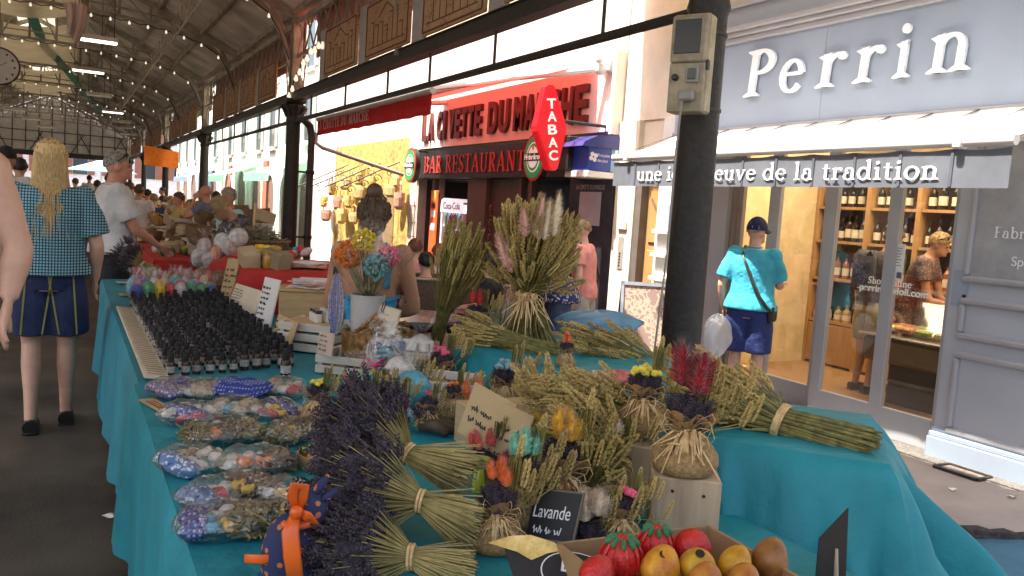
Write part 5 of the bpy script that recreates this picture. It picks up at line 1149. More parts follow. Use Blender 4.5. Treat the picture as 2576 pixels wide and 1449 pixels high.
# --- big lavender bunches in the foreground
def lavender(label, H, T, S, rh, n, seed, group='lavender bunches in the foreground', tip=.05):
    q = random.Random(seed); H, T, S = Vector(H), Vector(T), Vector(S); t_ = thing('lavender_bunch', label, 'lavender', (T.x, T.y, min(H.z, T.z, S.z)), 0, group); ax_ = (H - T).normalized(); a = ax_.orthogonal().normalized(); b = ax_.cross(a)
    hm, sm = MB(), MB()
    for i in range(n):
        th, rr = q.uniform(0, 6.283), math.sqrt(q.random()); dd = a * math.cos(th) + b * math.sin(th); lon = q.uniform(-1.35, .8) * (H - T).length * .45
        p_ = H + dd * (rh * rr * (1 - .25 * abs(lon) / (H - T).length)) + ax_ * lon; d = (p_ - T).normalized() + dd * .35
        spike(hm, p_, d, tip * q.uniform(.7, 1.3), .0088, q); thin(sm, p_, T + dd * .022 * rr, .0011)
        s_ = S + dd * (.062 * rr) + (S - T).normalized() * q.uniform(-.035, .02) + Vector((0, 0, -.02 * rr)); thin(sm, T + dd * .022 * rr, s_, .0013)
    hm.sph(H - ax_ * .02, (rh * .78, rh * .78, (H - T).length * .45), 12, 8, frame_rot(ax_))
    for i in range(60):
        th, rr = q.uniform(0, 6.283), math.sqrt(q.random()); dd = a * math.cos(th) + b * math.sin(th); thin(sm, T + dd * .022 * rr, S + dd * .066 * rr + (S - T).normalized() * q.uniform(-.05, .02), .0013)
    tag(hm.build('flower_heads', lavm, t_), kind='stuff'); tag(sm.build('stems', mat('lavender_stem', (.2, .17, .045), rough=.75, var=.4, sc=14, col2=(.44, .35, .12)), t_), kind='stuff')
    mb = MB()
    for o_ in (-.004, .004): mb.tube([T + ax_ * o_ + (a * math.cos(k * .5236) + b * math.sin(k * .5236)) * .026 for k in range(13)], .004, 5, cap=False)
    mb.build('tie', raff, t_)
lavender('topmost of the big dark lavender bunches in front', dep(905, 1068, 2.0), dep(1025, 1142, 1.96), dep(1180, 1178, 1.93), .112, 280, 1)
lavender('middle one of the big dark lavender bunches in front', dep(880, 1225, 1.86), dep(1058, 1262, 1.84), dep(1195, 1310, 1.82), .12, 300, 2)
lavender('lowest of the big dark lavender bunches in front', dep(870, 1395, 1.74), dep(1035, 1402, 1.73), dep(1180, 1440, 1.72), .115, 300, 3)
lavender('dark lavender bunch standing at the far corner of the stall', dep(318, 640, 6.6), dep(360, 665, 6.6), dep(395, 690, 6.6), .12, 120, 4, tip=.06)
# ------------------------------------------------------------------ bottles of oil in rows
cap_m = mat('black_cap', (.01, .01, .011), rough=.55, spec=.3); amber = mat('amber_glass', (.035, .016, .006), rough=.12); wl = mat('small_white_label', (.34, .32, .29), rough=.7, var=.5, sc=150, orand=.3)
mb = MB(); mb.lathe([(.0145, 0), (.0145, .044), (.012, .05), (.008, .053)], 9, mi=0); mb.lathe([(.0149, .012), (.0149, .034)], 9, mi=1); ob_me = mb.mesh('oil_bottle', [amber, wl])
mb = MB(); mb.lathe([(.0105, .051), (.0105, .078), (.0085, .081), (0, .081)], 9); oc_me = mb.mesh('cap', cap_m)
for m_ in (ob_me, oc_me): m_.polygons.foreach_set('use_smooth', [True] * len(m_.polygons)); m_.set_sharp_from_angle(angle=R(40))
ORD = 'first second third fourth fifth sixth seventh eighth ninth tenth eleventh twelfth thirteenth fourteenth fifteenth sixteenth seventeenth eighteenth nineteenth twentieth twenty-first twenty-second twenty-third twenty-fourth twenty-fifth'.split()
for i in range(11):
    for j in range(25):
        x, y = .385 + i * .052 + U(-.008, .008), 3.6 + j * .093 + U(-.02, .02) + i * .012
        s_ = (1.12 if i < 6 else 1.3) * U(.93, 1.06)
        if rnd.random() < .05: continue
        o = link('oil_bottle', ob_me, None, (x, y, TZ - .002), (0, 0, U(0, 6)), s_ * U(.97, 1.03)); link('cap', oc_me, o)
        tag(o, 'small dark oil bottle, %s row from the name board, %s from the front' % (ORD[i], ORD[j]), 'bottle', 'oil bottles in rows on the far cloth')
o = link('oil_bottle', ob_me, None, at(718, 948, Z=TZ), None, 1.5); link('cap', oc_me, o); tag(o, 'single dark oil bottle standing apart, right of the rows', 'bottle', 'oil bottles in rows on the far cloth')
def card(name, label, cat, bl, br, h, lean, m_, back=None, thick=.006, world_up=None):
    """upright card: bottom left and bottom right points, height, lean back in radians"""
    bl, br = Vector(bl), Vector(br); ax_ = (br - bl); w_ = ax_.length; ax_.normalize(); nrm = ax_.cross(Vector((0, 0, 1))).normalized()   # towards viewer if br is to the right
    if nrm.dot(CO - bl) < 0: nrm = -nrm
    up_ = Vector((0, 0, math.cos(lean))) - nrm * math.sin(lean); n2 = ax_.cross(up_); n2 = n2 if n2.dot(nrm) > 0 else -n2
    t_ = thing(name, label, cat, (bl + br) / 2)
    mb = MB(); mb.prism([(0, 0), (w_, 0), (w_, h), (0, h)], bl - n2 * thick, ax_, up_, n2 * thick); mb.build('board', back or m_, t_)
    mb = MB(); e = .03 * w_; mb.prism([(e, e), (w_ - e, e), (w_ - e, h - e), (e, h - e)], bl, ax_, up_, n2 * .0015); mb.build('written_face', m_, t_)
    return t_, bl, ax_, up_, n2
def handlines(t_, bl, ax_, up_, n2, x0, x1, zs, sz, m_, seed):
    q = random.Random(seed)
    for z in zs:
        mb = MB(); x = x0
        while x < x1 - sz:
            w_ = sz * q.uniform(1.2, 3.2); pts = []
            k = max(4, int(w_ / sz * 5))
            for i in range(k + 1): pts.append(bl + ax_ * (x + w_ * i / k) + up_ * (z + sz * .5 * math.sin(i * 1.9 + q.random()) + (sz * .5 if q.random() < .12 else 0)) + n2 * .0025)
            mb.tube(pts, sz * .13, 4, cap=False); x += w_ + sz * .7
        mb.build('handwriting', m_, t_)
paper = mat('cream_card', (.62, .54, .4), rough=.85, var=.08, sc=6); tan = mat('tan_card', (.5, .36, .18), rough=.85, var=.1, sc=8); whitep = mat('white_card', (.68, .66, .62), rough=.8, var=.05)
inkb = mat('black_marker', (.05, .045, .05), rough=.8); inkr = mat('red_marker', (.45, .06, .03), rough=.8)
# price board lying along the left edge
pb = thing('name_list_board', 'long cream board of printed oil names along the table edge', 'board', (.31, 4.5, TZ))
mb = MB(); mb.box((.325, 4.55, TZ + .012), (.095, 2.1, .012), Matrix.Rotation(R(8), 3, 'Y'), b=.002); mb.build('board', paper, pb)
for j in range(42): mb = MB(); mb.box((.325 + U(-.004, .004), 3.55 + j * .049, TZ + .0195), (.07, .012, .001), Matrix.Rotation(R(8), 3, 'Y')); mb.build('printed_line', mat('brown_print', (.35, .27, .18), rough=.9), pb)
for nm, x, y, w_, l_, rz, lab in (('price_tag', 318, 742, .09, .12, .1, 'small tan price tag lying at the far table corner'), ('price_tag', 394, 1020, .055, .2, .28, 'tan price tag with red writing at the near table edge')):
    p_ = at(x, y, Z=TZ + .004); t_ = thing(nm, lab, 'price tag', p_, rz); mb = MB(); mb.box((0, 0, .002), (w_, l_, .003)); mb.build('card', tan, t_, world=False)
    for k in range(3): mb = MB(); mb.box((-.012 + .012 * k, 0, .0045), (.004, l_ * .6, .001)); mb.build('writing', inkr if k else inkb, t_, world=False)
# ------------------------------------------------------------------ cellophane packets in rows (far)
clear = film('cellophane', fac=.12, rough=.05, bump=1.0, bsc=38, white=.0, edge=.45); clear2 = film('cellophane_soft', fac=.025, rough=.12, bump=.6, bsc=14, white=.0, edge=.22)
SC = [mat('sachet_%d' % i, c_, rough=.8, var=.4, sc=35) for i, c_ in enumerate(((.55, .04, .06), (.5, .4, .36), (.03, .06, .28), (.05, .28, .1), (.7, .45, .03), (.55, .5, .45), (.35, .1, .2), (.08, .35, .42), (.6, .25, .15)))]
fm = MB(); ph = 1.0
def pk(u, v):
    a = u * 6.283; prof = [(.045, 0), (.052, .03), (.05, .08), (.03, .115), (.012, .13), (.03, .155), (.045, .18)]; k = v * 6; i = min(int(k), 5); f = k - i; r = prof[i][0] * (1 - f) + prof[i + 1][0] * f; z = prof[i][1] * (1 - f) + prof[i + 1][1] * f
    r *= 1 + .12 * math.sin(a * 5 + v * 4) + (.25 * math.sin(a * 7) if v > .6 else 0); return Vector((r * math.cos(a), r * math.sin(a) * .7, z))
fm.grid(pk, 20, 12); pk_me = fm.mesh('wrapper', film('packet_film', fac=.035, rough=.1, bump=.9, bsc=30, edge=.25))
mb = MB(); mb.sph((0, 0, .05), (.042, .028, .048), 10, 8)
in_me = [(mb2 := MB()).sph((0, 0, .062), (.046, .032, .06), 10, 8).mesh('filled_sachet', s_) for s_ in SC]
k_ = 0
for r_ in range(4):
    for c_ in range(8):
        x = .42 + c_ * .068 + .02 * (r_ % 2); y = 6.02 + r_ * .17 + U(-.02, .02)
        t_ = thing('sachet_packet', None, 'packet', (x, y, TZ - .003), R(-28) + U(-.4, .4), 'cellophane packets in rows'); ci = rnd.randrange(9)
        t_['label'] = 'cellophane packet of %s sachets in the row behind the bottles' % ('red', 'cream', 'navy', 'green', 'yellow', 'white', 'plum', 'teal', 'coral')[ci]
        link('wrapper', pk_me, t_, (0, 0, 0)); link('filled_sachet', in_me[ci], t_); t_.scale = (1.0, 1.0, U(.95, 1.2)); k_ += 1
lp_ = at(322, 715, Z=TZ); t_ = thing('oval_dish', 'small oval pinkish dish at the far table corner', 'dish', (lp_.x, lp_.y, TZ)); mb = MB(); mb.lathe([(.05, 0), (.08, .012), (.085, .02), (.07, .015), (0, .01)], 20, sx=1.0, sy=.6); mb.build('dish', mat('pink_ceramic', (.55, .42, .36), rough=.4), t_, world=False, smooth=True)
# ------------------------------------------------------------------ standing cards behind the bottles
def c2(x0, y0, x1, y1, z): return at(x0, y0, Z=z), at(x1, y1, Z=z)
a, b_ = c2(548, 768, 578, 772, TZ); r_ = card('name_card', 'narrow tan card with black writing leaning behind the bottles', 'card', a, b_, .33, .25, tan); handlines(*r_, .01, .08, [.05 + .04 * i for i in range(6)], .016, inkb, 1)
a, b_ = c2(565, 785, 632, 812, TZ); r_ = card('price_list', 'cream printed price list sheet leaning behind the bottles', 'sheet', a, b_, .2, .35, paper); handlines(*r_, .015, .17, [.02 + .018 * i for i in range(9)], .008, mat('brown_print', (.35, .27, .18)), 2)
a, b_ = c2(634, 838, 672, 852, TZ); r_ = card('name_card', 'white hand lettered list board leaning behind the bottles', 'card', a, b_, .32, .2, whitep); handlines(*r_, .012, .1, [.03 + .029 * i for i in range(9)], .013, inkb, 3)
a, b_ = c2(676, 862, 722, 890, TZ); r_ = card('name_card', 'tan card with writing beside the white slatted crate', 'card', a, b_, .16, .3, tan); handlines(*r_, .012, .11, [.09, .12], .014, inkb, 4)
# ------------------------------------------------------------------ red draped boxes, magazines, pine box
redc2 = mat('red_table_cloth', (.42, .022, .014), rough=.8, var=.12, bump=.2, bsc=12)
p0 = at(690, 790, Z=TZ)
riser('red_draped_box', 'red cloth covered box behind the pine box', [(1.0, 5.55), (1.5, 5.35), (1.75, 5.9), (1.2, 6.1)], 1.02, TZ - .1, redc2, (.012, .01, .01, .01), 31, 'draped box'); riser('red_draped_box', 'longer red cloth covered box farther along the stall', [(.95, 6.5), (1.7, 6.2), (2.0, 7.0), (1.2, 7.3)], .98, TZ - .1, redc2, (.012, .01, .01, .01), 32, 'draped box')
pine = wood('pine_box_wood', (.5, .32, .13), (.6, .4, .19), sc=(3, 3, 18), rough=.5)
pbx = thing('pine_box', 'pale pine box with magazines on top behind the bottles', 'box', (1.31, 5.0, TZ))
rz_ = Matrix.Rotation(R(-20), 3, 'Z'); mb = MB(); mb.box((1.33, 5.05, TZ + .1), (.34, .26, .2), rz_, b=.004); mb.build('carcass', pine, pbx); mb = MB(); mb.box((1.33, 5.05, TZ + .208), (.37, .29, .016), rz_, b=.003); mb.build('lid', pine, pbx)
mgc = [mat('magazine_%d' % i, c_, rough=.45, var=.3, sc=14) for i, c_ in enumerate(((.6, .55, .5), (.65, .25, .12), (.55, .5, .5), (.5, .12, .08)))]
for i in range(6):
    p_ = (1.33 + U(-.04, .04), 5.05 + U(-.03, .03), TZ + .22 + i * .008); o = MB(); o.box((0, 0, 0), (.21, .28, .007)); m_ = o.build('magazine', mgc[(1, 0, 2, 1, 0, 2)[i]]); m_.location = p_; m_.rotation_euler = (0, 0, U(-.9, .2))
    tag(m_, ['orange covered magazine at the bottom of the pile on the pine box', 'magazine second from the bottom on the pine box', 'magazine third from the bottom on the pine box', 'orange magazine near the top on the pine box', 'pale magazine just below the top one on the pine box', 'top magazine of the pile on the pine box'][i], 'magazine', 'magazines on the pine box')
for i in range(4):
    p_ = (1.45 + U(-.05, .05), 5.7 + U(-.05, .05), 1.032 + i * .008); o = MB(); o.box((0, 0, 0), (.21, .28, .007)); m_ = o.build('magazine', mgc[(2, 1, 0, 2)[i]]); m_.location = p_; m_.rotation_euler = (0, 0, U(-.9, .2))
    tag(m_, ['bottom', 'second', 'third', 'top'][i] + ' magazine of the pile on the red cloth box', 'magazine', 'magazines on the red box')
# colourful sachets heaped on the far red box
for i in range(22):
    o = MB(); o.sph((0, 0, 0), (.06, .04, .03), 9, 6); c_ = (4, 2, 5, 7, 0, 5, 4)[i % 7]; m_ = o.build('cloth_sachet', SC[c_], smooth=True); m_.location = (1.25 + .5 * (i % 6) / 6 + U(-.03, .03), 6.55 + .35 * (i // 6) / 4 + U(-.03, .03), 1.01 + .035 * (i % 3)); m_.rotation_euler = (U(-.5, .5), U(-.5, .5), U(0, 6))
    tag(m_, '%s cloth sachet heaped on the far red box' % ('yellow', 'navy', 'white', 'teal', 'red', 'pale', 'golden')[i % 7], 'sachet', 'sachets heaped on the far red box')
# ------------------------------------------------------------------ slatted white crates
slatw = wood('whitewashed_wood', (.58, .52, .42), (.68, .62, .52), sc=(2, 2, 14), rough=.7)
def crate(label, c, rz, L, W_, H, slats=3, name='slatted_crate', m_=None):
    t_ = thing(name, label, 'crate', c, rz); m_ = m_ or slatw; sh = H / slats
    for k in range(slats):
        z = sh * (k + .5)
        for s_ in (-1, 1):
            mb = MB(); mb.box((0, s_ * W_ / 2, z), (L, .01, sh * .76), b=.002); mb.build('slat', m_, t_, world=False)
            mb = MB(); mb.box((s_ * L / 2, 0, z), (.01, W_ - .012, sh * .76), b=.002); mb.build('slat', m_, t_, world=False)
    for sx in (-1, 1):
        for sy in (-1, 1): mb = MB(); mb.box((sx * (L / 2 - .018), sy * (W_ / 2 - .018), H / 2), (.022, .022, H)); mb.build('corner_post', m_, t_, world=False)
    mb = MB(); mb.box((0, 0, .006), (L - .02, W_ - .02, .008)); mb.build('bottom', m_, t_, world=False)
    return t_
c1 = at(780, 890, Z=TZ); crate('white slatted crate of small jars beside the pine box', (c1.x + .06, c1.y + .12, TZ), R(-42), .3, .24, .15)
mb = MB(); mb.box((0, 0, 0), (.27, .21, .008)); o = mb.build('crate_insert', wood('cork_board', (.5, .32, .14), (.58, .4, .2))); o.location = (c1.x + .06, c1.y + .12, TZ + .142); o.rotation_euler = (0, 0, R(-42)); tag(o, 'tan board laid inside the white slatted crate', 'board')
for i in range(9):
    mb = MB(); mb.lathe([(.017, 0), (.017, .03), (.012, .036)], 9, mi=0); mb.lathe([(.014, .036), (.014, .05), (0, .05)], 9, mi=1); o = mb.build('small_jar', [mat('white_jar', (.62, .6, .52), rough=.35), (mat('white_lid', (.7, .68, .62), rough=.4) if i % 3 else capk)], smooth=True, ang=40)
    o.location = (c1.x + .06 + .05 * (i % 3) - .03 + .02, c1.y + .12 + .05 * (i // 3) - .06, TZ + .147); o.scale = (1.2,) * 3; tag(o, 'tiny white jar standing on the slatted crate', 'jar', 'tiny jars on the slatted crate')
c2_ = at(880, 950, Z=TZ); cr2 = (c2_.x + .1, c2_.y + .1, TZ); crate('white slatted crate holding the bark basket', cr2, R(-40), .36, .26, .09, 2)
bk_ = thing('bark_basket', 'brown bark basket of cinnamon sticks in the white crate', 'basket', (cr2[0] + .06, cr2[1] + .0, TZ + .02)); bk_.scale = (1.3, 1.3, 1.3); bark = mat('bark', (.24, .12, .03), rough=.9, var=.6, sc=60, bump=1, bsc=120, col2=(.4, .21, .06))
mb = MB(); mb.lathe([(.095, 0), (.11, .02), (.115, .13), (.105, .132), (.1, .1), (0, .1)], 26, sx=1.15, sy=.9); mb.build('basket_wall', bark, bk_, world=False, smooth=True)
for i in range(46):
    mb = MB(); a = U(0, 6.28); r = U(0, .08); d = Vector((U(-1, 1), U(-1, 1), U(-.15, .5))).normalized(); c_ = Vector((r * math.cos(a), r * math.sin(a) * .85, .12 + U(0, .045))); mb.tube([c_ - d * .045, c_ + d * .045], .0065, 6); mb.build('cinnamon_stick', mat('cinnamon', (.36, .19, .06), rough=.8, var=.3, sc=30, orand=.3, col2=(.5, .3, .12)), bk_, world=False)
a, b_ = at(796, 905, Z=TZ + .06), at(832, 915, Z=TZ + .06); r_ = card('small_card', 'small pinkish written card leaning on the bark basket', 'card', a + Vector((0, 0, .03)), b_ + Vector((0, 0, .03)), .1, .1, mat('pink_card', (.6, .46, .36), rough=.85)); handlines(*r_, .01, .07, [.02, .04, .06, .08], .009, mat('brown_print', (.35, .27, .18)), 5)
a, b_ = at(898, 838, D=3.72), at(985, 868, D=3.62); r_ = card('clipped_note', 'cream handwritten note with paper clip above the bark basket', 'card', a, b_, .16, .35, paper, back=tan); handlines(*r_, .015, .14, [.03, .06, .09, .12], .007, mat('faint_ink', (.4, .34, .24)), 6)
bl, ax_, up_, n2 = r_[1:]; mb = MB(); mb.tube([bl + ax_ * .1 + up_ * .17 + n2 * .004, bl + ax_ * .1 + up_ * .13 + n2 * .004, bl + ax_ * .11 + up_ * .125 + n2 * .004, bl + ax_ * .115 + up_ * .165 + n2 * .004, bl + ax_ * .105 + up_ * .175 + n2 * .004], .002, 5); mb.build('paper_clip', black, r_[0]); mb = MB(); q0 = bl + ax_ * .06 - n2 * .01; mb.tube([Vector((q0.x, q0.y, TZ + .03)), q0 + up_ * .05], .004, 6); mb.build('support_stick', tan, r_[0])
c3 = at(1090, 1060, Z=TZ); crate('white slatted crate standing behind the posies', (c3.x + .08, c3.y + .18, TZ), R(-35), .34, .22, .13)
# tray of printed packets
tp = at(1030, 905, D=3.5); t_ = thing('printed_tray', 'tilted white tray of printed soap packets behind the pink posy', 'tray', tp); rr_ = Matrix.Rotation(R(-35), 3, 'Z') @ Matrix.Rotation(R(50), 3, 'X')
mb = MB(); mb.box(tp, (.18, .2, .012), rr_, b=.003); mb.build('tray', slatw, t_)
for i in range(9): mb = MB(); mb.box(tp + rr_ @ Vector((-.055 + .055 * (i % 3), -.06 + .058 * (i // 3), .014)), (.045, .045, .014), rr_, b=.003); mb.build('packet', (SC[5], mat('tin_gold', (.45, .33, .15), rough=.4), SC[2], mat('white_jar', (.62, .6, .52)))[i % 4], t_)
# ------------------------------------------------------------------ cellophane cone of bright dried flowers
D9 = 3.75; tip = dep(925, 768, D9); co_ = thing('flower_cone', 'cellophane cone of orange, yellow, pink and teal dried flowers', 'bouquet', tip)
for nm, x, y, r_, cc in (('orange_flowers', 878, 640, .064, (.85, .2, .015)), ('yellow_flowers', 915, 606, .055, (.7, .55, .03)), ('pink_flowers', 978, 645, .052, (.8, .2, .28)), ('teal_flowers', 945, 672, .06, (.14, .36, .36))):
    q = random.Random(x); p_ = dep(x, y, D9 + U(-.05, .05)); mb = MB()
    for k in range(150):
        d = Vector((q.gauss(0, 1), q.gauss(0, 1), q.gauss(0, 1))).normalized(); mb.sph(p_ + d * r_ * q.uniform(.75, 1.02), r_ * .13, 5, 4)
    tag(mb.build(nm, mat('dry_' + nm, cc, rough=.85, var=.35, sc=50), co_), kind='stuff')
    mb = MB()
    for k in range(14): e = tip + (p_ - tip) * .08 + Vector((q.uniform(-1, 1), q.uniform(-1, 1), 0)) * .015; thin(mb, e, p_ + Vector((q.uniform(-1, 1), q.uniform(-1, 1), q.uniform(-1, .2))) * r_ * .6, .0018)
    tag(mb.build('stems', strawg, co_), kind='stuff')
for j in range(4):
    q = random.Random(40 + j); pc_ = ((865, 605), (912, 575), (985, 600), (945, 625))[j]; top = dep(pc_[0], pc_[1], D9 + (-.03, .03, 0, -.06)[j]); ax_ = (top - tip); l = ax_.length; ax_.normalize(); a = ax_.orthogonal().normalized(); b = ax_.cross(a)
    def cone(u, v):
        th = u * 6.283; r = .012 + (.11 if j else .1) * v ** .9; r *= 1 + v * (.1 * math.sin(th * 5 + j) + .08 * math.sin(th * 11 + 2 * j)); return tip + ax_ * (l * v * (1.0 + .13 * v * math.sin(th * 3 + j * 2))) + a * (r * math.cos(th)) + b * (r * math.sin(th))
    mb = MB(); mb.grid(cone, 36, 12); mb.build('cellophane_wrap', clear2, co_, smooth=True)
wp0 = thing('white_pot', 'plain white pot holding the cellophane flower cone', 'pot', (tip.x, tip.y, TZ)); mb = MB(); hh = max(.06, tip.z - TZ + .05); mb.lathe([(.06, 0), (.066, .005), (.078, hh), (.072, hh), (.06, .02), (0, .02)], 24); mb.build('pot', mat('white_pot_glaze', (.42, .4, .37), rough=.5, var=.2), wp0, world=False, smooth=True); wp0.children[0].data.set_sharp_from_angle(angle=R(40))
# ribbon hank hanging beside it
hp = dep(848, 690, 3.9); t_ = thing('hanging_wand', 'mauve and blue woven lavender wands hanging in a hank', 'lavender wands', hp - Vector((0, 0, .28)))
mb = MB(); mb.tube([Vector((hp.x, hp.y + .05, TZ)), Vector((hp.x, hp.y + .05, hp.z + .03)), hp + Vector((0, 0, .01))], .006, 6); mb.build('hook_stand', black, t_); 
for i in range(26):
    q = random.Random(i); o_ = Vector((c_r.x, c_r.y, 0)) * q.uniform(-.04, .04); mb = MB(); l = q.uniform(.22, .3); mb.tube([hp + o_ * .4, hp + o_ - Vector((0, 0, l * .4)), hp + o_ * .9 - Vector((0, 0, l * .75)), hp + o_ * .25 - Vector((0, 0, l))], [.003, .006, .006, .002], 5)
    mb.build('ribbon_strand', mat('strand_%d' % (i % 4), ((.3, .27, .42), (.16, .2, .42), (.48, .44, .46), (.36, .26, .2))[i % 4], rough=.6, var=.4, sc=90), t_)
# teal bear in cellophane with pink bow
bp_ = at(965, 985, Z=TZ); t_ = thing('wrapped_bear', 'small teal figure in cellophane with bright pink bow', 'wrapped gift', bp_); tl_ = mat('teal_felt', (.09, .2, .24), rough=.8, var=.2)
for nm, c_, r_ in (('body', (0, 0, .06), (.04, .035, .055)), ('head', (0, 0, .135), (.032, .03, .03)), ('ear', (-.024, 0, .163), .012), ('ear', (.024, 0, .163), .012)): mb = MB(); mb.sph(c_, r_, 12, 9); mb.build(nm, tl_, t_, world=False, smooth=True)
mb = MB()
for s_ in (-1, 1): mb.tube([(-.03, -.035, .1), (-.03 + s_ * .03, -.045, .125), (-.03 + s_ * .045, -.045, .105), (-.03, -.037, .1)], .011, 6, flat=.4); mb.tube([(-.03, -.036, .1), (-.03 + s_ * .012, -.045, .06), (-.03 + s_ * .02, -.045, .015)], .011, 5, flat=.3)
mb.sph((-.03, -.04, .1), .011, 8, 6); mb.build('pink_bow', mat('pink_satin', (.75, .05, .17), rough=.35), t_, world=False, smooth=True)
mb = MB(); mb.grid(lambda u, v: Vector(((.055 + .012 * math.sin(u * 30)) * math.cos(u * 6.283) * (1 - .5 * max(0, v - .6)), (.05 + .01 * math.sin(u * 23)) * math.sin(u * 6.283) * (1 - .5 * max(0, v - .6)), .24 * v)), 26, 8); mb.build('cellophane_wrap', clear, t_, world=False, smooth=True); t_.scale = (1.15,) * 3; t_.rotation_euler = (0, 0, -YAW)
# ------------------------------------------------------------------ boxes and blocks on the near table
weath = wood('weathered_wood', (.36, .255, .15), (.52, .39, .25), sc=(16, 16, 1.6), rough=.8, bump=.4)
bl_, br_ = dep(1632, 1320, 2.02), dep(1806, 1335, 1.98)
def vblock(name, label, px, depth, hgt, back, m_, mcat='box', nails=()):
    """upright box whose front face is given by two bottom pixels"""
    a, b = at(px[0], px[1], D=depth), at(px[2], px[3], D=depth - .02); a.z = b.z = min(a.z, b.z); 
    t_ = thing(name, label, mcat, ((a.x + b.x) / 2, (a.y + b.y) / 2, a.z)); ax_ = (b - a); w_ = ax_.length; ax_.normalize(); dp_ = Vector((-ax_.y, ax_.x, 0)); dp_ = dp_ if dp_.dot(a - CO) > 0 else -dp_
    rot = Matrix((ax_, dp_, Vector((0, 0, 1)))).transposed(); mb = MB(); mb.box((a + b) / 2 + dp_ * (back / 2) + Vector((0, 0, hgt / 2)), (w_, back, hgt), rot, b=.004); mb.build('block_body', m_, t_)
    for (u, v) in nails:
        mb = MB(); mb.lathe([(.004, 0), (.004, .003), (0, .004)], 8, a + ax_ * (w_ * u) + Vector((0, 0, hgt * v)), frame_rot(-dp_)); mb.build('screw', black, t_)
    return t_, a, ax_, dp_, w_
p_ = at(1718, 1186, D=2.04)
hb = p_.z - TZ
vblock('weathered_block', 'upright weathered wooden block under the crimson posy', (1630, 1340, 1806, 1345), 2.0, p_.z - at(1630, 1340, D=2.0).z, .14, weath, 'wooden block', ((.3, .78), (.75, .74)))
p2_ = at(1612, 1085, D=2.3); vblock('weathered_block', 'weathered wooden block under the yellow ball posy', (1545, 1270, 1640, 1290), 2.24, p2_.z - TZ, .14, weath, 'wooden block')
# pale box with tag card and yellow cicada
bz = at(1300, 1040, Z=.86)
t_ = thing('pale_box', 'pale wooden box with handwritten tag cards on its front', 'box', (1.27, 2.3, TZ))
a, b = at(1205, 1152, Z=TZ), at(1398, 1135, Z=TZ); a.z = b.z = TZ
ax_ = (b - a); w_ = ax_.length; ax_.normalize(); dp_ = Vector((-ax_.y, ax_.x, 0)); dp_ = dp_ if dp_.dot(a - CO) > 0 else -dp_
rot = Matrix((ax_, dp_, Vector((0, 0, 1)))).transposed(); boxh = .135
palew = wood('pale_box_wood', (.46, .34, .18), (.54, .42, .24), sc=(2, 2, 14)); mb = MB(); mb.box((a + b) / 2 + dp_ * .1 + Vector((0, 0, boxh / 2)), (w_, .2, boxh), rot, b=.004); mb.build('box_body', palew, t_); t_.location = ((a + b) / 2 + dp_ * .1)
t_.children[0].location = -((a + b) / 2 + dp_ * .1) + Vector((1.27, 2.3, TZ))
ca = card('tag_card', 'tan tag card with looping handwriting on the pale box', 'card', at(1150, 1085, D=2.5), at(1255, 1150, D=2.4), .16, .45, tan); handlines(*ca[0:1], *ca[1:], .02, .12, [.05, .085], .014, inkb, 8)
ca = card('tag_card', 'second tan tag card reading a handwritten line on the pale box', 'card', at(1225, 1125, D=2.42), at(1302, 1165, D=2.34), .14, .45, tan); handlines(*ca[0:1], *ca[1:], .015, .09, [.04, .07], .013, inkb, 9)
def cicada(label, p_, d, l, col, stripes=True, name='ceramic_cicada', extra=None):
    """glazed cicada: tapering body, striped head, two folded wings"""
    t_ = thing(name, label, 'ornament', p_); d = Vector(d).normalized(); rot = frame_rot(d); m_ = mat('glaze_%s' % col[0], col[1], rough=.25, var=.15)
    mb = MB(); mb.lathe([(0, -.5 * l), (.1 * l, -.44 * l), (.17 * l, -.25 * l), (.2 * l, 0), (.19 * l, .2 * l), (.16 * l, .34 * l), (.1 * l, .43 * l), (0, .46 * l)], 14, rot=rot, sx=1., sy=.75); mb.build('body', m_, t_, world=False, smooth=True)
    for s_ in (-1, 1): mb = MB(); mb.sph(rot @ Vector((s_ * .11 * l, .06 * l, -.12 * l)), (.1 * l, .05 * l, .38 * l), 10, 8, rot @ Matrix.Rotation(R(s_ * 8), 3, 'Y')); mb.build('wing', m_, t_, world=False, smooth=True); mb = MB(); mb.sph(rot @ Vector((s_ * .12 * l, .02 * l, .38 * l)), .04 * l, 8, 6); mb.build('eye', black, t_, world=False, smooth=True)
    if stripes:
        for z in (.16, .25, .33): mb = MB(); mb.lathe([(.192 * l * (1 - (z - .1) * .6), z * l - .01 * l), (.197 * l * (1 - (z - .1) * .6), z * l + .012 * l)], 14, rot=rot, sx=1.02, sy=.78); mb.build('stripe', black, t_, world=False)
    if extra: mb = MB(); [mb.sph(rot @ Vector((.05 * l * math.cos(k), .05 * l * math.sin(k), .5 * l)), .05 * l, 6, 5) for k in range(6)]; mb.build('pink_flower', flm('pink'), t_, world=False)
    return t_
cp = at(1345, 1040, D=2.42); cicada('bright yellow ceramic cicada with pink flower on the pale box', Vector((cp.x, cp.y, TZ + boxh + .022)), c_r * 1 + Vector((0, 0, .25)), .125, ('yellow', (.75, .42, .01)), extra=1)
cp = at(1215, 1185, D=2.25); cicada('lime and cream ceramic cicada half hidden by the lavender stems', Vector((cp.x, cp.y, TZ + .04)), Vector((.3, .2, 1)), .12, ('lime', (.35, .42, .03)))
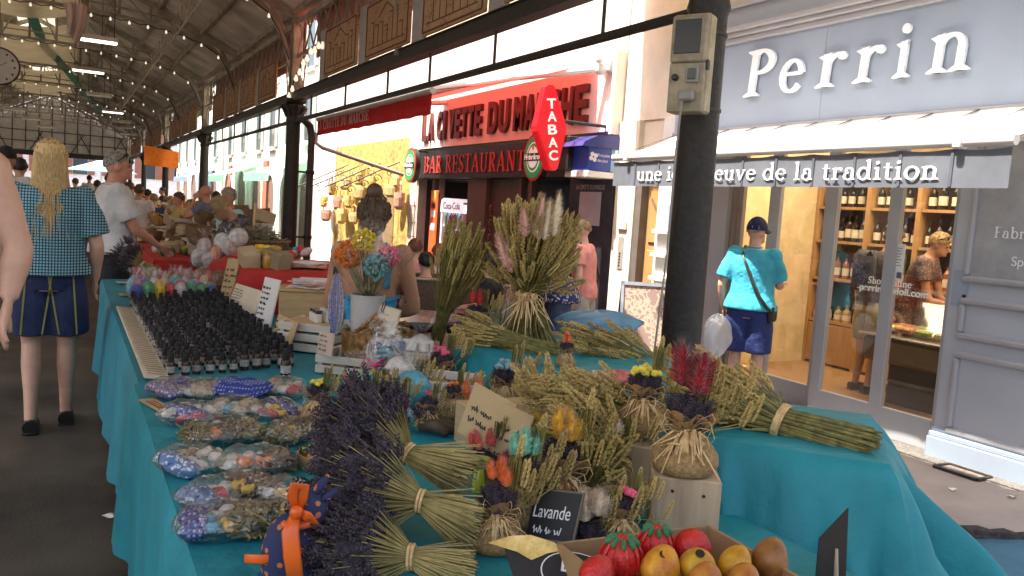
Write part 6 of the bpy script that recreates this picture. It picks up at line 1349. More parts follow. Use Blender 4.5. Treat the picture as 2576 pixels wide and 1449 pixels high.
# round trays
def tray(label, x, y, r, h=.03):
    p_ = at(x, y, Z=TZ); t_ = thing('round_tray', label, 'tray', (p_.x, p_.y, TZ)); mb = MB(); mb.lathe([(r * .97, 0), (r, .004), (r, h), (r * .955, h), (r * .95, .008), (0, .008)], 40); mb.build('rim', wood('tray_wood', (.42, .27, .11), (.5, .34, .16)), t_, world=False, smooth=True, ); t_.children[0].data.set_sharp_from_angle(angle=R(35)); return p_
tpz = tray('round wooden tray under the small yellow posy', 800, 1062, .105); tq = tray('round wooden tray with green cicada near the lavender', 822, 1170, .085, .04)
for i in range(5): mb = MB(); mb.box((0, 0, .002), (.12, .055, .003)); o = mb.build('kraft_card', kraft); o.location = (tpz.x + U(-.04, .04), tpz.y - .03 + U(-.02, .02), TZ + .01 + i * .0035); o.rotation_euler = (0, 0, U(-.6, .4)); tag(o, 'kraft card number lying in the tray with the yellow posy'.replace('number ', ''), 'card', 'kraft cards in the round tray')
mb = MB(); mb.box((0, 0, .0), (.1, .08, .002)); o = mb.build('written_note', printmat('note_print', (.6, .42, .25), (.4, .12, .08), sc=70, width=.1, amount=.6)); o.location = (tq.x - .015, tq.y - .03, TZ + .03); o.rotation_euler = (R(12), 0, -.4); tag(o, 'small written note in the tray with the green cicada', 'note')
cicada('lime green ceramic cicada on the round tray', Vector((tq.x - .01, tq.y + .025, TZ + .045)), c_r + Vector((0, 0, .15)), .12, ('green', (.33, .48, .02)), stripes=False)
# brown root like bundle with blue flower
t_ = thing('dried_bundle', 'dark dried bundle with blue grey flower lying behind the lavender', 'dried bundle', at(1060, 1092, Z=TZ)); p_ = Vector(t_.location)
for i, (dx, dy) in enumerate(((.12, -.02), (.13, .03), (.09, -.05))): mb = MB(); r2 = Vector((c_r.x, c_r.y, 0)); f2 = Vector((c_f.x, c_f.y, 0)); mb.tube([p_ * 1 + Vector((0, 0, .035)), p_ + r2 * dx * .5 + f2 * dy * .5 + Vector((0, 0, .04)), p_ + r2 * dx + f2 * dy + Vector((0, 0, .02))], [.026, .022, .013], 8); mb.build('brown_root', mat('dark_brown_root', (.07, .045, .025), rough=.7, var=.4, sc=20), t_, smooth=True)
mb = MB(); q = random.Random(5)
for k in range(70): spike(mb, p_ + Vector((q.uniform(-.04, .03), q.uniform(-.03, .04), .06 + q.uniform(0, .02))), (c_r.x * .8 + q.uniform(-.3, .3), c_r.y + q.uniform(-.3, .3), .7), .04, .005, q)
tag(mb.build('lavender_heads', lavm, t_), kind='stuff'); mb = MB()
for k in range(14): mb.sph(p_ - c_r * .05 + Vector((q.uniform(-.02, .02), q.uniform(-.02, .02), .065 + q.uniform(-.01, .02))), .012, 6, 5)
mb.build('flower', flm('bluegrey'), t_)
# chalkboard
a, b = at(1318, 1352, D=1.9), at(1440, 1370, D=1.82); r_ = card('chalkboard_sign', 'small black slate reading Lavande in white chalk script', 'chalkboard', a, b, .115, .3, mat('slate', (.012, .012, .013), rough=.6), back=mat('slate_edge', (.14, .11, .08), rough=.6)); chalk = mat('chalk', (.75, .74, .7), rough=.9)
txt('chalk_writing', 'Lavande', .044, .001, chalk, r_[1] + r_[2] * .012 + r_[3] * .05 + r_[4] * .002, r_[2], r_[3], r_[0], wid=.1); handlines(*r_[0:1], *r_[1:], .02, .1, [.02], .012, chalk, 12)
# ------------------------------------------------------------------ cardboard box of wrapped fruit
card_m = mat('cardboard', (.33, .2, .09), rough=.85, var=.12, sc=10, bump=.1); zt = .845
BLc, BRc, FRc = at(1405, 1366, Z=zt), at(1782, 1322, Z=zt), at(2030, 1462, Z=zt); FLc = BLc + FRc - BRc
fb = thing('fruit_box', 'open cardboard fruit box with black printed side flap', 'box', ((BLc.x + FRc.x) / 2, (BLc.y + FRc.y) / 2, TZ))
def wall(n_, a, b, z0, z1, th, m_):
    a, b = Vector((a.x, a.y, 0)), Vector((b.x, b.y, 0)); d = (b - a); l = d.length; d.normalize(); nn = Vector((-d.y, d.x, 0)); mb = MB(); mb.box((a + b) / 2 + Vector((0, 0, (z0 + z1) / 2)), (l, th, z1 - z0), Matrix((d, nn, Vector((0, 0, 1)))).transposed()); mb.build(n_, m_, fb)
for a, b in ((BLc, BRc), (BRc, FRc), (FRc, FLc), (FLc, BLc)): wall('side', a, b, TZ + .003, zt, .008, card_m)
mb = MB(); mb.prism([(p_.x, p_.y) for p_ in (BLc, FLc, FRc, BRc)], (0, 0, TZ + .004), (1, 0, 0), (0, 1, 0), (0, 0, .006)); mb.build('bottom', card_m, fb)
# printed flap leaning out on the left
f0, f1 = BLc + (BLc - BRc) * .06 + Vector((0, 0, .0)), FLc + (BLc - BRc) * .06; ax_ = (f1 - f0).normalized(); ax_.z = 0; up_ = Vector((0, 0, 1)) * .75 + (BLc - BRc).normalized() * -.55; up_.normalize(); nn = -(ax_.cross(up_)).normalized(); nn = nn if nn.dot(CO - f0) > 0 else -nn
lab0 = at(1345, 1438, D=1.62); lx = (c_r * .96 - c_u * .22).normalized(); ly = (c_u * .7 + c_f * .7 + c_r * .15); ly = (ly - lx * ly.dot(lx)).normalized(); ln_ = lx.cross(ly)
def flap(n_, poly, off, m_, th=.003): mb = MB(); mb.prism(poly, lab0 + ln_ * off, lx, ly, ln_ * th); return mb.build(n_, m_, fb)
ell = lambda cx, cy, rx, ry, n=32: [(cx + rx * math.cos(2 * math.pi * k / n), cy + ry * math.sin(2 * math.pi * k / n)) for k in range(n)]
flap('printed_flap', [(-.02, -.06), (.17, -.06), (.18, .02), (.1, .045), (.0, .055), (-.07, .04)], 0, black); flap('white_oval_line', ell(.085, .01, .075, .048), .0035, chalk, .0005); flap('black_oval', ell(.085, .01, .0725, .0455), .0045, black, .0005)
txt('brand_lettering', 'BRIO', .032, .0008, chalk, lab0 + lx * .05 + ly * .012 + ln_ * .0055, lx, ly, fb, bold=.001, wid=.075); flap('leaf_mark', [(.035, -.005), (.09, -.012), (.12, -.02), (.08, -.022), (.03, -.016)], .0055, chalk, .0005)
flap('mango_picture', [(-.1, .035), (-.06, .06), (-.02, .072), (.03, .068), (.05, .055), (.02, .042), (-.01, .02), (-.04, .03)], .004, mat('mango_print', (.75, .4, .03), rough=.45, var=.4, sc=30, col2=(.85, .65, .25)), .001)
def fruit(name, label, px, py, depth, r, m_, sq=(1, 1, 1.08), parts=None, cat='mango', group=None):
    p_ = at(px, py, Z=.848); r *= .88 * (p_ - CO).dot(c_f) / depth; t_ = thing(name, label, cat, p_ - Vector((0, 0, r)), 0, group); mb = MB(); q = random.Random(px); rot = Matrix.Rotation(q.uniform(-.5, .5), 3, 'X') @ Matrix.Rotation(q.uniform(-.5, .5), 3, 'Y')
    mb.sph((0, 0, r), (r * sq[0], r * sq[1], r * sq[2]), 24, 16, rot); mb.v = [v_ + rot @ Vector((.22 * (v_.z - r) ** 2 / r, .1 * (v_.x * v_.z) / r, 0)) + Vector((0, 0, .03 * r * math.sin(v_.x * 90 + px))) for v_ in mb.v]; mb.build('skin', m_, t_, world=False, smooth=True)
    if parts == 'sticker': tow = (CO - p_).normalized(); d = (tow * .6 + Vector((q.uniform(-.5, .5), q.uniform(-.2, .2), 1.0))).normalized(); mb = MB(); mb.lathe([(.009, 0), (.009, .0015)], 14, Vector((0, 0, r)) + d * r * 1.02, frame_rot(d)); mb.build('sticker', black, t_, world=False)
    if parts == 'net':
        for k in range(10):
            a = k * .628; mb = MB(); mb.tube([Vector((math.cos(a) * r * 1.03 * math.sin(ph), math.sin(a) * r * 1.03 * math.sin(ph), r + r * 1.08 * math.cos(ph))) for ph in (.1, .4, .8, 1.2, 1.6, 2.0)], .004, 5); mb.build('paper_pleat', mat('red_tissue', (.5, .02, .015), rough=.4), t_, world=False)
        for k in range(9): a = k * .698; mb = MB(); mb.sph(Vector((math.cos(a) * r * .55, math.sin(a) * r * .55, r * 1.9)), (r * .36, r * .15, .01), 8, 5, Matrix.Rotation(a, 3, 'Z') @ Matrix.Rotation(.55, 3, 'Y')); mb.build('green_print', mat('green_print', (.03, .16, .06), rough=.5), t_, world=False)
    return t_
my, mo, mr = mat('mango_yellow', (.66, .3, .015), rough=.5, var=.35, sc=22, col2=(.8, .52, .05), bump=.15, bsc=120), mat('mango_orange', (.6, .17, .012), rough=.5, var=.35, sc=22, col2=(.8, .42, .03), bump=.15, bsc=120), mat('mango_russet', (.22, .07, .02), rough=.45, var=.5, sc=9, col2=(.5, .22, .05))
tis = mat('red_tissue_wrap', (.5, .018, .014), rough=.45, var=.3, sc=30, bump=.8, bsc=60); darkred = mat('mango_red', (.36, .03, .02), rough=.4, var=.4, sc=14, col2=(.62, .3, .04))
fruit('mango', 'orange mango with black sticker in the fruit box', 1660, 1432, 1.74, .05, mo, parts='sticker'); fruit('mango', 'yellow mango with black sticker in the fruit box', 1755, 1424, 1.78, .047, my, (1.15, 1, .9), 'sticker'); fruit('mango', 'small plain yellow mango right of the stickered ones', 1848, 1420, 1.8, .042, my); fruit('mango', 'large russet mango at the box corner', 1936, 1408, 1.78, .047, mr, (1, .95, 1.12))
fruit('mango', 'dark red mango at the bottom edge, left', 1775, 1470, 1.72, .045, darkred); fruit('mango', 'dark red mango at the bottom edge, right', 1868, 1466, 1.74, .043, darkred)
fruit('wrapped_fruit', 'fruit in red tissue with green leaf print, left in the box', 1562, 1405, 1.84, .052, tis, parts='net', cat='wrapped fruit'); fruit('wrapped_fruit', 'fruit in crumpled red tissue with green mark, centre of the box', 1650, 1372, 1.92, .047, tis, parts='net', cat='wrapped fruit'); fruit('wrapped_fruit', 'fruit in plain red tissue at the back of the box', 1742, 1374, 1.9, .046, tis, (1.2, 1, 1), cat='wrapped fruit'); fruit('wrapped_fruit', 'fruit in red tissue half hidden by the printed flap', 1500, 1445, 1.8, .046, tis, cat='wrapped fruit')
# price sign on a stick
pa = at(2085, 1480, D=1.75); ps = thing('price_sign', 'black price board on a pale stick in the right foreground', 'sign', pa)
poly = [(-.01, 0), (.055, 0), (.062, .17), (.0, .105)]; mb = MB(); mb.prism([(x - .02, y) for x, y in poly], pa, c_r, c_u, c_f * .004); mb.build('board', black, ps); mb = MB(); mb.tube([pa + c_r * .012 - c_u * .05 - c_f * .004, pa + c_r * .015 + c_u * .085 - c_f * .004], [.009, .004], 6, flat=.4); mb.build('stick', mat('pale_wood', (.5, .42, .3), rough=.6), ps)
# ------------------------------------------------------------------ gift bags in the left foreground
navy = dots('navy_print', (.02, .045, .26), (.5, .52, .6), 90, .3, ink2=(.02, .045, .26)); purp = dots('purple_print', (.12, .11, .28), (.55, .42, .3), 70, .36, rnd_=.7); bei = dots('beige_print', (.46, .38, .27), (.3, .12, .08), 60, .33, rnd_=.8); bluep = dots('lightblue_print', (.1, .2, .4), (.6, .6, .6), 60, .3, rnd_=.8); yel_s = mat('yellow_soap', (.72, .42, .02), rough=.5); wht = mat('white_soap', (.66, .62, .56), rough=.6, var=.2, sc=20); ora = mat('orange_soap', (.75, .2, .03), rough=.5); redm = mat('red_soap', (.5, .03, .05), rough=.5); olive = mat('olive_herb', (.2, .17, .07), rough=.9, var=.5, sc=60); brow = mat('brown_herb', (.12, .085, .06), rough=.9, var=.5, sc=60); aqua = mat('aqua_soap', (.08, .36, .5), rough=.5)
def pillow(mb, c, w_, l, h, rot, mi=None, wr=0., q=None):
    c = Vector(c); f1, f2 = (q.uniform(0, 6) if q else 0), (q.uniform(0, 6) if q else 1)
    for s_ in (1, -1):
        def fn(u, v):
            x, y = (u - .5) * 2, (v - .5) * 2; e = (1 - abs(x) ** 3) * (1 - abs(y) ** 3); z = s_ * h * .5 * max(0, e) ** .55; pin = 1 - .08 * (x * x * y * y)
            z += wr * math.sin(x * 9 + f1 + 3 * y) * math.sin(y * 7 + f2) * e; return c + rot @ Vector((x * w_ * .5 * (1 - .07 * y * y) * pin, y * l * .5 * (1 - .07 * x * x) * pin, z))
        mb.grid(fn, 14, 12, mi)
def giftbag(label, x, y, w_, l, rz, items, seed, h=.05, wrap=True, lift=0.):
    q = random.Random(seed); p_ = at(x, y, Z=TZ + .02 + lift); t_ = thing('gift_bag' if wrap else 'cloth_cushion', label, 'gift bag' if wrap else 'cushion', (p_.x, p_.y, TZ + .004 + lift), R(rz), 'gift bags in the near left rows'); I = Matrix.Identity(3)
    n = len(items); l *= 1.3; h *= 1.15
    for i, it in enumerate(items):
        cx = (-.5 + (i + .5) / n) * w_ * .86
        if it in (navy, purp, bei, bluep):
            for k in range(2 if n > 1 else 1):
                mb = MB(); pillow(mb, (cx + q.uniform(-.01, .01), (k - .5) * l * .3 if n > 1 else 0, h * (.45 + .18 * k)), w_ / n * 1.2, l * (.62 if n > 1 else .95), h * .75, Matrix.Rotation(q.uniform(-.5, .5), 3, 'Z') @ Matrix.Rotation(q.uniform(-.25, .25), 3, 'X'), wr=.005, q=q); mb.build('cloth_sachet', it, t_, world=False, smooth=True)
        elif it in (olive, brow):
            mb = MB()
            for k in range(120): a = Vector((cx + q.uniform(-.62, .62) * w_ / n, q.uniform(-.4, .4) * l, h * q.uniform(.15, .9))); d = Vector((q.uniform(-1, 1), q.uniform(-.6, .6), q.uniform(-.2, .2))).normalized() * .028; thin(mb, a - d, a + d, .0032)
            tag(mb.build('dried_herbs', it, t_, world=False), kind='stuff')
        else:
            for k in range(3):
                mb = MB(); c0 = Vector((cx + q.uniform(-.25, .25) * w_ / n, (k - 1) * l * .26, h * q.uniform(.4, .7))); rt = Matrix.Rotation(q.uniform(-1.5, 1.5), 3, 'Z') @ Matrix.Rotation(q.uniform(-.4, .4), 3, 'X')
                m2 = it if k < 2 else (wht if it is not wht else bei)
                if k == 1 or it in (redm, aqua): mb.box(c0, (w_ / n * .62, l * .26, h * .36), rt, b=.006); mb.build('soap_bar', m2, t_, world=False)
                else: mb.sph(c0, (w_ / n * .4, l * .15, h * .26), 12, 8, rt); mb.build('soap', m2, t_, world=False, smooth=True)
                if it is yel_s and k == 0:
                    for s2 in (-.3, 0, .3): mb = MB(); mb.box(c0 + rt @ Vector((s2 * w_ / n * .4, 0, h * .235)), (.004, l * .14, .006), rt); mb.build('stripe', black, t_, world=False)
    if wrap:
        mb = MB(); pillow(mb, (0, 0, h * .55), w_ * 1.12, l * 1.15, h * 1.35, I, wr=.007, q=q); mb.build('wrapper', clear, t_, world=False, smooth=True)
    return t_
GB = [('purple patterned sachet bag at the far left of the heap', 441, 985, .17, .13, 20, [purp, navy]), ('bag of pale herbs and beige sachets behind the navy one', 515, 990, .15, .13, -20, [wht, bei]), ('bag of striped soaps at the right rear of the heap', 716, 985, .16, .13, -35, [bei, wht, redm]), ('navy and white bag with red ribbon at the left', 478, 1050, .15, .14, 30, [redm, navy, wht]), ('bag of white soaps in the middle of the heap', 585, 1035, .16, .12, -15, [wht, aqua, bei]), ('navy spotted bag with red and yellow soaps', 690, 1042, .17, .1, 10, [redm, yel_s, navy]), ('wide bag with red orange soap and herbs', 560, 1095, .24, .13, 8, [olive, ora, brow, olive]), ('dark herb bag with a yellow soap', 735, 1095, .18, .09, 14, [olive, yel_s, brow]), ('white and lilac bag at the left table edge', 480, 1170, .15, .13, 18, [bluep, wht, wht]), ('bag of herbs with orange soaps near the green cicada tray', 640, 1172, .2, .1, 8, [wht, ora, ora, brow]), ('long bag with yellow striped soap and red soap', 570, 1250, .24, .1, 14, [bluep, redm, yel_s, brow]), ('front bag with blue cloth and yellow flowers', 555, 1325, .2, .1, 5, [navy, aqua, yel_s, olive]), ('bag with yellow and white soap left of the spotted rabbit', 715, 1255, .1, .09, 20, [yel_s, wht]), ('herb bag beneath the long yellow striped one', 690, 1310, .11, .08, 0, [olive, yel_s])]
for i, g_ in enumerate(GB): giftbag('gift ' + g_[0], *g_[1:3], g_[3] * .92, *g_[4:5], g_[5] + (16, -22, 8, 26, -14, 20, -6, 24, 14, -16, 10, -12, 20, 0)[i], *g_[6:], 100 + i)
giftbag('navy cushion with white oval print at the back of the heap', 602, 985, .2, .14, -28, [navy], 130, h=.06, wrap=False, lift=.012)
# ------------------------------------------------------------------ spotted fabric rabbit with orange ribbon
rb_ = dots('rabbit_print', (.022, .03, .09), (.5, .16, .05), 42, .3, rnd_=.15); D8 = 1.66
rp = dep(718, 1400, D8); rab = thing('fabric_rabbit', 'spotted navy fabric rabbit with orange satin ribbon in the foreground', 'soft toy', rp)
mb = MB(); mb.sph(dep(722, 1395, D8), (.052, .045, .085), 16, 12); mb.build('body', rb_, rab, smooth=True); mb = MB(); mb.sph(dep(776, 1280, D8), (.038, .036, .042), 14, 10, Matrix.Rotation(R(25), 3, 'Y')); mb.build('head', rb_, rab, smooth=True)
for (x0, y0, x1, y1) in ((790, 1245, 825, 1195), (810, 1255, 850, 1230)): a, b_ = dep(x0, y0, D8), dep(x1, y1, D8); mb = MB(); mb.tube([a, (a + b_) / 2, b_], [.014, .02, .008], 10, flat=.5); mb.build('ear', rb_, rab, smooth=True)
for (x0, y0, x1, y1) in ((700, 1430, 665, 1490), (750, 1430, 770, 1490)): a, b_ = dep(x0, y0, D8), dep(x1, y1, D8); mb = MB(); mb.tube([a, (a + b_) / 2, b_], [.025, .028, .02], 10); mb.build('leg', rb_, rab, smooth=True)
sat = mat('orange_satin', (.75, .12, .008), rough=.32, var=.1, sc=8); rg = D8 - .045
def rib(n_, pts, wd_): 
    P = [dep(x, y, d) for x, y, d in pts]; mb = MB(); mb.tube(P, [wd_ * k for k in ([.6] + [1] * (len(P) - 2) + [.9])], 8, flat=.16, up=tuple(-c_f)); mb.build(n_, sat, rab, smooth=True)
rib('ribbon_loop', ((745, 1285, rg), (735, 1250, rg - .01), (742, 1222, rg - .02), (765, 1225, rg - .01), (760, 1255, rg), (748, 1285, rg)), .011); rib('ribbon_loop', ((745, 1285, rg), (775, 1300, rg - .015), (795, 1312, rg), (770, 1308, rg), (748, 1288, rg)), .011); rib('ribbon_tail', ((745, 1290, rg - .005), (730, 1340, rg - .02), (735, 1400, rg - .025), (745, 1470, rg - .02)), .017); rib('ribbon_tail', ((700, 1400, rg + .01), (660, 1408, rg), (615, 1405, rg)), .01)
mb = MB(); mb.sph(dep(746, 1288, rg - .008), .014, 8, 6); mb.build('ribbon_knot', sat, rab, smooth=True); mb = MB(); kc = dep(752, 1310, D8); mb.tube([kc + (c_r * math.cos(k * .5236) * .9 + c_f * math.sin(k * .5236)) * .036 for k in range(13)], .009, 6); mb.build('ribbon_collar', sat, rab, smooth=True)
# ------------------------------------------------------------------ odds on the back stands
gy = dep(1260, 790, dd_ + .1); t_ = thing('dried_grass_heap', 'pale dried grass bunch between the posy and the tall sheaf', 'dried grass', gy - Vector((0, 0, .12))); mb = MB(); q = random.Random(77)
for i in range(240): d = Vector((q.gauss(0, 1), q.gauss(0, 1), abs(q.gauss(0, 1)))).normalized(); e = gy + Vector((d.x * .13, d.y * .13, d.z * .17 - .1)); thin(mb, gy + Vector((d.x * .03, d.y * .03, -.12)), e, .0022, gy + Vector((d.x * .1, d.y * .1, d.z * .08 - .06)))
tag(mb.build('blades', mat('pale_dry_grass', (.5, .47, .34), rough=.85, var=.3, sc=30), t_), kind='stuff')
def softbag(name, label, c, r_, m_, cat='plastic bag'):
    q = random.Random(int(c.x * 100)); mb = MB(); ph = [q.uniform(0, 6) for _ in range(6)]
    def fn(u, v): th, p2 = u * 6.283, v * 3.1416; k = 1 + .12 * math.sin(3 * th + ph[0] + 2 * p2) + .08 * math.sin(7 * th + ph[1]) * math.sin(4 * p2 + ph[2]); return c + Vector((r_[0] * k * math.sin(p2) * math.cos(th), r_[1] * k * math.sin(p2) * math.sin(th), r_[2] * (1 + .1 * math.sin(5 * th + ph[3])) * math.cos(p2)))
    mb.grid(fn, 36, 22); return tag(mb.build(name, m_, smooth=True), label, cat)
softbag('plastic_bag', 'pale blue plastic sheet rolled behind the wheat heap', dep(1500, 812, 4.1), (.24, .1, .06), mat('blue_plastic', (.22, .45, .62), rough=.3, var=.15, bump=.5, bsc=20, trans=.4)); softbag('plastic_bag', 'clear bag with red contents on the turquoise stand edge', dep(1550, 955, 2.7), (.09, .05, .03), mat('red_netting', (.5, .1, .11), rough=.4, var=.4, sc=60))
bq = dep(1500, 812, 4.1); crate('slatted crate under the pale blue plastic sheet', (bq.x, bq.y, TZ - .003), .2, .42, .2, max(.08, bq.z - TZ - .045))
softbag('plastic_bag', 'clear shiny bag beside the red netting on the turquoise stand', dep(1500, 955, 2.66), (.07, .05, .03), clear)
# ------------------------------------------------------------------ more goods crowding the middle of the table
def wrapcone(label, x, y, z, h, seed, m_=None):
    p_ = at(x, y, Z=z); q = random.Random(seed); t_ = thing('kraft_cone', label, 'paper cone', p_, q.uniform(0, 6)); mb = MB(); d = Vector((q.uniform(-.5, .5), q.uniform(-.5, .5), 1)).normalized(); rot = frame_rot(d)
    mb.grid(lambda u, v: rot @ Vector(((.012 + .05 * v) * math.cos(u * 5.9) * (1 + .12 * v * math.sin(u * 13)), (.012 + .05 * v) * math.sin(u * 5.9), h * v * (1 + .18 * math.cos(u * 5.9) * v))) + Vector((0, 0, .006)), 24, 6); mb.build('paper', m_ or kraft, t_, world=False, smooth=True); return t_
EX = [('posy with coral crest squeezed between the crates', 1030, 1035, TZ, .22, 'crest', 'coral', 41, 3), ('posy with lemon tails by the dark dried bundle', 945, 1050, TZ, .2, 'tail', 'lemon', 42, 4), ('posy with mint tail behind the lavender heap', 920, 1075, TZ, .22, 'tail', 'mint', 43, 2), ('posy with orange balls behind the tag cards', 1135, 1050, TZ, .2, 'ball', 'orange', 44, 12), ('posy with rose tails before the draped stand', 1335, 1060, TZ, .2, 'tail', 'rose', 45, 5), ('posy with cream tails right of the yellow one', 1525, 1262, TZ, .26, 'tail', 'cream', 46, 5), ('posy with bluish crest right of the pale box', 1470, 1190, TZ, .24, 'crest', 'bluegrey', 47, 4), ('posy with orange tails left of the chalkboard', 1245, 1380, TZ, .24, 'tail', 'orange', 48, 4), ('posy with scarlet tails behind the weathered blocks', 1520, 1130, TZ, .24, 'tail', 'scarlet', 49, 5), ('posy with pink crest right of the chalkboard', 1560, 1375, TZ, .2, 'crest', 'pink', 50, 3)]
for lab_, x, y, z, h, kd, cc, sd, n in EX: posy(lab_, onp(x, y, z), h, kd, cc, sd, n=n, wheat=8, fl=.06)
for i, (x, y, lab_) in enumerate(((1240, 1300, 'crumpled kraft cone left of the mint posy'), (1350, 1290, 'kraft cone between the mint and yellow posies'), (1535, 1345, 'open kraft cone in front of the weathered blocks'), (1420, 1345, 'kraft cone behind the chalkboard'))): wrapcone(lab_, x, y, TZ, .1, 20 + i)
sheaf('short wheat bunch leaning behind the pale box', dep(1400, 1085, 2.6), dep(1390, 1050, 2.62), dep(1370, 985, 2.66), .03, .02, .06, 36, 1.1, EARS, strawg, 61, dl=.06, bow=False, extra=20)
sheaf('wheat ears sticking up beside the yellow posy', dep(1470, 1260, 2.15), dep(1475, 1230, 2.15), dep(1500, 1150, 2.15), .02, .02, .06, 34, 1.1, EARG, strawg, 62, dl=.06, bow=False, extra=10)
sheaf('wheat bunch lying under the crimson posy', dep(1560, 1150, 2.2), dep(1545, 1130, 2.2), dep(1480, 1090, 2.2), .03, .035, .06, 46, 1.15, EARS, strawg, 63, dl=.08, tie=False, bow=False, extra=20)
sheaf('loose wheat ears around the tall sheaf foot', dep(1290, 870, dd_ - .1), dep(1280, 860, dd_ - .1), dep(1205, 845, dd_ - .05), .04, .05, .08, 46, 1.1, EARS, strawg, 64, dl=.1, tie=False, bow=False, extra=10)
for i, (x, y, d, ci, lab_) in enumerate(((1005, 938, 3.2, 5, 'shiny bag of white sachets left of the pink posy'), (958, 885, 3.5, 1, 'shiny bag of cream sachets behind the teal figure'), (1058, 878, 3.6, 5, 'shiny bag of white sachets behind the printed tray'), (1035, 975, 3.0, 7, 'shiny bag of teal sachets before the printed tray'), (905, 985, 3.0, 8, 'shiny bag of coral sachets behind the lavender heap'))):
    p_ = at(x, y, D=d); t_ = thing('shiny_bag', lab_, 'gift bag', (p_.x, p_.y, max(TZ, p_.z - .08)), U(0, 6)); link('wrapper', pk_me, t_); link('filled_sachet', in_me[ci], t_); t_.scale = (1.5, 1.5, 1.2)
# ------------------------------------------------------------------ people
def remesh(mb, name, m_, parent, vox=.014, it=4, fac=.5):
    me = mb.mesh('tmp', m_); ob = bpy.data.objects.new('tmp', me)
    md = ob.modifiers.new('r', 'REMESH'); md.mode = 'VOXEL'; md.voxel_size = vox; md.use_smooth_shade = True
    sm = ob.modifiers.new('s', 'SMOOTH'); sm.factor = fac; sm.iterations = it
    out = bake(ob); out.name = name; bpy.data.meshes.remove(me)
    if not out.materials: out.materials.append(m_)
    return link(name, out, parent)
SKIN = {k: mat('skin_' + k, c, rough=.5, var=.1, sc=12, bump=.05, bsc=90) for k, c in {'fair': (.62, .36, .25), 'tan': (.45, .23, .13), 'ruddy': (.52, .23, .15), 'brown': (.36, .19, .11), 'pale': (.62, .42, .32)}.items()}
HAIR = {k: mat('hair_' + k, c, rough=.5, var=.35, sc=30, stretch=(6, 6, 1)) for k, c in {'blonde': (.62, .42, .17), 'grey': (.3, .25, .2), 'brown': (.085, .045, .022), 'black': (.012, .01, .01), 'ginger': (.3, .12, .06), 'sandy': (.34, .22, .1), 'red': (.16, .05, .03)}.items()}
J0 = dict(hipL=(-.095, 0, .9), hipR=(.095, 0, .9), kneL=(-.1, .02, .5), kneR=(.1, .02, .5), ankL=(-.1, -.03, .085), ankR=(.1, -.03, .085), shoL=(-.175, -.01, 1.41), shoR=(.175, -.01, 1.41), elbL=(-.24, -.04, 1.12), elbR=(.24, -.04, 1.12), wriL=(-.26, .04, .88), wriR=(.26, .04, .88))
TOR = [(.84, .13, .1), (.9, .165, .12), (.97, .16, .118), (1.06, .142, .105), (1.17, .15, .11), (1.29, .165, .118), (1.37, .168, .108), (1.42, .14, .09), (1.455, .085, .07), (1.48, .062, .06)]
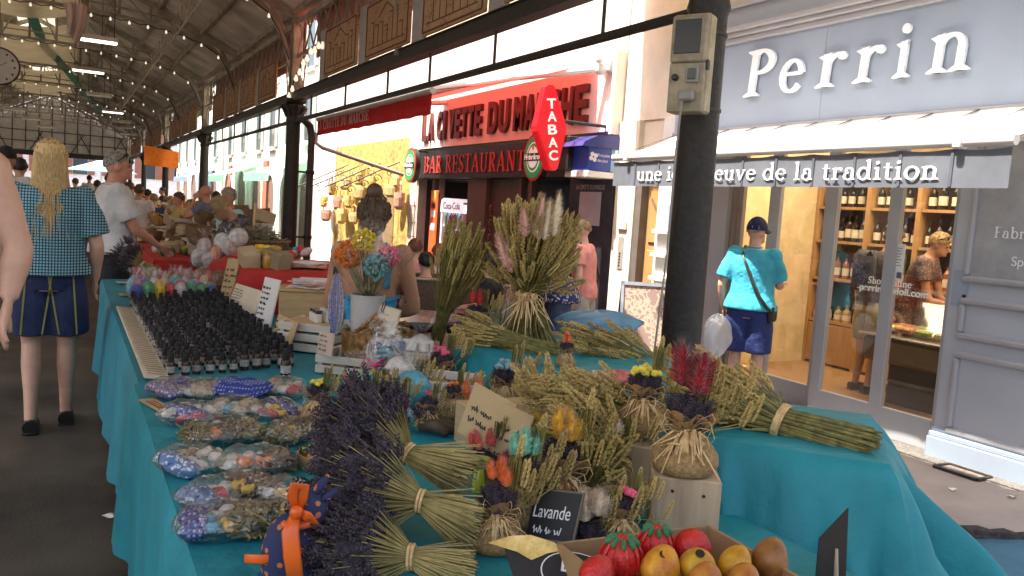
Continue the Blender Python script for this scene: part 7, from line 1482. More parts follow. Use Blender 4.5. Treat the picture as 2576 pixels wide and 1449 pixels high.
def person(label, base, face, height, skin='fair', shirt=None, shirt_len=.9, sleeve=.55, loose=.02, legs=None, leg_len=.6, leg_loose=.03, shoes=None, hair='short', hc='brown', pose=None, lean=0., twist=0., shirt_top=1.465, head_turn=0., head_tilt=0., vox=.014, fat=1., fingers=False, sit=False, name='person', extra=None, cat='person', sex='m', group=None):
    s = height / 1.75; th = math.atan2(-face[0], face[1]); t_ = thing(name, label, cat, base, th, group)
    J = {k: Vector(v) for k, v in J0.items()}
    if sit:
        for k, x in (('L', -.1), ('R', .1)): J['kne' + k] = Vector((x * 1.3, .42, .93)); J['ank' + k] = Vector((x * 1.3, .42, .53)); J['elb' + k] = Vector((x * 2.4, .02, 1.14)); J['wri' + k] = Vector((x * 1.6, .24, 1.12))
    for k, v in (pose or {}).items(): J[k] = Vector(v)
    piv = Vector((0, 0, .95)); RL = Matrix.Rotation(-lean, 3, 'X') @ Matrix.Rotation(twist, 3, 'Z')
    def up(p_): p_ = Vector(p_); return piv + RL @ (p_ - piv) if lean or twist else p_
    for k in ('shoL', 'shoR'): J[k] = up(J[k])
    for k in ('elbL', 'elbR', 'wriL', 'wriR'):
        if not pose or k not in pose: J[k] = up(J[k]) if not sit else J[k]
    def torso(mb, infl, z0, z1, wide=1.):
        rings = [r for r in TOR if z0 <= r[0] <= z1]; rows = []
        zs = sorted(set([z0] + [r[0] for r in rings] + [z1]))
        def interp(z):
            for a, b in zip(TOR, TOR[1:]):
                if a[0] <= z <= b[0]: f = (z - a[0]) / (b[0] - a[0]); return a[1] * (1 - f) + b[1] * f, a[2] * (1 - f) + b[2] * f
            return (TOR[0][1], TOR[0][2]) if z < TOR[0][0] else (TOR[-1][1], TOR[-1][2])
        n = 18
        vs, fs = [], []
        for z in zs:
            rx, ry = interp(z); fl = max(0, 1.15 - z) * wide if wide != 1. else 0; rx = rx * fat + infl + fl * .1; ry = ry * fat + infl + fl * .1
            for j in range(n): a = 6.28318 * j / n; vs.append(up((rx * math.cos(a), ry * math.sin(a) - .005, z)) if z > .93 else Vector((rx * math.cos(a), ry * math.sin(a), z)))
        for i in range(len(zs) - 1):
            for j in range(n): j2 = (j + 1) % n; fs.append((i * n + j, i * n + j2, (i + 1) * n + j2, (i + 1) * n + j))
        fs.append(tuple(reversed(range(n)))); fs.append(tuple((len(zs) - 1) * n + j for j in range(n))); mb.add(vs, fs)
    def scl(mb): mb.v = [p_ * s for p_ in mb.v]; return mb
    hc_ = up((0, .02, 1.612)); RH = RL @ Matrix.Rotation(head_turn, 3, 'Z') @ Matrix.Rotation(-head_tilt, 3, 'X')
    # body
    mb = MB(); torso(mb, 0, .84, 1.48)
    for k in ('L', 'R'):
        h_, kn, an = J['hip' + k], J['kne' + k], J['ank' + k]; sg = -1 if k == 'L' else 1
        mb.tube([h_ + Vector((0, 0, .03)), h_ * .7 + kn * .3, kn * .85 + h_ * .15, kn, kn * .7 + an * .3, kn * .35 + an * .65, an], [.085 * fat, .083 * fat, .06, .055, .056, .042, .035], 12)
        dr = Vector((0, 1, 0)); mb.tube([an + Vector((0, -.045, -.045)), an + Vector((0, .03, -.04)), an + Vector((sg * .01, .11, -.055)), an + Vector((sg * .012, .165, -.062))], [.033, .037, .036, .02], 10); mb.sph(an, .038, 8, 6)
        sh, el, wr = J['sho' + k], J['elb' + k], J['wri' + k]
        mb.tube([sh + (up((0, 0, 1.38)) - sh) * .25, sh, sh * .6 + el * .4, el * .9 + sh * .1, el, el * .7 + wr * .3, el * .25 + wr * .75, wr], [.06, .062, .05 * fat, .042, .041, .043, .031, .026], 12); mb.sph(sh, .064, 8, 6)
        hd = (wr - el).normalized(); sd = hd.cross(Vector((0, 1, 0)) if abs(hd.y) < .9 else Vector((1, 0, 0))).normalized(); nn = hd.cross(sd)
        mb.tube([wr, wr + hd * .03, wr + hd * .085], [.026, .036, .036], 10, flat=.45, up=tuple(sd))
        flen = (.068, .078, .074, .058)
        for f in range(4):
            o = nn * (-.028 + .019 * f); b0 = wr + hd * .08 + o; c1_ = b0 + hd * flen[f] * .55 + sd * .006; c2__ = b0 + hd * flen[f] * .95 + sd * .022; mb.tube([b0, c1_, c2__], [.0105, .0098, .0078], 6)
        tb0 = wr + hd * .035 + nn * -.03 * 1; mb.tube([tb0, tb0 + hd * .03 - nn * .02 + sd * .01, tb0 + hd * .062 - nn * .022 + sd * .02], [.014, .012, .009], 6)
    nk = up((0, -.015, 1.45)); mb.tube([nk, hc_ + RH @ Vector((0, -.02, -.06))], [.058, .054], 12)
    mb.sph(hc_ + RH @ Vector((0, -.01, .025)), (.076, .095, .098), 14, 10, RH); mb.sph(hc_ + RH @ Vector((0, .025, -.045)), (.058, .066, .07), 12, 8, RH)
    mb.sph(hc_ + RH @ Vector((0, .088, -.075)), (.028, .02, .022), 8, 6, RH)
    mb.tube([hc_ + RH @ Vector((0, .088, .02)), hc_ + RH @ Vector((0, .108, -.018)), hc_ + RH @ Vector((0, .088, -.026))], [.009, .015, .011], 6)
    for sg in (-1, 1): mb.sph(hc_ + RH @ Vector((sg * .079, -.012, -.005)), (.011, .02, .032), 8, 6, RH)
    mb.sph(hc_ + RH @ Vector((0, .09, -.05)), (.024, .01, .008), 8, 5, RH)
    remesh(scl(mb), 'body', SKIN[skin], t_, vox, 3)
    for sg in (-1, 1): e_ = MB(); e_.sph(hc_ + RH @ Vector((sg * .032, .083, .012)), (.012, .007, .006), 8, 6, RH); scl(e_).build('eye', black, t_, world=False, smooth=True); e_ = MB(); e_.tube([hc_ + RH @ Vector((sg * .015, .094, .03)), hc_ + RH @ Vector((sg * .032, .092, .036)), hc_ + RH @ Vector((sg * .05, .08, .03))], .004, 5); scl(e_).build('eyebrow', HAIR[hc if hc in HAIR else 'brown'], t_, world=False)
    if shirt:
        mb = MB(); torso(mb, loose, shirt_len, shirt_top, 1.6 if loose > .025 else 1.)
        if sleeve:
            for k in ('L', 'R'): sh, el = J['sho' + k], J['elb' + k]; mb.tube([up((0, 0, 1.37)), sh, sh + (el - sh) * sleeve * .5, sh + (el - sh) * sleeve], [.082 * fat, .074 * fat, .06 * fat + loose * .6, .058 * fat + loose * .8], 12); mb.sph(sh, .072 * fat, 8, 6)
        remesh(scl(mb), 'shirt', shirt, t_, vox, 3)
    if legs:
        mb = MB(); torso(mb, .016, .85, 1.03)
        for k in ('L', 'R'): h_, kn, an = J['hip' + k], J['kne' + k], J['ank' + k]; e = (h_ + (kn - h_) * min(1, leg_len)) if leg_len <= 1 else kn + (an - kn) * (leg_len - 1); pts = [h_ + Vector((0, 0, .04)), h_ * .6 + e * .4, e] if leg_len <= 1 else [h_ + Vector((0, 0, .04)), kn, e]; mb.tube(pts, [.095 * fat, .09 * fat + leg_loose * .6, .075 + leg_loose], 14)
        remesh(scl(mb), 'shorts' if leg_len <= 1 else 'trousers', legs, t_, vox, 3)
    if shoes:
        for k in ('L', 'R'): an = J['ank' + k]; mb = MB(); mb.tube([an + Vector((0, -.06, -.045)), an + Vector((0, .02, -.04)), an + Vector((0, .11, -.055)), an + Vector((0, .18, -.06))], [.042, .046, .044, .028], 12); mb.box(an + Vector((0, .06, -.078)), (.085, .26, .014), b=.005); scl(mb).build('shoe', shoes, t_, world=False, smooth=True, ang=50)
    hm = HAIR.get(hc)
    def H(x, y, z): return hc_ + RH @ Vector((x, y, z))
    if hair in ('short', 'bun', 'long', 'crop'):
        mb = MB(); q = random.Random(int(base[0] * 97 + base[1] * 31)); R0 = {'crop': (.077, .0965, .098), 'bun': (.092, .11, .11)}.get(hair, (.083, .101, .104))
        def cap_(u, v):
            th2 = u * 6.283; bkf = math.cos(th2 + 1.571); lim = (1.2 + .55 * (bkf + 1) ** .8 if hair != 'crop' else 1.15 + .42 * (bkf + 1) ** .8); ph2 = v * lim; d = Vector((math.sin(ph2) * math.cos(th2), math.sin(ph2) * math.sin(th2), math.cos(ph2))); k = 1 + .035 * math.sin(9 * th2 + 5 * ph2) + .02 * math.sin(17 * th2)
            return H(d.x * R0[0] * k, d.y * R0[1] * k - .012, d.z * R0[2] * k + .028)
        mb.grid(cap_, 30, 10)
        for i in range(260 if vox < .02 else 90):
            u, v = q.random(), q.random() ** .6; a = cap_(u, v); b = cap_(u, min(1, v + .12)); d = (b - a); o = (a - hc_).normalized(); mb.tube([a - o * .002, a + d * .6 + o * .006, a + d * 1.2 + o * .003], [.005, .005, .0015], 4, cap=False)
        if hair == 'bun': mb.sph(H(0, -.05, .15), (.048, .046, .05), 14, 10); mb.sph(H(0, -.03, .1), (.06, .06, .04), 12, 8); mb.sph(H(0, -.06, -.03), (.078, .06, .08), 14, 9)
        if hair == 'long':
            mb.grid(lambda u, v: (lambda a: Vector((0, 0, 0)) + H((.075 + .02 * min(1, v * 3)) * math.cos(a), -.018 + (.09 + .012 * min(1, v * 3)) * math.sin(a), .1 - .19 * min(1, v * 2.2)) + Vector((.012 * math.sin(a * 7) * v, -.05 * max(0, v - .45), -.5 * max(0, v - .45) * (1 + .25 * math.sin(a * 5) * v))))(math.pi * (1.0 + u)), 30, 16)
            for i in range(2200):
                a = q.uniform(math.pi * .98, math.pi * 2.02); r = q.uniform(.7, 1.0); p0 = H(.05 * math.cos(a) * r, -.03 + .055 * math.sin(a) * r, .118); p1 = H(.088 * math.cos(a), -.015 + .1 * math.sin(a), .03); p2 = H(.095 * math.cos(a), -.02 + .105 * math.sin(a), -.09)
                L2 = q.uniform(.34, .47); w2 = q.gauss(0, .008); p3 = Vector((p2.x * 1.15 + w2, p2.y - .035 - .03 * q.random(), p2.z - L2 * .5)); p4 = Vector((p2.x * 1.3 + w2 * 2, p2.y - .045, p2.z - L2)); mb.tube([p0, p1, p2, p3, p4], [.002, .003, .003, .0025, .0008], 3, cap=False)
        scl(mb).build('hair', hm, t_, world=False, smooth=True)
    if extra: extra(t_, J, H, up, s, RH)
    return t_
def sunglasses(t_, H, s, on_top=True):
    z, y = (.105, .055) if on_top else (.012, .1); mb = MB()
    for sg in (-1, 1): mb.sph(H(sg * .036, y, z), (.032, .012, .02), 10, 7); mb.tube([H(sg * .068, y - .01, z), H(sg * .09, -.02, z - .06 if on_top else z)], .005, 5)
    mb.v = [p_ * s for p_ in mb.v]; mb.build('sunglasses', black, t_, world=False, smooth=True)
def scaled(mb, n_, m_, t_, s, **k): mb.v = [p_ * s for p_ in mb.v]; return mb.build(n_, m_, t_, world=False, **k)
# checked blouse
def gingham():
    m, n, L, b = nmat('teal_gingham'); b.inputs['Roughness'].default_value = .85; tc = n.new('ShaderNodeTexCoord'); sp_ = n.new('ShaderNodeSeparateXYZ'); L.new(tc.outputs['Object'], sp_.inputs[0]); outs = []
    for ax, f in (('X', 62), ('Z', 58)):
        mu = n.new('ShaderNodeMath'); mu.operation = 'MULTIPLY'; mu.inputs[1].default_value = f; L.new(sp_.outputs[ax], mu.inputs[0]); fr = n.new('ShaderNodeMath'); fr.operation = 'FRACT'; L.new(mu.outputs[0], fr.inputs[0]); lt = n.new('ShaderNodeMath'); lt.operation = 'LESS_THAN'; lt.inputs[1].default_value = .34; L.new(fr.outputs[0], lt.inputs[0]); outs.append(lt)
    mxn = n.new('ShaderNodeMath'); mxn.operation = 'MAXIMUM'; L.new(outs[0].outputs[0], mxn.inputs[0]); L.new(outs[1].outputs[0], mxn.inputs[1])
    c_ = n.new('ShaderNodeMix'); c_.data_type = 'RGBA'; c_.inputs[6].default_value = (.22, .47, .52, 1); c_.inputs[7].default_value = (.018, .035, .07, 1); L.new(mxn.outputs[0], c_.inputs[0]); L.new(c_.outputs[2], b.inputs['Base Color'])
    nb = n.new('ShaderNodeTexNoise'); nb.inputs['Scale'].default_value = 9; L.new(tc.outputs['Object'], nb.inputs['Vector']); bp = n.new('ShaderNodeBump'); bp.inputs['Strength'].default_value = .6; bp.inputs['Distance'].default_value = .03; L.new(nb.outputs[0], bp.inputs['Height']); L.new(bp.outputs[0], b.inputs['Normal']); return m
def fab(n_, c_, **k): return mat('fabric_' + n_, c_, rough=.85, var=.2, sc=6, bump=.8, bsc=8, bdist=.04, **k)
navyf = fab('navy', (.018, .028, .085))
def blonde_x(t_, J, H, up, s, RH):
    st = mat('yellow_stripe', (.26, .24, .08), rough=.8)
    for x0, x1, y in ((-.115, -.14, -.128), (.02, -.03, -.142), (.0, .06, -.142), (.13, .155, -.12)):
        sh_ = [c.data for c in t_.children if c.name.startswith('shorts')][0]; pts = []
        for k in range(9):
            x, z = (x0 + (x1 - x0) * k / 8) * s, (.95 - .37 * k / 8) * s; near = [v.co.y for v in sh_.vertices if abs(v.co.x - x) < .014 and abs(v.co.z - z) < .014]
            if near: pts.append((x, min(near) - .001, z))
        mb = MB(); mb.tube(pts, .006, 6, flat=.35, up=(0, -1, 0)); mb.build('side_stripe', st, t_, world=False)
bp0 = at(118, 1072, Z=0)
person('woman with long blonde hair in teal checked blouse walking away', (bp0.x, bp0.y, 0), (.02, 1), 1.76, 'fair', gingham(), .94, .8, .045, navyf, .8, .05, black, 'long', 'blonde', pose=dict(kneL=(-.09, .05, .5), ankL=(-.08, -.14, .09), kneR=(.1, .06, .5), ankR=(.1, .06, .085), elbL=(-.25, -.03, 1.12), wriL=(-.27, .05, .88), elbR=(.255, -.02, 1.12), wriR=(.25, .08, .9)), vox=.009, extra=blonde_x)
whp = fab('white_polo', (.6, .58, .56)); blk = fab('black', (.014, .014, .016))
def gm_x(t_, J, H, up, s, RH):
    sunglasses(t_, H, s); mb = MB(); mb.tube([up((.06 * math.cos(a), .055 * math.sin(a) - .01, 1.475)) for a in [k * .52 for k in range(13)]], .014, 6, flat=.6); scaled(mb, 'collar', whp, t_, s)
gp0 = at(243, 915, Z=0)
person('grey haired man in white polo with sunglasses pushed up, in profile', (.36, 7.85, 0), (1, .12), 1.8, 'ruddy', whp, .9, .75, .03, blk, .85, .04, black, 'crop', 'grey', pose=dict(elbR=(.2, .12, 1.12), wriR=(.14, .32, .98)), vox=.011, fat=1.12, extra=gm_x)
# foreground man at the left edge, only his arm in view
sp0 = at(-8, 428, D=2.75); el0 = at(48, 625, D=2.72); wr0 = at(22, 752, D=2.68); hs = 1.88 / 1.75; b0 = Vector((sp0.x - .27 * hs, sp0.y, 0))
loc_ = lambda p_: ((p_.x - b0.x) / hs, (p_.y - b0.y) / hs, p_.z / hs)
person('bare armed man at the left edge walking away', (b0.x, b0.y, 0), (0, 1), 1.88, 'fair', fab('dark_tank', (.03, .03, .035)), .9, 0, .008, blk, .9, .04, black, 'short', 'brown', pose=dict(elbR=loc_(el0), wriR=loc_(wr0), shoR=(.25, -.01, loc_(sp0)[2])), vox=.007, fat=1.1)
def cap_x(col, logo=None, strap=None):
    m_ = fab('cap_' + col[0], col[1])
    def f(t_, J, H, up, s, RH):
        mb = MB(); mb.grid(lambda u, v: H(.089 * math.sin(v * 1.62) * math.cos(u * 6.283), .108 * math.sin(v * 1.62) * math.sin(u * 6.283) - .008, .118 * math.cos(v * 1.62) + .03), 24, 10); scaled(mb, 'cap', m_, t_, s, smooth=True)
        mb = MB(); mb.grid(lambda u, v: H(.078 * math.cos(.5 + u * 2.14), .06 + .05 * math.sin(.5 + u * 2.14) + .075 * v * math.sin(.5 + u * 2.14), .028 - .02 * v), 12, 4); scaled(mb, 'visor', m_, t_, s, smooth=True)
        if strap: strap(t_, J, H, up, s, RH)
    return f
def simple(label, px, py, D, face, height=None, z0=0., **k):
    p_ = at(px, py, D=D); h = height or (p_.z - z0); return person(label, (p_.x, p_.y, z0), face, h, vox=k.pop('vox', .02), **k)
f = fab
simple('person in black cap at the far left of the aisle', 16, 368, 8.2, (.1, 1), shirt=f('white_tee', (.6, .58, .56)), legs=blk, hair=None, skin='tan', extra=cap_x(('black', (.01, .01, .012))))
simple('dark haired person behind the capped one at far left', 50, 395, 10.5, (0, 1), shirt=f('grey_tee', (.2, .2, .2)), legs=blk, hc='black')
far = [(282, 428, 15, (-.3, 1), 'man in tan shirt beyond the grey haired man', (.42, .3, .14), 'brown', 1), (308, 446, 17, (.2, 1), 'dark haired man among the far shoppers', (.3, .22, .16), 'brown', 2), (326, 456, 14, (.3, 1), 'woman in grey top among the far shoppers', (.3, .27, .25), 'brown', 3), (351, 462, 13, (.2, 1), 'woman in white top with pink band at the far stalls', (.65, .6, .58), 'brown', 4), (296, 452, 24, (0, 1), 'shopper in cream far down the aisle', (.5, .42, .3), 'sandy', 5), (336, 468, 26, (0, -1), 'shopper in blue far down the aisle', (.1, .16, .3), 'black', 6), (270, 440, 28, (.1, 1), 'shopper in red far down the aisle', (.4, .07, .06), 'brown', 7), (452, 482, 12.5, (-1, -.2), 'woman in yellow top behind the far stall', (.5, .36, .14), 'brown', 8), (480, 500, 13.5, (-.6, -1), 'vendor in pink stripes behind the far stall', (.6, .34, .34), 'sandy', 9), (410, 470, 24, (-1, 0), 'vendor in black under the orange tarpaulin', (.04, .04, .04), 'black', 10), (225, 440, 30, (0, 1), 'shopper in white behind the blonde woman', (.6, .6, .58), 'black', 11)]
for x, y, D, fc, lab_, cc, hc, i in far: simple(lab_, x, y, D, fc, shirt=f('far_%d' % i, cc), legs=f('jeans_%d' % (i % 3), ((.04, .05, .09), (.2, .17, .13), (.02, .02, .025))[i % 3]), leg_len=1.9 if i % 2 else .8, hc=hc, skin=('fair', 'tan', 'ruddy')[i % 3], vox=.026)
for i, (x, y, D, lab_) in enumerate(((190, 447, 22, 'shopper with pale blue top behind the blonde woman'), (245, 452, 19, 'shopper in olive between the two near walkers'), (262, 458, 33, 'tiny shopper in maroon deep in the aisle'), (318, 462, 21, 'shopper in white carrying on past the stalls'), (345, 466, 34, 'tiny shopper in black deep in the aisle'), (372, 475, 17, 'woman in mustard dress at the second stall'), (388, 486, 14, 'man in navy tee leaning at the second stall'), (430, 492, 17, 'vendor in white apron at the second stall'))): simple(lab_, x, y, D, (.2 * (i % 3 - 1), 1), shirt=f('more_%d' % i, ((.3, .42, .5), (.2, .2, .08), (.25, .04, .05), (.6, .58, .54), (.02, .02, .02), (.45, .28, .05), (.03, .05, .12), (.6, .58, .54))[i]), legs=f('jeans_%d' % (i % 3), (.04, .05, .09)), hc=('brown', 'black', 'sandy', 'grey')[i % 4], skin=('fair', 'tan', 'ruddy')[i % 3], vox=.026)
simple('balding man in grey blue shirt holding a phone to his ear', 520, 463, 12, (-.8, .5), skin='ruddy', shirt=f('slate_blue', (.13, .16, .24)), legs=blk, hair=None, pose=dict(elbR=(.22, .22, 1.2), wriR=(.1, .14, 1.5), elbL=(-.22, .2, 1.2), wriL=(-.06, .16, 1.5)))
simple('dark haired woman in mint shirt behind the stall', 578, 470, 9.5, (-.9, -.5), skin='tan', shirt=f('mint', (.3, .55, .45)), legs=blk, hc='grey')
simple('stooping vendor in dark grey shirt with brown hair', 668, 520, 8.2, (-.95, -.2), height=1.66, z0=0, skin='tan', shirt=f('charcoal', (.045, .04, .045)), legs=blk, hc='sandy', lean=.75, pose=dict(elbR=(.25, .42, 1.0), wriR=(.2, .55, .82), elbL=(-.25, .4, 1.0), wriL=(-.2, .55, .85)))
simple('shopper in blue beyond the balding man', 545, 480, 15, (0, 1), shirt=f('royal_blue', (.02, .06, .3)), legs=blk, hc='black', vox=.026)
# stall keeper with bun
def bun_x(t_, J, H, up, s, RH):
    m_ = f('sky_blue', (.04, .3, .55)); mb = MB(); mb.tube([up((.1, -.1, 1.22)), up((.11, -.07, 1.38)), up((.08, .02, 1.46)), up((.05, .06, 1.44))], [.05, .032, .02, .018], 8, flat=.4); scaled(mb, 'halter_strap', m_, t_, s, smooth=True)
    mb = MB(); mb.tube([up((-.16, .03, 1.16)), up((-.1, -.112, 1.15)), up((.1, -.112, 1.15)), up((.16, .03, 1.16))], .03, 8, flat=.4); scaled(mb, 'back_strap', m_, t_, s, smooth=True)
bw = at(945, 458, D=4.2)
person('stall keeper with brown hair in a bun and bare back, blue halter top', (bw.x, bw.y, 0), (.45, 1), bw.z - .06, 'tan', f('sky_blue', (.04, .3, .55)), 1.0, 0, .012, dots('floral_skirt', (.5, .48, .44), (.08, .09, .16), 60, .3, rnd_=1), .95, .05, black, 'bun', 'brown', pose=dict(elbR=(.26, .02, 1.1), wriR=(.12, .24, 1.02), elbL=(-.24, .06, 1.1), wriL=(-.08, .25, 1.02)), vox=.011, extra=bun_x, shirt_top=1.15)
person_parts = None
# cafe guests
ch_m = mat('rattan', (.12, .085, .06), rough=.7, var=.3, sc=50)
def guest(label, px, py, D, face, shirt_c, hc, i, clab):
    p_ = at(px, py, D=D); h = 1.68; zb = p_.z - (1.75 - .0) * h / 1.75 + .0; t_ = person(label, (p_.x, p_.y, zb), face, h, 'fair', f('guest_%d' % i, shirt_c), .88, .6, .02, blk, .95, .03, black, 'short', hc, sit=True, vox=.02)
    c_ = thing('cafe_chair', clab, 'chair', (p_.x, p_.y, -.05), math.atan2(-face[0], face[1]), 'rattan chairs outside the bar'); zs = zb + .84 + .05 * 0 - .0; zs = max(.4, zs)
    mb = MB(); mb.box((0, .04, zs), (.42, .42, .03), b=.01); mb.build('seat', ch_m, c_, world=False)
    for sx in (-1, 1):
        for sy in (-1, 1): mb = MB(); mb.tube([(sx * .18, .04 + sy * .18, 0), (sx * .17, .04 + sy * .17, zs)], .012, 6); mb.build('leg', ch_m, c_, world=False)
    mb = MB(); mb.grid(lambda u, v: Vector((.23 * math.cos(math.pi * (1 + u)), -.16 + .12 * math.sin(math.pi * (1 + u)) * .6 - .05 * v, zs + .04 + .36 * v)), 14, 6); mb.build('backrest', ch_m, c_, world=False, smooth=True); mb = MB(); mb.tube([(.23 * math.cos(math.pi * (1 + u / 10)), -.21 + .072 * math.sin(math.pi * (1 + u / 10)), zs + .4) for u in range(11)], .014, 6); mb.build('back_rim', mat('pale_rim', (.45, .36, .25), rough=.6), c_, world=False)
guest('seated guest with reddish hair in pink outside the bar', 1046, 598, 9.6, (.2, 1), (.6, .3, .32), 'red', 1, 'rattan chair under the pink dressed guest'); guest('seated guest with black hair in maroon outside the bar', 1074, 632, 8.8, (.2, 1), (.12, .02, .035), 'black', 2, 'rattan chair under the maroon dressed guest'); guest('seated guest with ginger hair in white outside the bar', 1106, 612, 9.8, (0, 1), (.6, .56, .58), 'ginger', 3, 'rattan chair under the white dressed guest'); guest('seated guest in black with dark hair left of the tall sheaf', 1236, 632, 8.6, (-.7, .6), (.015, .015, .017), 'black', 4, 'rattan chair under the black dressed guest')
tp_ = at(1045, 775, D=6.2); ct = thing('cafe_table', 'dark round cafe table behind the stall keeper', 'table', (tp_.x, tp_.y, -.05)); mb = MB(); mb.lathe([(.36, .7), (.37, .71), (.37, .73), (0, .735)], 28); mb.build('table_top', mat('dark_table_top', (.06, .055, .055), rough=.2), ct, world=False); mb = MB(); mb.tube([(0, 0, .02), (0, 0, .7)], .03, 8); mb.build('pedestal', iron, ct, world=False); mb = MB(); mb.lathe([(.22, 0), (.22, .02), (.04, .04)], 20); mb.build('foot', iron, ct, world=False)
# man in pink with a shoulder strap
def pink_x(t_, J, H, up, s, RH): mb = MB(); mb.tube([up((-.15, .1, 1.2)), up((-.1, .11, 1.38)), up((-.06, .0, 1.485)), up((.0, -.125, 1.35)), up((.13, -.135, 1.08)), up((.18, -.05, .98))], .014, 6, flat=.4); scaled(mb, 'strap', black, t_, s)
pk_ = at(1482, 553, D=7.9); person('man in salmon pink shirt with black shoulder strap, head turned left', (pk_.x, pk_.y, -.05), (-.55, .75), pk_.z + .06, 'fair', f('salmon', (.72, .28, .25)), .88, .6, .025, f('stone_short', (.4, .36, .3)), .85, .04, black, 'crop', 'sandy', pose=dict(elbR=(.27, .03, 1.13), wriR=(.24, .2, .92)), head_turn=.3, vox=.012, lean=.1, extra=pink_x)
fl_ = dots('floral_navy', (.02, .03, .13), (.55, .5, .55), 34, .36, rnd_=1, ink2=(.35, .12, .25)); fp_ = at(1385, 600, D=7.2); person('person in navy floral shirt leaning over behind the tall sheaf', (fp_.x + .15, fp_.y, -.05), (-.9, .35), 1.6, 'tan', fl_, .86, .55, .03, f('denim', (.05, .07, .12)), 1.9, .02, black, 'short', 'brown', lean=.7, pose=dict(elbR=(.26, .4, 1.02), wriR=(.24, .5, .8), elbL=(-.26, .4, 1.0), wriL=(-.2, .5, .8)), vox=.014)
# man in turquoise polo
def blue_x(t_, J, H, up, s, RH):
    sunglasses(t_, H, s, False); mb = MB(); mb.tube([up((-.05, .1, 1.4)), up((-.085, .0, 1.49)), up((-.07, -.125, 1.42)), up((-.02, -.165, 1.32)), up((.05, -.182, 1.18)), up((.12, -.18, 1.05)), up((.19, -.13, .95)), up((.22, -.05, .92))], .019, 6, flat=.35); scaled(mb, 'bag_strap', black, t_, s, smooth=True)
    mb = MB(); mb.box(up((.2, .0, .9)), (.06, .18, .16), b=.02); scaled(mb, 'shoulder_bag', black, t_, s); mb = MB(); mb.tube([up((.058 * math.cos(k * .52), .055 * math.sin(k * .52) - .012, 1.48)) for k in range(13)], .014, 6, flat=.7); scaled(mb, 'collar', f('turquoise_polo', (.05, .4, .55)), t_, s)
bm = at(1908, 541, D=6.95); person('man in turquoise polo and navy cap standing at the shop door', (bm.x, bm.y, -.05), (.9, .55), bm.z + .03, 'fair', f('turquoise_polo', (.05, .4, .55)), .92, .8, .03, fab('navy_short', (.02, .035, .15)), .92, .045, mat('brown_shoe', (.08, .05, .03), rough=.6), 'crop', 'grey', pose=dict(elbL=(-.26, -.05, 1.13), wriL=(-.25, .04, .9), elbR=(.22, .1, 1.15), wriR=(.18, .34, 1.16)), vox=.011, fat=1.1, head_turn=-.35, extra=cap_x(('navy', (.008, .014, .07)), strap=blue_x))
pbp = at(1803, 845, D=6.8); softbag('plastic_bag', 'thin white plastic carrier bag hanging from the hand of the turquoise man', pbp, (.13, .08, .17), film('white_carrier', col=(.85, .92, .96), fac=.12, rough=.25, bump=.8, bsc=18, white=.3))
# people inside the shop
def pack_x(t_, J, H, up, s, RH): mb = MB(); mb.box(up((0, -.2, 1.22)), (.3, .16, .42), b=.06); scaled(mb, 'backpack', f('backpack', (.03, .035, .05)), t_, s, smooth=True)
sm_ = at(2170, 985, Z=0); person('man with dark backpack and khaki shorts inside the shop', (sm_.x, sm_.y, 0), (.75, -.2), 1.62, 'tan', f('shop_dark_tee', (.06, .05, .06)), .9, .6, .02, f('khaki', (.3, .24, .1)), .9, .04, black, 'short', 'brown', lean=.25, vox=.014, extra=pack_x)
sw_ = at(2275, 985, Z=0); person('woman with blonde hair leaning to the deli counter inside the shop', (sw_.x - .1, sw_.y, 0), (.35, -1), 1.62, 'tan', dots('spotted_dress', (.12, .07, .06), (.4, .3, .25), 50, .3, rnd_=1), .8, .5, .02, dots('spotted_dress', (.35, .2, .13), (.1, .06, .05), 50, .3), .7, .05, mat('brown_shoe', (.08, .05, .03)), 'short', 'sandy', lean=.35, pose=dict(elbR=(.2, .25, 1.0), wriR=(.12, .45, .98), elbL=(-.2, .25, 1.0), wriL=(-.1, .45, .98)), vox=.014, extra=lambda t_, J, H, up, s, RH: sunglasses(t_, H, s))
# folding street board
ab = at(1625, 800, D=8.3); fs_ = thing('street_board', 'folding pavement board with a photo of pasta and silver frame', 'sign', (ab.x, ab.y, -.05)); ax_ = Vector((c_r.x, c_r.y, 0)).normalized(); nb_ = -Vector((c_f.x, c_f.y, 0)).normalized(); w_, h_ = .5, .95
o_ = Vector((ab.x, ab.y, -.05)) - ax_ * w_ / 2; upv = Vector((0, 0, 1)) * .97 - nb_ * .2; mb = MB()
for (a, b, c, d) in ((0, w_, h_ - .035, h_), (0, w_, 0.12, .155), (0, .03, .0, h_), (w_ - .03, w_, 0, h_)): mb.prism([(a, c), (b, c), (b, d), (a, d)], o_, ax_, upv, nb_ * .02)
mb.build('silver_frame', mat('silver_frame', (.6, .6, .6), rough=.3, metal=.7), fs_); mb = MB(); mb.prism([(.03, .155), (w_ - .03, .155), (w_ - .03, h_ - .035), (.03, h_ - .035)], o_ + nb_ * .004, ax_, upv, nb_ * .004); mb.build('photo_panel', printmat('pasta_photo', (.4, .27, .24), (.62, .5, .4), sc=24, width=.16, amount=.55), fs_)
o2 = o_ - nb_ * .42; up2 = Vector((0, 0, 1)) * .97 + nb_ * .24; mb = MB(); mb.prism([(0, 0), (w_, 0), (w_, h_), (0, h_)], o2, ax_, up2, nb_ * .015); mb.build('rear_leg_panel', mat('dark_grey_panel', (.05, .05, .055), rough=.4), fs_)
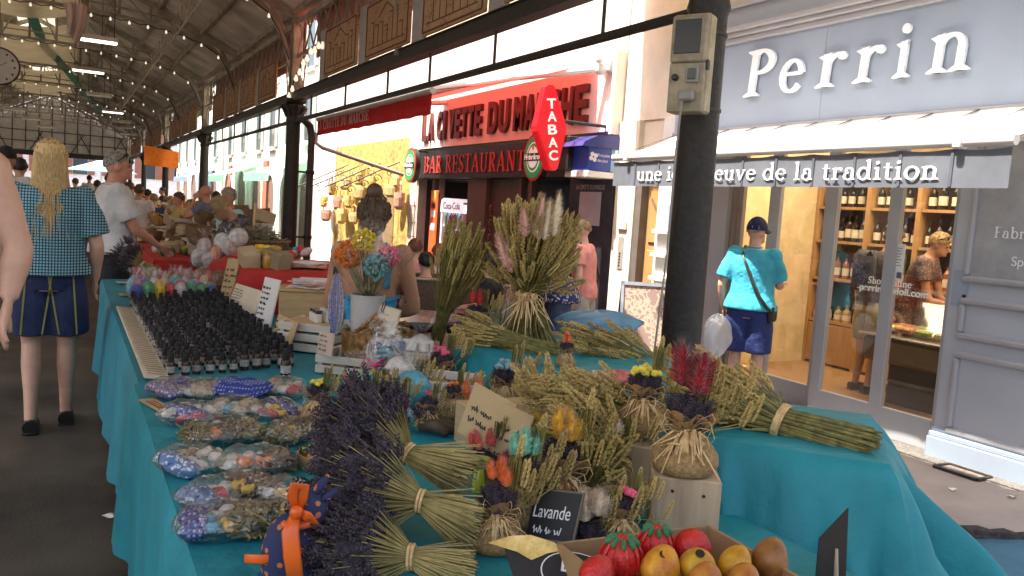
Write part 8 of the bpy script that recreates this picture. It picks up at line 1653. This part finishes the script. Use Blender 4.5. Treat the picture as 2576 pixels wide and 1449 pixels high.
# ------------------------------------------------------------------ stalls farther down the hall
def heap(label, cat, x0, x1, y0, y1, z, n, kinds, group, seed):
    q = random.Random(seed)
    for i in range(n):
        k = kinds[q.randrange(len(kinds))]; o = link(k[0], k[1], None, (q.uniform(x0, x1), q.uniform(y0, y1), z), (q.uniform(-.3, .3), q.uniform(-.3, .3), q.uniform(0, 6.28)), q.uniform(.8, 1.3)); tag(o, k[2] + ' ' + label, cat, group)
def smesh(fn, m_, n_): mb = MB(); fn(mb); me = mb.mesh(n_, m_); me.polygons.foreach_set('use_smooth', [True] * len(me.polygons)); me.set_sharp_from_angle(angle=R(45)); return me
brnb = smesh(lambda mb: mb.lathe([(.06, 0), (.1, .04), (.11, .12), (.1, .11), (0, .06)], 14), mat('wicker_brown', (.2, .12, .06), rough=.9, var=.5, sc=70, bump=1, bsc=150), 'wicker_basket'); jr = smesh(lambda mb: mb.lathe([(.035, 0), (.04, .01), (.04, .09), (.03, .1), (.03, .12), (0, .12)], 12), mat('honey_jar', (.4, .2, .03), rough=.15, orand=.4), 'honey_jar'); wb = smesh(lambda mb: mb.box((0, 0, .05), (.16, .1, .1), b=.008), mat('kraft_carton', (.4, .3, .17), rough=.8, orand=.35), 'carton'); pkk = smesh(lambda mb: mb.sph((0, 0, .04), (.07, .05, .05), 10, 8), mat('white_pack', (.6, .54, .46), rough=.6, orand=.3, var=.4, sc=30), 'packet'); sal = smesh(lambda mb: mb.tube([(-.1, 0, .03), (0, .01, .035), (.1, 0, .03)], [.015, .027, .012], 8), mat('cured_sausage', (.24, .09, .05), rough=.8, orand=.3, var=.4, sc=30), 'sausage'); yl = smesh(lambda mb: mb.sph((0, 0, .045), (.05, .05, .045), 10, 8), mat('lemon', (.7, .48, .04), rough=.5, orand=.2), 'lemon'); grn = smesh(lambda mb: [mb.sph((.03 * math.cos(k), .03 * math.sin(k), .04), (.04, .03, .05), 7, 5) for k in range(4)], mat('leafy_green', (.08, .16, .03), rough=.7, orand=.4, var=.4, sc=40), 'herb_bunch')
K = dict(b=('wicker_basket', brnb, 'brown wicker basket'), j=('honey_jar', jr, 'amber jar'), c=('carton', wb, 'small carton'), p=('packet', pkk, 'pale packet'), s=('sausage', sal, 'dark sausage'), l=('lemon', yl, 'yellow fruit'), g=('herb_bunch', grn, 'green herb bunch'))
for i, (y0, y1, x0, x1, ks, m_, lab_) in enumerate(((8.6, 12.0, .75, 2.3, 'bpcgl', redc2, 'stall right behind the blue cloth table'), (12.6, 17.5, .7, 2.3, 'jspcb', mat('brown_cloth', (.14, .09, .05), rough=.8), 'second stall down the hall'), (18.5, 27, .9, 2.5, 'spjcl', mat('white_cloth', (.55, .52, .46), rough=.8), 'third stall far down the hall'))):
    table('trestle table of the ' + lab_, x0 + .04, x1 - .04, y0 + .04, y1 - .04, .82); cloth('cloth over the ' + lab_, x0, x1, y0, y1, .82, m_, drop=.6, seed=50 + i)
    heap('on the ' + lab_, 'goods', x0 + .1, x1 - .1, y0 + .1, y1 - .1, .823, (70, 90, 60)[i], [K[k] for k in ks], 'goods on the ' + lab_, 60 + i)
    for j in range(3):
        yy = y0 + (y1 - y0) * (j + .5) / 3; st = thing('tiered_rack', ('nearest', 'middle', 'farthest')[j] + ' slatted display rack on the ' + lab_, 'rack', (x0 + .55, yy, .82)); 
        for r2 in range(3): mb = MB(); mb.box((.25 * r2, 0, .12 + .13 * r2), (.22, .7, .02)); mb.build('shelf', slatw, st, world=False); [((lambda mb: (mb.box((.25 * r2, sg * .33, .06 + .065 * r2), (.2, .02, .12 + .13 * r2)), mb.build('support', slatw, st, world=False)))(MB())) for sg in (-1, 1)]
        heap('on a rack of the ' + lab_, 'goods', x0 + .5, x0 + .6, yy - .3, yy + .3, .952, 4, [K[k] for k in ks[:3]], 'rack goods of the ' + lab_, 70 + j); heap('on a rack of the ' + lab_, 'goods', x0 + .76, x0 + .86, yy - .3, yy + .3, 1.082, 4, [K[k] for k in ks[:3]], 'rack goods of the ' + lab_, 80 + j); heap('on a rack of the ' + lab_, 'goods', x0 + 1.0, x0 + 1.1, yy - .3, yy + .3, 1.212, 4, [K[k] for k in ks[:3]], 'rack goods of the ' + lab_, 90 + j)
# big wicker basket of hay and shiny bags behind the red boxes
wp = at(640, 612, D=7.2); wbk = thing('large_wicker_basket', 'large wicker basket of dried herbs behind the shiny bags', 'basket', (wp.x, wp.y, wp.z - .2)); wk = mat('wicker_brown', (.2, .12, .06))
for r2 in range(9): mb = MB(); mb.tube([((.2 + .012 * r2) * math.cos(k * .209), (.16 + .012 * r2) * math.sin(k * .209), .02 + .026 * r2 + .006 * math.sin(k * 3 + r2 * 3.14)) for k in range(31)], .013, 5); mb.build('woven_ring', wk, wbk, world=False, smooth=True)
mb = MB(); mb.lathe([(.18, 0), (.19, .01), (.27, .22)], 20, sy=.85); mb.build('lining', wk, wbk, world=False); mb = MB(); q = random.Random(3)
for i in range(500): a = q.uniform(0, 6.28); r = .27 * math.sqrt(q.random()); c_ = Vector((r * math.cos(a), r * math.sin(a) * .85, .2 + .16 * (1 - (r / .27) ** 2) * q.random())); d = Vector((q.gauss(0, 1), q.gauss(0, 1), q.gauss(0, .4))).normalized() * .06; thin(mb, c_ - d, c_ + d, .004)
tag(mb.build('dried_herbs', mat('grey_green_herb', (.18, .15, .09), rough=.9, var=.5, sc=30), wbk, world=False), kind='stuff')
mb = MB(); mb.tube([(0, .1, 0), (.02, .12, .55)], .012, 6); mb.build('stake', pine, wbk, world=False)
for i, (x, y) in enumerate(((560, 612), (582, 625), (600, 600), (545, 640), (530, 655), (500, 650), (515, 625))):
    p_ = at(x, y, D=6.9); t_ = thing('shiny_bag', ('first', 'second', 'third', 'fourth', 'fifth', 'sixth', 'seventh')[i] + ' shiny cellophane bag of herbs from the red box, in the far cluster', 'gift bag', p_ - Vector((0, 0, .08)), U(0, 6), 'shiny herb bags in the far cluster'); link('wrapper', pk_me, t_); link('filled_sachet', in_me[(5, 1, 5, 8, 1, 5, 1)[i]], t_); t_.scale = (1.7, 1.7, 1.4)
heap('on the near red cloth box', 'goods', 1.08, 1.25, 5.58, 5.75, 1.024, 7, [K['c'], K['p'], K['j']], 'goods on the near red cloth box', 301)
heap('heaped between the red boxes and the blue cloth table', 'goods', 1.0, 1.3, 6.15, 6.45, TZ, 12, [K['c'], K['b'], K['p'], K['j']], 'goods between the red boxes', 302)
for i, (x, y) in enumerate(((2545, 1252), (2395, 1232), (272, 1300))):
    p_ = at(x, y, Z=-.046 if i < 2 else .004); mb = MB(); mb.grid(lambda u, v: Vector((.05 * (u - .5) + .01 * math.sin(5 * v), .035 * (v - .5), .006 * math.sin(4 * u + 3 * v) + .007)), 5, 4); o = mb.build('paper_scrap', whitep); o.location = p_; o.rotation_euler = (0, 0, i * 1.3); tag(o, ('scrap of white paper on the pavement at the right edge', 'smaller scrap of paper on the pavement by the kerb', 'scrap of paper on the hall floor beside the cloth hem')[i], 'litter')
